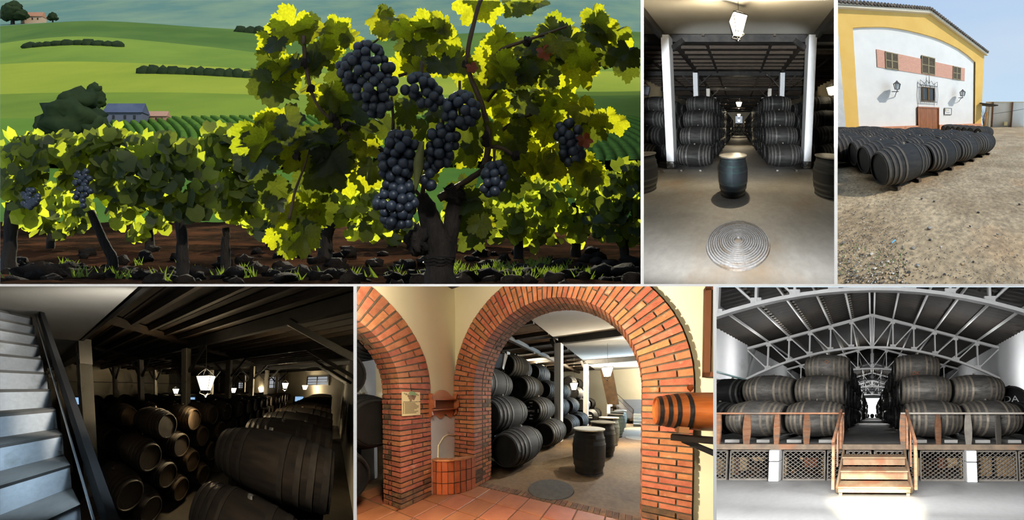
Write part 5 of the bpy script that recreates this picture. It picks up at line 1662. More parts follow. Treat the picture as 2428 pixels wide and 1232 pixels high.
    for k in range(9):
        put(st, 'step', box(sx0 + 0.2 + k * 0.16, XRH, 14.5, 16.4, k * 0.19, k * 0.19 + 0.19) if k < 0 else box(sx0 + 1.35 - k * 0.17, XRH, 14.9, 16.9, k * 0.18, k * 0.18 + 0.175), M_HP, parent=stc)
    for k in range(4):
        put(st, 'landing_step', box(sx0 + 1.4, XRH, 13.4 + 0.3 * k, 14.9, k * 0.17, k * 0.17 + 0.165), mat('worn_step', (0.45, 0.42, 0.36), (0.52, 0.5, 0.44), scale=3), parent=stc)
    put(st, 'handrail', join(tube([(sx0 + 1.4, 14.85, 0.95), (sx0 + 0.0, 14.85, 2.4)], 0.02, 6), tube([(sx0 + 1.4, 14.85, 0.65), (sx0 + 0.0, 14.85, 2.1)], 0.015, 6), tube([(sx0 + 1.4, 14.85, 0), (sx0 + 1.4, 14.85, 0.95)], 0.02, 6)), M_IRON, parent=stc)
    d0, d1 = st.on(1447, 990, 1, 15.5), st.on(1462, 963, 1, 15.5)
    dr = struct(holder(st, 'door_1', (d0[0], 15.5, 0)), 'dark narrow doorway in a white frame beside the stairs')
    put(st, 'door_leaf', box(d0[0], d1[0], 15.45, 15.5, 0, d1[2]), mat('door_charcoal', (0.03, 0.03, 0.03)), parent=dr)
    put(st, 'door_frame', join(box(d0[0] - 0.22, d0[0], 15.42, 15.55, 0, d1[2] + 0.2), box(d1[0], d1[0] + 0.1, 15.42, 15.55, 0, d1[2] + 0.2), box(d0[0] - 0.22, d1[0] + 0.1, 15.42, 15.55, d1[2], d1[2] + 0.25)), M_WHITE, parent=dr)
    pa, pb = st.on(1436, 875, 1, 13.8), st.on(1451, 958, 1, 13.8)
    o = put(st, 'sloping_soffit', hexa([(pb[0] - 0.28, 13.8, pb[2]), (pb[0] + 0.4, 13.8, pb[2]), (pb[0] + 0.4, 14.2, pb[2]), (pb[0] - 0.28, 14.2, pb[2])], [(pa[0] - 0.35, 13.8, pa[2]), (pa[0] + 0.4, 13.8, pa[2]), (pa[0] + 0.4, 14.2, pa[2]), (pa[0] - 0.35, 14.2, pa[2])]), mat('soffit_brown', (0.10, 0.055, 0.025), (0.16, 0.09, 0.04), scale=4))
    tag(o, 'brown boarded underside of a flight above the dark door', 'soffit')
    # lanterns
    for px, py, D, lit, nm in ((1440, 882, 8.6, True, 'large lit lantern hanging below the white hall ceiling'), (1361, 916, 11.0, True, 'lit lantern hanging against the cream end wall'), (1184, 857, 5.6, False, 'unlit lantern beside the pillar seen through the arch')):
        q = st.at(px, py, D)
        lantern(st, q, 4.4, 1.0, lit, nm, turn=0.4)
    for x, y, z, en, c in ((0.3, 8.3, 2.5, 800, (1, 0.87, 0.66)), (-1.6, 15.0, 2.9, 3000, (1, 0.86, 0.62)), (1.1, 13.4, 2.6, 2600, (0.66, 0.86, 1.0)), (-0.3, 5.2, 3.4, 260, (0.95, 0.97, 1.0)), (-5.5, 11.5, 3.6, 1200, (1, 0.86, 0.62))):
        add_light('hall_fill', 'POINT', st.w((x, y, z)), en, c, shadow_soft_size=0.03)  # unseen fill lights; the far ones brighten the end wall
    # unseen fills: one standing for the ceiling lamp, one added for the right side
    add_light('arch_room_fill', 'AREA', st.w(st.at(960, 790, 2.0)), 340, (1.0, 0.91, 0.74), aim=st.w((-1.7, Y0, 1.6)), shape='DISK', size=0.42, spread=2.7)
    add_light('arch_room_fill', 'AREA', st.w(st.at(1330, 800, 1.2)), 95, (1.0, 0.91, 0.74), aim=st.w((-0.6, Y0, 1.4)), shape='DISK', size=0.3, spread=2.7)
if '5' in ONLY:
    build_arches()
# ================================================================ trussed hall with casks on a platform
def build_hall():
    st = ST['6']
    rnd = random.Random(6)
    PZ, W, FAR = 0.78, 7.0, 44.0
    M_WALL = mat('hall_white_wall', (0.74, 0.75, 0.76), (0.80, 0.81, 0.82), scale=0.6, c3=(0.5, 0.5, 0.48), s3=0.8, lo3=0.64, hi3=0.85)
    M_FLO = mat('hall_pale_floor', (0.40, 0.40, 0.39), (0.47, 0.47, 0.46), scale=0.9, rough=0.55, bump=0.05, c3=(0.28, 0.28, 0.27), s3=0.8, lo3=0.62, hi3=0.8, fine=0.05)
    M_PLAT = mat('platform_floor', (0.20, 0.19, 0.18), (0.30, 0.285, 0.27), scale=1.5, rough=0.8)
    M_TR = mat('truss_white_paint', (0.72, 0.72, 0.70), (0.80, 0.80, 0.79), scale=4, rough=0.55)
    M_RF = mat('corrugated_sooty', (0.014, 0.0115, 0.009), (0.032, 0.025, 0.018), scale=1.3, stretch=(1, 1, 1), rough=0.85, c3=(0.08, 0.06, 0.04), s3=2.0, lo3=0.62, hi3=0.8)
    M_RFL = mat('corrugated_pale_strip', (0.30, 0.26, 0.20), (0.40, 0.36, 0.29), scale=3, rough=0.8)
    M_RAIL = mat('rail_redwood', srgb(150, 100, 72), srgb(176, 132, 100), scale=4, stretch=(1, 1, 4), rough=0.75, vary=0.18, c3=srgb(120, 108, 96), s3=2.2, lo3=0.52, hi3=0.68)
    M_LAT = mat('lattice_grey', srgb(108, 102, 94), srgb(128, 122, 112), scale=6, rough=0.8, vary=0.08)
    M_SILL = mat('sill_worn_wood', srgb(136, 118, 98), srgb(110, 96, 82), scale=4, rough=0.8, c3=srgb(150, 100, 70), s3=1.6, lo3=0.58, hi3=0.72)
    LY = 4.23
    struct(put(st, 'floor', box(-W, W, 1.2, LY + 3, -0.1, 0), M_FLO, origin=(0, 4, 0)), 'pale painted floor in front of the platform')
    struct(put(st, 'floor', box(-W, W, LY + 0.05, FAR, PZ - 0.08, PZ), M_PLAT, origin=(0, 8, PZ)), 'grey platform floor under the casks')
    for s, nm in ((-1, 'left'), (1, 'right')):
        struct(put(st, 'wall_' + nm, box(min(s * W, s * (W + 0.25)), max(s * W, s * (W + 0.25)), 1.2, FAR, 0, 5.35), M_WALL), 'white %s wall of the trussed hall' % nm)
    struct(put(st, 'wall_back', join(box(-W, -2.2, FAR, FAR + 0.2, 0, 7.2), box(2.2, W, FAR, FAR + 0.2, 0, 7.2), box(-2.2, 2.2, FAR, FAR + 0.2, 5.3, 7.2)), M_WALL), 'white end wall around the bright doorway')
    struct(put(st, 'door_1', box(-2.2, 2.2, FAR + 0.1, FAR + 0.25, 0, 5.3), mat('doorway_daylight_white', (1, 1, 1), emit=(0.95, 0.98, 1.0), estr=2.2)), 'bright open doorway at the far end of the hall')
    ZE, ZA = 5.15, 7.05
    # corrugated roof in sheets between purlins
    def roofz(x):
        return ZA - (ZA - ZE) * abs(x) / W
    npur = 6
    roof = struct(holder(st, 'ceiling', (0, 10, ZE)), 'sooty corrugated roof above the trusses')
    for s in (-1, 1):
        for k in range(npur):
            xa, xb = W * k / npur, W * (k + 1) / npur + 0.10
            ys = np.arange(1.5, 30, 0.0475)
            V, F = [], []
            for i, y in enumerate(ys):
                dz = 0.028 * math.sin(i * PI / 2)
                for x in (xa, xb):
                    V.append((s * x, y, roofz(x) + 0.16 + dz + (0.03 if x == xb else 0)))
            for i in range(len(ys) - 1):
                F.append((2 * i, 2 * i + 1, 2 * i + 3, 2 * i + 2))
            put(st, 'corrugated_sheet', G(V, F), M_RF, parent=roof, smooth=True)
            if k < 4 and s < 0 and k % 1 == 0:
                V2, F2 = [], []
                for i, y in enumerate(ys):
                    dz = 0.03 * math.sin(i * PI / 2)
                    for x in (xb - 0.26, xb):
                        V2.append((s * x, y, roofz(x) + 0.125 + dz))
                for i in range(len(ys) - 1):
                    if (i // 4) % 1 == 0 and (i // 2) % 2 == 0:
                        F2.append((2 * i, 2 * i + 1, 2 * i + 3, 2 * i + 2))
                put(st, 'sheet_overlap', G(V2, F2), M_RFL, parent=roof)
        put(st, 'roof_lining', G([(0, 1.2, ZA + 0.3), (s * W * 1.05, 1.2, ZE + 0.3), (s * W * 1.05, FAR + 1, ZE + 0.3), (0, FAR + 1, ZA + 0.3)], [(0, 1, 2, 3)]), M_STEELDK, parent=roof)
    for s in (-1, 1):
        for k in range(0, npur):
            if k == 0 and s > 0:
                pass
            x = s * (W * k / npur if k else 0.12)
            o = put(st, 'purlin', bar((x, 1.4, roofz(x) + 0.06), (x, FAR, roofz(x) + 0.06), 0.08, 0.10), M_TR)
            tag(o, 'white purlin running the length of the hall, %s slope, %s' % ('left' if s < 0 else 'right', ('at the ridge', 'first below the ridge', 'second below the ridge', 'third below the ridge', 'fourth below the ridge', 'lowest')[k]), 'purlin')
    # trusses
    def lowz(x):
        return 5.2 - 1.78 * (abs(x) / W) ** 2
    for i in range(8):
        y = 5.5 + 4.9 * i
        root = holder(st, 'roof_truss', (0, y, lowz(0)))
        tag(root, ('%s white steel roof truss from the front' % ('first', 'second', 'third', 'fourth')[i]) if i < 4 else 'distant white steel roof truss', 'truss', None if i < 4 else 'distant roof trusses')
        w = 0.11 if i < 3 else 0.13
        for s in (-1, 1):
            put(st, 'top_chord', bar((0, y, ZA), (s * W, y, ZE), w, w * 1.2), M_TR, parent=root)
            pts = [(s * W * t / 10, y, lowz(W * t / 10)) for t in range(11)]
            put(st, 'bottom_chord', join(*[bar(pts[q], pts[q + 1], w, w) for q in range(10)]), M_TR, parent=root)
            for k in range(1, npur):
                x = s * W * k / npur
                put(st, 'post', bar((x, y, lowz(x)), (x, y, roofz(x)), w * 0.7, w * 0.7), M_TR, parent=root)
            for k in range(0, npur):
                x0, x1 = W * k / npur, W * (k + 1) / npur
                if k < npur - 1:
                    a, b = (s * x0, y, lowz(x0)), (s * x1, y, roofz(x1))
                    a, b = (s * x0, y, roofz(x0)) if False else a, b
                    put(st, 'diagonal', bar((s * x1, y, roofz(x1)), (s * x0, y, lowz(x0)), w * 0.55, w * 0.55), M_TR, parent=root)
                else:
                    put(st, 'diagonal', bar((s * x1, y, ZE - 0.1), (s * x0, y, lowz(x0)), w * 0.6, w * 0.6), M_TR, parent=root)
                if i < 4 and k:
                    put(st, 'gusset', box(s * x0 - 0.16, s * x0 + 0.16, y - 0.03, y + 0.03, lowz(x0) - 0.02, lowz(x0) + 0.2), M_TR, parent=root)
                    put(st, 'gusset', box(s * x0 - 0.12, s * x0 + 0.12, y - 0.03, y + 0.03, roofz(x0) - 0.2, roofz(x0) + 0.02), M_TR, parent=root)
        put(st, 'king_post', bar((0, y, 5.2), (0, y, ZA), w * 0.7, w * 0.7), M_TR, parent=root)
    # wall pipes
    for z, c, nm, r in ((3.35, (0.10, 0.20, 0.20), 'green pipe', 0.045), (3.0, (0.03, 0.03, 0.03), 'black pipe', 0.04)):
        o = put(st, 'wall_pipe', tube([(-W + 0.08, 1.4, z), (-W + 0.08, 16, z)], r, 7), mat('pipe_' + nm[:5], c, rough=0.5), smooth=True)
        tag(o, '%s running along the white left wall of the trussed hall' % nm, 'pipe')
    # ---------------- casks
    M_WC = mat('cask_weathered', (0.10, 0.094, 0.085), (0.20, 0.187, 0.165), scale=3, stretch=(1.2, 4, 4), rough=0.75, vary=0.25, c3=(0.30, 0.27, 0.22), s3=4, lo3=0.62, hi3=0.75, fine=0.3)
    M_WHO = mat('cask_hoop_tan', (0.36, 0.30, 0.22), (0.24, 0.21, 0.17), scale=6, rough=0.75, vary=0.2)
    M_WHD = mat('cask_head_worn', (0.035, 0.034, 0.033), (0.07, 0.066, 0.06), scale=4, rough=0.7, vary=0.4)
    STYLES['worn'] = (M_WC, M_WHO, M_WHD)
    dz, pit = 0.76, 1.1
    made = {}
    def stack(xc, who, n, style, lodf, y0=4.82, rows=3, dy=0.0):
        for r in range(rows):
            for c in range(n):
                y = y0 + r * pit / 2 + c * pit + dy
                lod = lodf(r, c)
                if lod is None or y > FAR - 1:
                    continue
                row = ('bottom', 'middle', 'top')[r]
                lab = ('front %s cask, %s row, %s' % ('weathered grey' if style(r, c) == 'worn' else 'dark', row, who)) if c == 0 else 'cask behind the front one, %s row, %s' % (row, who)
                cp = (xc + rnd.uniform(-0.04, 0.04) + 0.03 * (r if xc < 0 else -r), y, PZ + 0.56 + r * dz)
                made[round(xc, 2), r, c] = cp, cask(st, cp, rnd.choice((0, PI)), rnd.uniform(-0.4, 0.4), lod, lab,
                     None if c == 0 else 'casks behind in the %s row of the %s' % (row, who), style=style(r, c) if lod < 2 else 'black', scale=1.0)
    worn = lambda r, c: 'worn' if c == 0 else 'black'
    stack(-1.43, 'left aisle stack on the platform', 30, worn, lambda r, c: 0 if c < 2 else (1 if c < 4 else 2))
    stack(1.46, 'right aisle stack on the platform', 30, worn, lambda r, c: 0 if c < 2 else (1 if c < 4 else 2))
    stack(-2.86, 'second stack left of the platform aisle', 4, worn, lambda r, c: 0 if c < 1 else 2, rows=2)
    stack(2.90, 'second stack right of the platform aisle', 4, worn, lambda r, c: 0 if c < 1 else 2, rows=2)
    stack(-4.35, 'dark outer stack left of the platform', 3, lambda r, c: 'black', lambda r, c: 0 if c < 1 else 2, rows=2, dy=0.5)
    stack(4.40, 'dark outer stack right of the platform', 3, lambda r, c: 'black', lambda r, c: None if r else (0 if c < 1 else 2), rows=2, dy=0.5)
    # lettered head: a cask facing the viewer at the right edge
    q = st.on(2397, 946, 1, 5.55)
    yw = 1.0
    ax = np.array([math.cos(yw), math.sin(yw), 0])
    lc = cask(st, q + ax * 0.64 - [0, 0, 0.02], yw, 0, 0, 'black cask turned head-on at the right edge, lettered DA in white', None, scale=1.02)
    o = put(st, 'cask_lettering', text_geo('DA', 0.26, 0.004), M_WHITE, T(*q) @ R('Z', yw - PI / 2), parent=lc)
    for xk, dx, dzz, tx, sz in ((-1.43, 0.03, 0.12, 'O', 0.16), (1.46, -0.08, -0.22, 'DK', 0.15)):
        cp, ob = made.get((xk, 2, 0), (None, None))
        if ob is not None:
            yy = cp[1] - math.sqrt(0.463 ** 2 - dzz ** 2) - 0.012
            put(st, 'painted_mark', xf(text_geo(tx, sz, 0.004), R('X', -math.asin(dzz / 0.463))), mat('paint_orange', srgb(206, 128, 80)), T(cp[0] + dx, yy, cp[2] + dzz), parent=ob)
    for s in (-1, 1):
        for xc, nm in ((1.44, 'inner'), (2.88, 'outer')):
            for k in (-0.36, 0.36):
                o = put(st, 'cask_runner', bar((s * xc + k, 4.40, PZ + 0.045), (s * xc + k, 7.5, PZ + 0.045), 0.34 if k < 0 else 0.30, 0.07), mat('runner_pale', (0.34, 0.33, 0.31), (0.26, 0.25, 0.23), scale=3))
                tag(o, 'pale timber runner under the %s front cask, %s side, %s' % (nm, 'left' if s < 0 else 'right', 'left-hand one' if k < 0 else 'right-hand one'), 'runner')
    for c in range(5):
        o = cask(st, ((c - 2) * 1.0, 40, PZ + 0.46), PI / 2, 0, 2, 'tiny cask head in front of the bright doorway', 'casks before the bright doorway')
    # ---------------- platform front: sill, lattice, piers
    o = put(st, 'platform_sill', box(-W, W, LY - 0.03, LY + 0.10, PZ - 0.11, PZ + 0.005), M_SILL)
    tag(o, 'worn wooden sill along the platform edge above the lattice', 'sill')
    def lx(px):
        return st.on(px, 1100, 1, LY)[0]
    for px, nm in ((1840, 'left'), (2299, 'right')):
        x = lx(px)
        pr = holder(st, 'block_pier', (x, LY, 0))
        tag(pr, 'white painted block pier in the platform front, %s of the steps' % nm, 'pier')
        put(st, 'block', cham(x - 0.115, x + 0.115, LY - 0.10, LY + 0.12, 0, 0.42, 0.012), M_WHITE, parent=pr)
        put(st, 'block', cham(x - 0.115, x + 0.115, LY - 0.10, LY + 0.12, 0.43, PZ - 0.11, 0.012), M_WHITE, parent=pr)
    bays = [(1690, 1724), (1730, 1825), (1856, 1957), (1961, 2003), (2006, 2066), (2072, 2150), (2154, 2177), (2182, 2286), (2312, 2412), (2416, 2440)]
    zb, zt = 0.03, PZ - 0.13
    for bi, (pa, pb) in enumerate(bays):
        xa, xb = lx(pa), lx(pb)
        pan = holder(st, 'lattice_panel', ((xa + xb) / 2, LY, 0))
        tag(pan, 'grey diagonal lattice panel of the platform front, %s from the left' % ('first', 'second', 'third', 'fourth', 'fifth', 'sixth', 'seventh', 'eighth', 'ninth', 'tenth')[bi], 'lattice')
        for g in (box(xa, xb, LY, LY + 0.04, zt - 0.03, zt), box(xa, xb, LY, LY + 0.04, zb - 0.03, zb + 0.01), box(xa, xa + 0.025, LY, LY + 0.04, zb, zt), box(xb - 0.025, xb, LY, LY + 0.04, zb, zt)):
            put(st, 'panel_frame', g, M_LAT, parent=pan)
        h = zt - zb
        run = h / 0.72
        stepx = 0.118
        n = int((xb - xa + run) / stepx) + 1
        for sgn in (1, -1):
            for k in range(n):
                x0 = xa - run + k * stepx if sgn > 0 else xa + k * stepx
                p, q = np.array([x0, zb]), np.array([x0 + sgn * run, zt])
                lo, hi = 0.0, 1.0
                dx = q[0] - p[0]
                t0, t1 = (xa - p[0]) / dx, (xb - p[0]) / dx
                lo, hi = max(lo, min(t0, t1)), min(hi, max(t0, t1))
                if hi - lo < 0.06:
                    continue
                a, b = p + (q - p) * lo, p + (q - p) * hi
                yy = LY + (0.012 if sgn > 0 else 0.026)
                put(st, 'slat', bar((a[0], yy, a[1]), (b[0], yy, b[1]), 0.010, 0.026, (0, 1, 0)) if False else bar((a[0], yy, a[1]), (b[0], yy, b[1]), 0.012, 0.028, (0, 1, 0)), M_LAT, parent=pan)
    # things stored under the platform, seen through the lattice
    M_PINE = mat('pine_board', srgb(214, 172, 118), srgb(226, 190, 140), scale=3, rough=0.7, vary=0.12)
    M_REDB = mat('stored_red_brick', srgb(170, 96, 58), srgb(140, 80, 50), scale=6, vary=0.25)
    k = 0
    for pa, pb, za, zb2, m in ((1699, 1722, 0.05, 0.42, 0), (1732, 1742, 0.04, 0.45, 0), (1744, 1752, 0.04, 0.44, 1), (1753, 1772, 0.14, 0.45, 0), (1783, 1812, 0.36, 0.46, 0), (1860, 1866, 0.04, 0.45, 0), (1896, 1904, 0.38, 0.45, 0), (1905, 1938, 0.22, 0.44, 1), (1948, 1956, 0.03, 0.45, 0), (2160, 2174, 0.03, 0.45, 0), (2176, 2190, 0.03, 0.44, 0), (2224, 2240, 0.2, 0.45, 1), (2245, 2272, 0.22, 0.45, 0), (2276, 2286, 0.03, 0.45, 0), (2313, 2352, 0.03, 0.47, 0), (2362, 2428, 0.03, 0.47, 0)):
        y = LY + 0.22
        xa, xb = st.on(pa, 1100, 1, y)[0], st.on(pb, 1100, 1, y)[0]
        o = put(st, 'stored_board' if m == 0 else 'stored_crate', cham(xa, xb, y, y + 0.06, za, zb2, 0.008), M_PINE if m == 0 else M_REDB)
        tag(o, '%s stored under the platform behind the lattice' % ('pale pine board' if m == 0 else 'reddish crate'), 'board' if m == 0 else 'crate', 'boards stored under the platform' if m == 0 else 'crates stored under the platform')
    for k in range(26):
        px = rnd.choice((rnd.uniform(1770, 1825), rnd.uniform(1870, 2000), rnd.uniform(2190, 2270)))
        y = LY + rnd.uniform(0.2, 0.5)
        q = st.on(px, 1100, 1, y)
        r = rnd.uniform(0.03, 0.06)
        o = put(st, 'firewood_log', fixn(join(xf(lathe([(-0.12, r), (0.12, r)], 9, 'x'), np.eye(4)), disc(r, 9, 'x', -0.12), disc(r, 9, 'x', 0.12))), mat('log_brown', srgb(130, 84, 50), srgb(96, 64, 42), scale=5, vary=0.3), T(q[0], y, rnd.uniform(0.06, 0.36)) @ R('Z', rnd.uniform(0, 3)) @ R('Y', rnd.uniform(-.3, .3)))
        tag(o, 'brown log piled in the dark under the platform', 'log', 'logs under the platform')
    struct(put(st, 'wall_under', box(-W, W, LY + 1.3, LY + 1.36, 0, PZ - 0.1), M_STEELDK), 'dark back of the space under the platform')
    # ---------------- railing of barrel staves
    RT = st.on(1900, 977, 1, LY)[2]
    stave = [(-0.055, 0), (0.055, 0), (0.072, 0.2), (0.08, 0.42), (0.072, 0.65), (0.055, 0.86), (-0.055, 0.86), (-0.072, 0.65), (-0.08, 0.42), (-0.072, 0.2)]
    for side, rng_, posts in (('left', (1690, 2002), (1699, 1768, 1840, 1911, 1993)), ('right', (2136, 2440), (2142, 2226, 2298, 2370))):
        rl = holder(st, 'stave_railing', (lx(sum(rng_) / 2), LY, PZ))
        tag(rl, 'wooden platform railing with barrel stave posts, %s of the steps' % side, 'railing')
        put(st, 'top_rail', cham(lx(rng_[0]), lx(rng_[1]), LY - 0.04, LY + 0.05, RT - 0.045, RT, 0.006), M_RAIL if side == 'left' else mat('rail_grey_wood', srgb(170, 164, 154), srgb(150, 140, 128), scale=3, rough=0.7), parent=rl)
        k = (RT - 0.045 - PZ) / 0.86
        sg = prism([(x, z * k) for x, z in stave], -0.014, 0.014)
        for i, px in enumerate(posts):
            put(st, 'stave_post', sg, M_RAIL if px < 2280 else M_LAT, T(lx(px), LY, PZ) @ R('Z', 0.35 if i % 2 else -0.2), parent=rl)
    # ---------------- steps with handrails
    sp = holder(st, 'wooden_steps', (lx(2072), LY - 0.5, 0))
    tag(sp, 'wooden steps with handrails leading up to the platform', 'steps')
    M_STEP = mat('step_plank', srgb(176, 150, 118), srgb(150, 122, 94), scale=4, rough=0.75, c3=srgb(168, 112, 80), s3=2, lo3=0.5, hi3=0.65, vary=0.08)
    xs = [(-0.68, 0.72)] * 4
    xm = lx(2072)
    for k, (z, y0, y1) in enumerate(((0.17, 3.42, 3.72), (0.37, 3.69, 3.98), (0.57, 3.95, 4.22))):
        put(st, 'tread', cham(xm - 0.66, xm + 0.66, y0, y1 + 0.02, z - 0.035, z, 0.006), M_STEP, parent=sp)
        put(st, 'riser', cham(xm - 0.64, xm + 0.64, y0 + 0.015, y0 + 0.04, z - 0.17 if k else 0.06, z - 0.035, 0.004), M_STEP, parent=sp)
    for s in (-1, 1):
        put(st, 'stringer', bar((xm + s * 0.66, 3.45, 0.10), (xm + s * 0.66, 4.22, 0.62), 0.04, 0.16), M_STEP, parent=sp)
        put(st, 'foot', box(xm + s * 0.60 - 0.03, xm + s * 0.60 + 0.03, 3.46, 3.52, 0, 0.1), M_STEP, parent=sp)
        xr = xm + s * 0.72
        put(st, 'newel', bar((xr, 3.40, 0.14), (xr, 3.40, 0.95), 0.05, 0.07), M_RAIL, parent=sp)
        put(st, 'newel', bar((xr, 4.18, 0.70), (xr, 4.18, 1.52), 0.05, 0.07), M_RAIL, parent=sp)
        put(st, 'handrail', bar((xr, 3.34, 0.93), (xr, 4.24, 1.54), 0.05, 0.06), M_RAIL, parent=sp)
        put(st, 'baluster', bar((xr, 3.80, 0.42), (xr, 3.80, 1.24), 0.03, 0.05), M_RAIL, parent=sp)
    # light: added unseen fill lamps over the front, a bright lamp behind the left casks, glow from the far door
    add_light('hall_front_fill', 'AREA', st.w(st.at(2063, 880, 1.5)), 1650, (0.97, 0.98, 1.0), aim=st.w((0.2, 5.0, 1.5)), shape='RECTANGLE', size=1.5, size_y=0.45, spread=2.6)
    add_light('hall_platform_fill', 'AREA', st.w(st.at(2063, 745, 2.9)), 260, (0.97, 0.98, 1.0), aim=st.w((0.1, 4.9, 0.9)), shape='RECTANGLE', size=3.2, size_y=0.5, spread=2.8)
    lp = st.on(1790, 923, 1, 8.0)
    o = put(st, 'work_lamp', lump(2, (0.16, 0.16, 0.2), 0.02, 1), mat('work_lamp_glow', (1, 1, 1), emit=(1, 1, 1), estr=30), T(*lp), smooth=True)
    tag(o, 'glaring white work lamp behind the left outer casks', 'lamp')
    lp2 = st.on(2352, 922, 1, 8.5)
    o = put(st, 'work_lamp', lump(2, (0.1, 0.1, 0.16), 0.02, 1), mat('work_lamp_glow', (1, 1, 1), emit=(1, 1, 1), estr=30), T(*lp2), smooth=True)
    tag(o, 'white work lamp glowing behind the right outer casks', 'lamp')
    for x, y, z, e in ((-4.0, 9.0, 3.4, 380), (4.0, 9.0, 3.4, 380), (0, 14, 3.4, 500), (0, 24, 3.4, 700), (0, 34, 3.4, 900)):
        add_light('hall_fill', 'POINT', st.w((x, y, z)), e, (1, 1, 1), shadow_soft_size=0.03)  # unseen point lights without fixtures, fill the hall
    add_light('added_floor_spot', 'SPOT', st.w(st.at(2200, 760, 1.0)), 34000, (1.0, 0.88, 0.60), aim=st.w(st.floor(2078, 1205)), spot_size=0.16, spot_blend=0.6, shadow_soft_size=0.02)  # added unseen spot, imitates a patch of sunlight on the floor
if '6' in ONLY:
    build_hall()
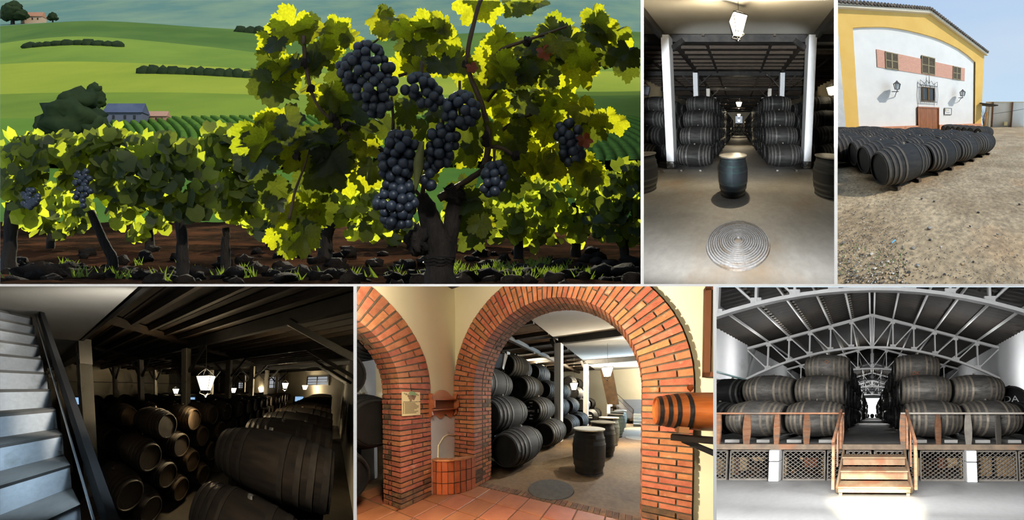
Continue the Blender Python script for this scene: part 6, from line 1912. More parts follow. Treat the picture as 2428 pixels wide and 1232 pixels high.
# ================================================================ vineyard
def build_vineyard():
    st = ST['1']
    rnd = random.Random(11)
    A = lambda px, py, Y: np.array([(px - 1214) / F2 * Y, Y, (616 - py) / F2 * Y])
    leaf_g = dict(lo=0.3, hi=0.7)
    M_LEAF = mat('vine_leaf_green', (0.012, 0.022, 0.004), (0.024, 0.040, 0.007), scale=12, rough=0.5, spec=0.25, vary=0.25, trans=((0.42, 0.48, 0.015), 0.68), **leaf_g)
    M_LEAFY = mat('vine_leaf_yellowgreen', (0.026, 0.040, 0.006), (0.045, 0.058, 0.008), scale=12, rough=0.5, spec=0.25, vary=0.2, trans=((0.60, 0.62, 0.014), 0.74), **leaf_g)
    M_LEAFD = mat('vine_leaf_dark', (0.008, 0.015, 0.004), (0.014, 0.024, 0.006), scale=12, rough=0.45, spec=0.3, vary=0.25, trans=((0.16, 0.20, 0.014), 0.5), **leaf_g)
    M_LEAFR = mat('vine_leaf_red', (0.16, 0.035, 0.02), (0.22, 0.06, 0.03), scale=9, rough=0.6, trans=((0.5, 0.1, 0.03), 0.5), **leaf_g)
    M_BARK = mat('vine_bark', (0.006, 0.0045, 0.0035), (0.020, 0.0145, 0.011), scale=14, stretch=(1, 1, 0.25), rough=0.95, bump=1.0)
    M_CANE = mat('vine_cane', (0.035, 0.022, 0.014), (0.06, 0.036, 0.02), scale=10, rough=0.7)
    M_GREENSTEM = mat('vine_green_stem', (0.10, 0.12, 0.03), rough=0.6)
    M_GRAPE = mat('grape_blue', (0.008, 0.012, 0.022), (0.026, 0.038, 0.058), scale=22, rough=0.42, vary=0.3, spec=0.4)
    M_SOIL = mat('vineyard_soil', (0.007, 0.005, 0.0036), (0.018, 0.0105, 0.0064), scale=3.5, rough=0.95, bump=1.0, spec=0.0, c3=(0.042, 0.0185, 0.0095), s3=0.8, lo3=0.46, hi3=0.66)
    M_CLOD = mat('soil_clod', (0.006, 0.005, 0.0042), (0.016, 0.0125, 0.0098), scale=9, rough=0.95, spec=0.05, bump=0.8, vary=0.3)
    M_GRASS = mat('weed_green', (0.05, 0.09, 0.012), (0.09, 0.13, 0.02), scale=5, rough=0.7, trans=((0.25, 0.35, 0.03), 0.4))
    # ---------------- leaf shape
    KEY = [(0, 1.0), (14, 0.86), (30, 0.70), (44, 0.82), (58, 0.93), (72, 0.80), (88, 0.64), (102, 0.74), (116, 0.80), (134, 0.70), (152, 0.62), (168, 0.50), (176, 0.30), (180, 0.10)]
    def rad(a):
        a = abs(a)
        for (a0, r0), (a1, r1) in zip(KEY, KEY[1:]):
            if a <= a1:
                t = (a - a0) / (a1 - a0)
                t = t * t * (3 - 2 * t)
                return r0 + (r1 - r0) * t
        return 0.1
    def leaf_geo(seed, n=72):
        rr = random.Random(seed)
        ph, am = rr.uniform(0, 6.28), rr.uniform(0.05, 0.13)
        fold = rr.uniform(-0.05, 0.28)
        curl = rr.uniform(-0.25, 0.35)
        V, F = [(0, 0, 0)], []
        for q, fr in enumerate((0.45, 0.78, 1.0)):
            for k in range(n):
                a = -180 + 360 * k / n
                r = rad(a)
                if fr == 1.0:
                    r += 0.05 * ((k % 3) - 1) * (1 if r > 0.4 else 0) + rr.uniform(-0.02, 0.02)
                r *= fr
                t = math.radians(a)
                x, y = r * math.sin(t), -r * math.cos(t)
                vein = 0.035 * math.cos(5 * t) * fr
                z = -fold * abs(x) + am * math.sin(3 * t + ph) * fr * fr - curl * (y * y) * 0.5 + vein
                V.append((x * (1 - 0.25 * max(fold, 0)), y, z))
        for k in range(n):
            k2 = (k + 1) % n
            if k == n - 1:
                continue
            F.append((0, 1 + k, 1 + k2))
            F.append((1 + k, 1 + n + k, 1 + n + k2, 1 + k2))
            F.append((1 + n + k, 1 + 2 * n + k, 1 + 2 * n + k2, 1 + n + k2))
        return G(V, F)
    LG = [leaf_geo(s) for s in range(9)]
    def orient(n, tip):
        n = np.asarray(n, float)
        n = n / np.linalg.norm(n)
        tip = np.asarray(tip, float) - n * (np.asarray(tip, float) @ n)
        tip = tip / np.linalg.norm(tip)
        y = -tip
        M = np.eye(4)
        M[:3, 0], M[:3, 1], M[:3, 2] = np.cross(y, n), y, n
        return M
    # ---------------- main vine
    YV = 4.7
    vine = holder(st, 'grapevine', A(1043, 700, YV))
    tag(vine, 'large sharp grapevine with blue-black grapes in front of the blurred rows', 'grapevine')
    def gnarl(pts, rads, seed, n=14):
        """bark-like tube through points"""
        P = []
        Rr = []
        for i in range(len(pts) - 1):
            for k in range(6):
                t = k / 6
                P.append(np.array(pts[i]) * (1 - t) + np.array(pts[i + 1]) * t)
                Rr.append(rads[i] * (1 - t) + rads[i + 1] * t)
        P.append(np.array(pts[-1]))
        Rr.append(rads[-1])
        for _ in range(2):
            P = [P[0]] + [(P[i - 1] + 2 * P[i] + P[i + 1]) / 4 for i in range(1, len(P) - 1)] + [P[-1]]
        v, f = tube(P, Rr, n, cap=False)
        c = np.repeat(np.array(P), n, axis=0)
        d = v - c
        L = np.linalg.norm(d, axis=1)
        s = np.array([1 + 0.22 * mnoise.noise(Vector((a[0] * 22 + seed, a[1] * 22, a[2] * 7))) + 0.16 * mnoise.noise(Vector((a[0] * 60, a[1] * 60 + seed, a[2] * 14))) for a in v])
        return (c + d * s[:, None], f + [tuple(reversed(range(n))), tuple((len(P) - 1) * n + k for k in range(n))])
    m = YV / F2
    put(st, 'trunk', gnarl([A(1046, 760, YV), A(1044, 680, YV), A(1040, 630, YV), A(1038, 585, YV), A(1025, 540, YV), A(1012, 495, YV), A(998, 462, YV)], [46 * m, 38 * m, 32 * m, 33 * m, 26 * m, 22 * m, 14 * m], 1), M_BARK, parent=vine, smooth=True)
    put(st, 'arm', gnarl([A(1052, 640, YV + .03), A(1062, 580, YV + .03), A(1072, 520, YV), A(1082, 480, YV), A(1074, 448, YV - .02)], [24 * m, 22 * m, 20 * m, 21 * m, 16 * m], 5), M_BARK, parent=vine, smooth=True)
    put(st, 'burl', xf(lump(3, (0.055, 0.05, 0.075), 0.8, 3, 2.8), T(*A(990, 572, YV - .05))), M_BARK, parent=vine, smooth=True)
    put(st, 'burl', xf(lump(3, (0.06, 0.06, 0.05), 0.9, 5, 2.8), T(*A(1078, 460, YV - .03))), M_BARK, parent=vine, smooth=True)
    put(st, 'tie_wire', join(*[xf(fixn(lathe([(-0.003, 0.088), (0.003, 0.092), (0.003, 0.088)], 24, close=True)), T(*A(1041, 612 + 5 * k, YV)) @ R('X', 0.08 * (k - 1))) for k in range(3)]), M_IRON, parent=vine)
    canes = [([(1145, 405), (1158, 350), (1158, 300), (1140, 240), (1118, 190), (1106, 150), (1112, 100), (1122, 60), (1135, 10), (1150, -20)], 7.5, 4.60),
             ([(1040, 470), (1090, 440), (1150, 400), (1165, 370)], 9, 4.66), ([(1160, 345), (1195, 352), (1222, 372)], 6, 4.6),
             ([(720, 85), (722, 130), (728, 170), (737, 215), (752, 250), (785, 285), (830, 320)], 5, 4.62), ([(1150, 160), (1190, 115), (1250, 95), (1310, 75), (1345, 62)], 5, 4.64),
             ([(685, 520), (700, 450), (722, 395), (735, 350)], 3.5, 4.58), ([(830, 320), (900, 350), (960, 420), (1000, 470)], 8, 4.8), ([(930, 330), (933, 280), (928, 230)], 5, 4.66),
             ([(1160, 330), (1230, 280), (1330, 250), (1400, 270)], 5, 4.75), ([(1155, 240), (1210, 170), (1260, 130)], 4, 4.75), ([(785, 290), (800, 240), (850, 130), (900, 90)], 4, 4.85), ([(945, 180), (1010, 160), (1060, 150)], 4, 4.8),
             ([(1000, 468), (1010, 400), (1040, 330), (1030, 250)], 6, 4.85)]
    for pts, r, Y in canes:
        rr = [r * m * (1 - 0.45 * i / (len(pts) - 1)) for i in range(len(pts))]
        put(st, 'cane', gnarl([A(a, b, Y + rnd.uniform(-.02, .02)) for a, b in pts], rr, rnd.random() * 9, 8), M_CANE, parent=vine, smooth=True)
    for (a, b) in ((722, 150), (737, 210), (800, 295), (820, 300), (1222, 370), (1118, 160), (1106, 152), (1250, 97), (1155, 325), (1155, 340), (790, 280), (705, 370), (1150, 400)):
        put(st, 'spur', xf(lump(2, (0.022, 0.022, 0.028), 0.9, a % 13, 2.5), T(*A(a, b, 4.6))), M_BARK, parent=vine, smooth=True)
    # leaves: (centre px, spread px, count, size px, share yellow, share dark)
    zones = [(690, 60, 45, 30, 7, 62, .5, .3), (672, 130, 35, 45, 6, 70, .6, .3), (672, 205, 30, 45, 5, 78, .1, .8), (755, 110, 40, 60, 11, 66, .35, .45), (770, 190, 45, 45, 7, 62, .35, .45), (845, 78, 60, 28, 9, 55, .6, .2), (925, 62, 55, 28, 9, 58, .75, .15),
             (1000, 90, 45, 40, 9, 56, .6, .25), (1048, 120, 25, 60, 7, 54, .7, .2), (960, 140, 40, 40, 7, 55, .5, .35), (820, 250, 70, 50, 9, 62, .2, .65), (900, 265, 60, 40, 5, 64, .2, .7),
             (660, 305, 50, 28, 8, 74, .7, .2), (622, 370, 30, 50, 6, 76, .15, .7), (690, 365, 55, 50, 9, 82, .1, .8), (770, 360, 55, 60, 11, 84, .05, .9), (830, 330, 40, 50, 7, 66, .3, .6), (875, 380, 25, 45, 4, 62, .2, .6), (770, 410, 50, 28, 5, 76, .3, .6),
             (672, 465, 35, 40, 6, 60, .45, .4), (700, 530, 35, 30, 5, 62, .4, .4), (668, 560, 25, 35, 4, 60, .4, .4), (705, 575, 22, 22, 3, 62, .8, .1), (745, 490, 26, 40, 4, 66, .1, .7),
             (1125, 8, 35, 28, 4, 66, .4, .4), (1225, 5, 30, 22, 4, 62, .3, .5), (1265, 12, 18, 24, 3, 58, .8, .1), (1180, 130, 50, 45, 10, 58, .7, .2), (1255, 125, 50, 40, 9, 58, .4, .4), (1325, 95, 45, 35, 8, 62, .4, .4), (1335, 130, 30, 30, 4, 84, .0, 1.), (1375, 155, 30, 30, 4, 72, 1., .0),
             (1400, 75, 45, 28, 8, 56, .6, .2), (1450, 110, 40, 35, 6, 60, .5, .3), (1480, 155, 26, 28, 4, 76, .0, 1.), (1180, 200, 50, 50, 10, 60, .4, .4), (1245, 200, 55, 50, 11, 62, .25, .6), (1310, 210, 40, 50, 8, 60, .4, .4), (1195, 290, 40, 50, 9, 60, .5, .3),
             (1255, 290, 45, 50, 10, 62, .5, .4), (1310, 285, 35, 50, 7, 60, .2, .6), (1390, 290, 45, 35, 7, 60, .4, .4), (1435, 300, 28, 38, 5, 56, .9, .0), (1240, 365, 50, 45, 10, 62, .6, .3), (1310, 375, 40, 45, 7, 62, .7, .2), (1395, 390, 38, 35, 6, 56, .85, .0), (1415, 425, 15, 22, 2, 45, .9, .0),
             (1110, 340, 30, 45, 6, 64, .3, .6), (1205, 430, 26, 30, 4, 64, .1, .8), (1120, 470, 35, 35, 6, 66, .1, .8), (1130, 530, 28, 38, 6, 60, .4, .5), (1010, 275, 45, 45, 6, 68, .05, .9), (960, 300, 30, 40, 4, 62, .1, .8), (1000, 380, 22, 70, 5, 60, .3, .5), (1145, 260, 30, 60, 6, 56, .5, .3), (1080, 170, 35, 45, 6, 58, .5, .4)]
    nl = 0
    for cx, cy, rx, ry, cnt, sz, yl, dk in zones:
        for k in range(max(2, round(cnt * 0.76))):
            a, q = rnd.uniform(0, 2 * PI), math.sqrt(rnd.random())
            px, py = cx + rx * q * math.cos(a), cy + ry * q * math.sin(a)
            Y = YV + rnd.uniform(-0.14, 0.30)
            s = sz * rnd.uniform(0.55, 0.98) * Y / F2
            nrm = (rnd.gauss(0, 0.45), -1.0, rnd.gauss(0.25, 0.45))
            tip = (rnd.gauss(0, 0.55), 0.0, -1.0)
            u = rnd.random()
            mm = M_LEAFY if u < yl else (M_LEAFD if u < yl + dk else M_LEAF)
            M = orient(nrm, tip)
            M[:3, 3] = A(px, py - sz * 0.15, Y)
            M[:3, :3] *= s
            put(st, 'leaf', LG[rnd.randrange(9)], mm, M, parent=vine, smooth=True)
            nl += 1
    for px, py, s in ((1290, 122, 12), (1118, 158, 9), (1385, 330, 12)):
        M = orient((0.2, -1, 0.2), (0.3, 0, -1))
        M[:3, 3] = A(px, py, 4.55)
        M[:3, :3] *= s * 2 * m
        put(st, 'leaf', LG[2], M_LEAFR, M, parent=vine, smooth=True)
    put(st, 'rolled_leaf', gnarl([A(1000, 335, 4.42), A(992, 390, 4.42), A(985, 450, 4.44)], [5 * m, 13 * m, 4 * m], 2, 8), mat('leaf_olive', (0.12, 0.13, 0.04), rough=0.7), parent=vine, smooth=True)
    # grape clusters
    gs = ico(3)
    clusters = [('large upper', 875, 185, [(870, 125, 30, 24), (865, 165, 62, 34), (885, 205, 55, 36), (895, 245, 30, 26)], 66), ('upper middle', 1000, 215, [(995, 205, 38, 24), (1018, 228, 26, 28)], 24), ('upper right', 1090, 262, [(1092, 262, 38, 38)], 26),
                ('centre right', 1050, 345, [(1050, 330, 33, 30), (1040, 365, 28, 26), (1018, 410, 14, 34)], 36), ('centre left', 945, 370, [(950, 345, 34, 30), (940, 390, 38, 34)], 46), ('lowest', 938, 490, [(945, 445, 32, 20), (938, 480, 46, 34), (942, 518, 30, 20)], 52), ('small right', 1172, 422, [(1174, 412, 24, 22), (1168, 440, 22, 18)], 18), ('dark far right', 1350, 340, [(1348, 318, 26, 28), (1356, 362, 22, 32)], 26)]
    for nm, cx, cy, ells, cnt in clusters:
        Yc = 4.46 if nm != 'dark far right' else 4.62
        cl = holder(st, 'grape_cluster', A(cx, cy, Yc), parent=vine)
        tag(cl, '%s bunch of blue-black grapes' % nm)
        put(st, 'bunch_stem', gnarl([A(cx, cy - 70, Yc + .06), A(cx, cy - 20, Yc + .05), A(cx, cy + 25, Yc + .04)], [4 * m, 3 * m, 2 * m], 3, 6), M_CANE, parent=cl, smooth=True)
        pts = []
        tries = 0
        gr = 12.2
        while len(pts) < cnt and tries < 9000:
            tries += 1
            ex, ey, erx, ery = rnd.choice(ells)
            a, q = rnd.uniform(0, 2 * PI), math.sqrt(rnd.random())
            dx, dy = q * math.cos(a), q * math.sin(a)
            px, py = ex + erx * dx, ey + ery * dy
            dep = -math.sqrt(max(0, 1 - q * q)) * min(erx, ery) * 0.9
            if tries > 4500:
                dep += rnd.uniform(0, 30)
            if all((px - b[0]) ** 2 + (py - b[1]) ** 2 + (dep - b[2]) ** 2 > (1.50 * gr) ** 2 for b in pts):
                pts.append((px, py, dep))
        for px, py, dep in pts:
            s = gr * rnd.uniform(0.88, 1.10) * Yc / F2
            M = T(*A(px, py, Yc + dep * Yc / F2)) @ np.diag([s, s, s * rnd.uniform(1.0, 1.08), 1])
            put(st, 'grape', gs, M_GRAPE, M, parent=cl, smooth=True, key=None)
    # ---------------- ground of the vineyard
    def prof(Y):
        k = [(3.6, -0.13), (5, -0.135), (8, -0.155), (10, 0.0), (12, 0.16), (14, 0.30), (20, 0.9)]
        return float(np.interp(Y, [a for a, _ in k], [b for _, b in k]))
    def gz(x, y):
        return prof(y) + 0.035 * mnoise.noise(Vector((x * 2.2, y * 2.2, 0))) + 0.02 * mnoise.noise(Vector((x * 7, y * 7, 5)))
    ys = list(np.linspace(3.7, 9, 90)) + list(np.linspace(9.1, 20, 60))
    struct(put(st, 'ground', sheet(np.linspace(-13, 4, 220), ys, gz), M_SOIL, smooth=True, origin=(0, 6, 0)), 'brown ploughed soil between the vine rows')
    for k in range(230):
        Y = rnd.choice((rnd.uniform(4.6, 6.2), rnd.uniform(6, 9.5), rnd.uniform(7, 11.5)))
        px = rnd.uniform(-20, 1530)
        r = rnd.uniform(0.03, 0.085) * (1.15 if Y > 6 else 0.8)
        x = (px - 1214) / F2 * Y
        o = put(st, 'soil_clod', xf(lump(2, (r * 1.3, r, r * 0.8), 0.7, k, 1.8), R('Z', k)), M_CLOD, T(x, Y, gz(x, Y) + r * 0.25), smooth=True)
        tag(o, 'dark clod of ploughed earth lying between the vines', 'clod', 'clods of ploughed earth')
    tufts = []
    for k in range(150):
        px = rnd.choice((rnd.uniform(1080, 1400), rnd.uniform(0, 1519), rnd.uniform(1120, 1330)))
        Y = rnd.uniform(5.2, 9.5)
        x = (px - 1214) / F2 * Y
        for j in range(9):
            a, h = rnd.uniform(0, 6.28), rnd.uniform(0.04, 0.10)
            bx, by = x + rnd.uniform(-.05, .05), Y + rnd.uniform(-.05, .05)
            tufts.append(G([(bx - 0.008, by, gz(bx, by)), (bx + 0.008, by, gz(bx, by)), (bx + 0.05 * math.cos(a), by + 0.05 * math.sin(a), gz(bx, by) + h)], [(0, 1, 2)]))
    tag(put(st, 'weeds', join(*tufts), M_GRASS), 'low green weeds scattered on the vineyard soil', 'weeds', None, 'stuff')
    # ---------------- background vines
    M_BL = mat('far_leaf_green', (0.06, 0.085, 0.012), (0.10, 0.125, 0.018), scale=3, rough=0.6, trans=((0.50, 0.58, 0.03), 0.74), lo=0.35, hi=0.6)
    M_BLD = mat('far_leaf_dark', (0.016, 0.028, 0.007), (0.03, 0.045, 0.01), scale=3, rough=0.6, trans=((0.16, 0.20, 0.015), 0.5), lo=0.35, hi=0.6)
    base5 = np.array([(0, -1, 0), (0.62, -0.62, 0.1), (0.85, 0.1, 0.0), (0.45, 0.7, -.05), (0, 0.35, 0.12), (-0.45, 0.7, -.05), (-0.85, 0.1, 0.0), (-0.62, -0.62, 0.1), (0, -0.1, 0.16)])
    bf = [(8, k, (k + 1) % 8) for k in range(8)]
    def bush(cx, cy, rx, ry, Y, n, sz, dep, dark):
        gv, gd = [], []
        for k in range(n):
            a, q = rnd.uniform(0, 2 * PI), rnd.random() ** 0.45
            px, py = cx + rx * q * math.cos(a), cy + ry * q * math.sin(a) + rnd.gauss(0, 6)
            M = orient((rnd.gauss(0, .6), -1, rnd.gauss(.3, .5)), (rnd.gauss(0, .6), 0, -1))
            yy = Y + rnd.uniform(-dep, dep)
            M[:3, 3] = A(px, py, yy)
            M[:3, :3] *= sz * rnd.uniform(0.6, 1.1) * yy / F2
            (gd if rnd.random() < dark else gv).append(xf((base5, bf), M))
        return gv, gd
    # (trunk px base, trunk top, trunk half-width, depth, foliage ellipses, name)
    bg = [((20, 655), (28, 480), 17, 8.0, [(30, 400, 75, 70, 110), (90, 350, 55, 28, 50), (60, 480, 50, 50, 40)], 'leftmost blurred vine with a thick dark trunk', .35),
          ((268, 640), (215, 500), 12, 8.2, [(215, 400, 70, 60, 90), (270, 345, 75, 40, 90), (300, 440, 60, 70, 90), (150, 350, 50, 30, 40)], 'blurred vine with a crooked trunk left of the thick-stemmed one', .35),
          ((432, 668), (428, 520), 16, 7.8, [(430, 430, 90, 90, 150), (370, 360, 80, 45, 90), (330, 420, 60, 60, 60)], 'bushy blurred vine with a straight dark trunk', .55),
          ((535, 590), (535, 540), 10, 8.6, [(540, 380, 70, 70, 120), (520, 330, 45, 30, 50), (590, 450, 50, 70, 80), (560, 480, 60, 50, 50)], 'blurred vine just left of the sharp grapevine', .3),
          ((355, 585), (355, 540), 9, 11.5, [(340, 500, 80, 60, 110)], 'small far vine behind the straight-trunked one', .3),
          ((120, 585), (120, 530), 8, 12.0, [(130, 500, 90, 60, 130)], 'small far vine behind the leftmost one', .3),
          ((770, 590), (790, 490), 15, 9.6, [(800, 450, 110, 55, 130), (860, 510, 70, 50, 70)], 'far vine with a thick leaning trunk behind the grape bunches', .25),
          ((640, 580), (640, 540), 8, 12.5, [(640, 500, 80, 60, 120), (720, 520, 60, 50, 60)], 'far vine under the hanging leaves', .25),
          ((930, 585), (930, 540), 8, 12.5, [(920, 520, 70, 50, 90), (1000, 560, 50, 30, 30)], 'far vine behind the sharp trunk', .25),
          ((1230, 590), (1232, 500), 10, 10.2, [(1220, 470, 90, 60, 130), (1240, 540, 70, 40, 60)], 'far vine right of the sharp trunk', .25),
          ((1365, 585), (1362, 480), 10, 10.6, [(1360, 470, 90, 70, 140), (1330, 540, 70, 40, 50)], 'far vine second from the right edge', .3),
          ((1480, 590), (1482, 520), 10, 9.6, [(1490, 440, 60, 55, 110), (1470, 520, 70, 55, 100)], 'far vine at the right edge with dark foliage', .55),
          ((1130, 580), (1130, 540), 8, 12.5, [(1140, 520, 90, 50, 100)], 'small far vine seen under the lower leaves', .25)]
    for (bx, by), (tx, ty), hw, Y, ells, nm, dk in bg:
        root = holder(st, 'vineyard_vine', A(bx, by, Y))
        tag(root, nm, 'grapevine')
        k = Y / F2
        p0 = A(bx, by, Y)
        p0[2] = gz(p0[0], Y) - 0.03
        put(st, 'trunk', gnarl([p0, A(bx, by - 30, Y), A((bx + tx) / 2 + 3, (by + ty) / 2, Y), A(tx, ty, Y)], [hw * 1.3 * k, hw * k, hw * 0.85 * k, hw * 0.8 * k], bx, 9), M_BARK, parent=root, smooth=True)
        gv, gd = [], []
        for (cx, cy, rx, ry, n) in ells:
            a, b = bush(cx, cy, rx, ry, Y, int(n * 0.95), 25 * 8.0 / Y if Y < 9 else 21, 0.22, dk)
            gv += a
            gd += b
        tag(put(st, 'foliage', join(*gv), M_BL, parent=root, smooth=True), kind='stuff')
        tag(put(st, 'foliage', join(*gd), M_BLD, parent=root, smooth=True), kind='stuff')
        if bx in (268, 20):
            for q in range(30):
                a, rr = rnd.uniform(0, 6.28), math.sqrt(rnd.random())
                c = A((195 if bx == 268 else 70) + 20 * rr * math.cos(a), (445 if bx == 268 else 470) + (45 if bx == 268 else 22) * rr * math.sin(a), Y - 0.25)
                put(st, 'far_grape', ico(2), M_GRAPE, T(*c) @ np.diag([0.03, 0.03, 0.03, 1]), parent=root, smooth=True)
    # ---------------- hillside beyond
    KY = [(13, 590), (20, 545), (35, 470), (60, 405), (90, 350), (130, 290), (180, 240), (240, 198), (310, 165), (400, 130), (520, 85), (700, 25), (950, -45)]
    yk, pk = np.array([a for a, _ in KY], float), np.array([b for _, b in KY], float)
    def hz(x, y):
        py = float(np.interp(y, yk, pk))
        z = (616 - py) / F2 * y
        u = x / y
        bulge = 0.022 * y * math.exp(-((u + 0.50) / 0.16) ** 2) * max(0.0, min(1.0, (y - 200) / 180)) * max(0.0, min(1.0, (620 - y) / 120))
        dip = -0.010 * y * math.exp(-((u + 0.18) / 0.10) ** 2) * max(0.0, min(1.0, (y - 280) / 120))
        return z + bulge + dip + 0.004 * y * mnoise.noise(Vector((x / y * 6, math.log(y) * 2.2, 1.0)))
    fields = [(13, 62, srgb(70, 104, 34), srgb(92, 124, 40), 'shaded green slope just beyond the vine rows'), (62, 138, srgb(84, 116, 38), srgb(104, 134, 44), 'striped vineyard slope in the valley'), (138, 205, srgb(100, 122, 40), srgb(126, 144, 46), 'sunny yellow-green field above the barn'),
              (205, 300, srgb(134, 148, 46), srgb(156, 162, 52), 'bright lime field across the valley'), (300, 400, srgb(106, 130, 48), srgb(126, 146, 54), 'green field above the dark hedge'), (400, 545, srgb(78, 104, 44), srgb(96, 122, 52), 'rounded green hill on the left skyline'), (545, 950, srgb(96, 128, 116), srgb(124, 146, 118), 'far hills coloured blue-green for haze')]  # last field: haze of distance put into its blue-green colour
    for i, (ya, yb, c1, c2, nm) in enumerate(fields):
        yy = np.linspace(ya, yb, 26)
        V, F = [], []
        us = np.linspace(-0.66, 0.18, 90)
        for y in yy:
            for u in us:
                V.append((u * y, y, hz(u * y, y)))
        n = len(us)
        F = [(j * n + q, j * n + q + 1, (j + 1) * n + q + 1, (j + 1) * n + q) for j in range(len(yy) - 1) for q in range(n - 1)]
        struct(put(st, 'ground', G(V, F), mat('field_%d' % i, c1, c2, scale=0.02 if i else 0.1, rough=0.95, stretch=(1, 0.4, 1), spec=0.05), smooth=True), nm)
    # vine rows on the striped slope
    M_ROW = mat('vineyard_row_green', srgb(66, 100, 26), srgb(92, 122, 34), scale=0.6, rough=0.9, spec=0.05)
    for k in range(58):
        x0 = -52 + 1.55 * k
        P = []
        for t in np.linspace(0, 1, 16):
            y = 62 + 74 * t
            x = x0 * (0.55 + 0.45 * t) - 12 * t * t - 6
            P.append((x, y, hz(x, y) + 0.25))
        if all(abs(p[0] / p[1] + 0.22) > 0.42 for p in P):
            continue
        V, F = [], []
        for (x, y, z) in P:
            w = 0.42 * (1 + 0.25 * mnoise.noise(Vector((x, y, 2))))
            V += [(x - w, y, z - 0.4), (x - w * 0.8, y, z + 0.55), (x + w * 0.8, y, z + 0.55), (x + w, y, z - 0.4)]
        for j in range(15):
            for q in range(3):
                F.append((4 * j + q, 4 * j + q + 1, 4 * j + q + 5, 4 * j + q + 4))
        tag(put(st, 'vine_row', fixn(G(V, F)), M_ROW, smooth=True), 'distant clipped vine row on the striped valley slope', 'vine row', 'vine rows on the valley slope')
    # hedges, trees, barn
    M_TREE = mat('distant_tree_green', (0.018, 0.030, 0.014), (0.03, 0.046, 0.018), scale=0.5, rough=0.95, spec=0.05)
    def on_hill(px, y):
        x = (px - 1214) / F2 * y
        return x, y, hz(x, y)
    def hedge(pxa, pxb, y, h, nm):
        root = holder(st, 'hedge', on_hill((pxa + pxb) / 2, y))
        tag(root, nm, 'hedge')
        n = max(6, int(abs(pxb - pxa) / 22))
        for k in range(n):
            px = pxa + (pxb - pxa) * (k + 0.5) / n
            x, yy, z = on_hill(px, y)
            w = abs(pxb - pxa) / n / F2 * y
            put(st, 'bush', xf(lump(2, (w * 0.8, w * 0.6, h * rnd.uniform(0.8, 1.1)), 0.35, k + pxa), np.eye(4)), M_TREE, T(x, yy, z), parent=root, smooth=True)
    hedge(330, 645, 262, 2.6, 'long dark hedge between the two bright fields')
    hedge(60, 290, 360, 2.2, 'dark hedge below the rounded left hill')
    hedge(560, 690, 520, 4.5, 'dark hedge under the misty hills')
    hedge(0, 110, 58, 1.6, 'dark hedge behind the leftmost vine')
    def tree(px, y, wpx, hpx, nm, trunk=True):
        x, yy, z = on_hill(px, y)
        w, h = wpx / F2 * y / 2, hpx / F2 * y
        root = holder(st, 'tree', (x, yy, z))
        tag(root, nm, 'tree')
        put(st, 'crown', join(*[xf(lump(3, (w * a, w * a, h * 0.45 * a), 0.5, px + q, 2.0), T(dx * w, 0, h * dzz)) for q, (a, dx, dzz) in enumerate(((0.75, 0, 0.6), (0.5, -0.5, 0.45), (0.5, 0.5, 0.45), (0.5, 0.1, 0.85)))]), M_TREE, T(x, yy, z), parent=root, smooth=True)
        put(st, 'tree_trunk', tube([(0, 0, -0.2), (0, 0, h * 0.4)], [w * 0.14, w * 0.1], 7), M_BARK, T(x, yy, z), parent=root)
    tree(222, 150, 56, 68, 'round dark tree beside the barn')
    tree(172, 80, 170, 150, 'large dark bushy tree in front of the barn')
    tree(30, 560, 70, 50, 'dark tree by the house on the far left skyline')
    tree(125, 560, 26, 22, 'small dark tree right of the house on the skyline')
    def house(px, y, wpx, hpx, wall, roof_m, nm, name):
        x, yy, z = on_hill(px, y)
        w, h = wpx / F2 * y / 2, hpx / F2 * y
        root = holder(st, name, (x, yy, z))
        tag(root, nm, 'building')
        put(st, 'walls', box(-w, w, -w * 0.4, w * 0.4, -1, h * 0.55), wall, T(x, yy, z), parent=root)
        put(st, 'roof', fixn(G([(-w * 1.04, -w * 0.5, h * 0.5), (w * 1.04, -w * 0.5, h * 0.5), (w * 1.04, w * 0.5, h * 0.5), (-w * 1.04, w * 0.5, h * 0.5), (-w * 1.0, 0, h), (w * 1.0, 0, h)], [(0, 1, 5, 4), (2, 3, 4, 5), (0, 4, 3), (1, 2, 5), (0, 3, 2, 1)])), roof_m, T(x, yy, z), parent=root)
        for q in (-0.5, 0.1, 0.6):
            put(st, 'window', box(w * q - w * 0.06, w * q + w * 0.06, -w * 0.42, -w * 0.4, h * 0.2, h * 0.38), M_STEELDK, T(x, yy, z), parent=root)
    house(300, 128, 90, 50, mat('barn_wall_grey', srgb(92, 96, 110)), mat('barn_roof_slate', srgb(66, 74, 96), srgb(80, 88, 108), scale=0.5), 'long barn with blue-grey slate roof in the valley', 'barn')
    house(372, 131, 56, 28, mat('barn_wall_pink', srgb(170, 130, 104)), mat('barn_roof_pink', srgb(176, 134, 110)), 'low pinkish outbuilding right of the barn', 'outbuilding')
    house(80, 570, 50, 26, mat('skyline_house_wall', srgb(190, 160, 130)), mat('skyline_house_roof', srgb(170, 120, 90)), 'small house with terracotta roof on the far left skyline', 'house')
    # added unseen spot backlighting the vines from behind, in place of a low sun
    add_light('added_vine_backlight', 'SPOT', (-4.5, 31.0, 11.2), 70000, (1.0, 0.92, 0.70), aim=(-1.8, 7.0, 0.3), spot_size=0.75, spot_blend=0.3, shadow_soft_size=0.12)
if '1' in ONLY:
    build_vineyard()
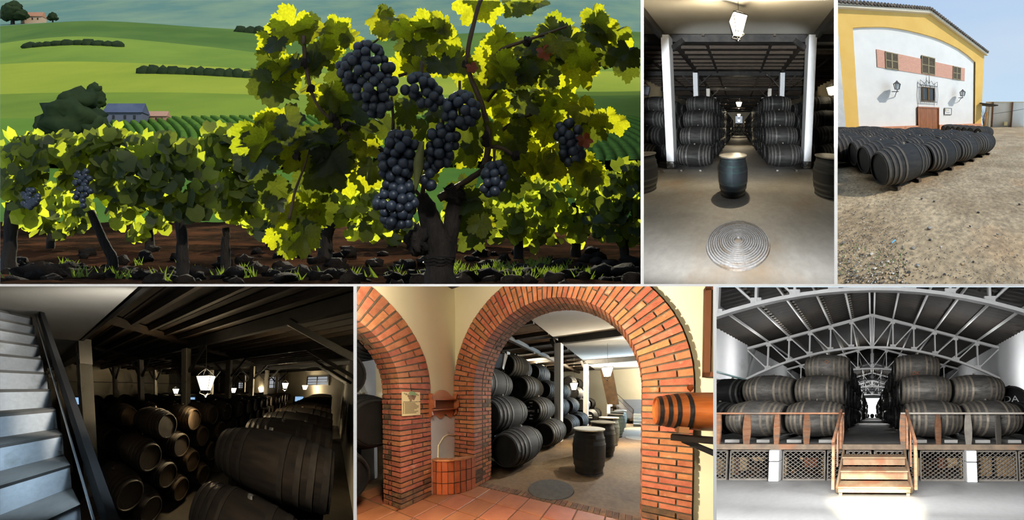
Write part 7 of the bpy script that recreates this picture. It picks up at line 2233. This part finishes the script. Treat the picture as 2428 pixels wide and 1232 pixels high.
# ---------------------------------------------------------------- the tiny far casks, one mass per set
for (k, mn), parts in CASK_MASS.items():
    o = put(ST[k], 'distant_casks', join(*[q[0] for q in parts]), parts[0][2], smooth='auto', lp=np.concatenate([q[1] for q in parts]))
    tag(o, {'2': 'mass of small far casks lining the pillared aisle', '3': 'mass of half-hidden casks at the back of the yard', '4': 'mass of far casks in the dark bodega', '5': 'mass of far casks behind the brick arch', '6': 'mass of far casks lining the trussed hall'}[k], 'casks', None, 'stuff')
for o in bpy.data.objects:
    for k in ('_w', '_s', '_n'):
        if k in o:
            del o[k]
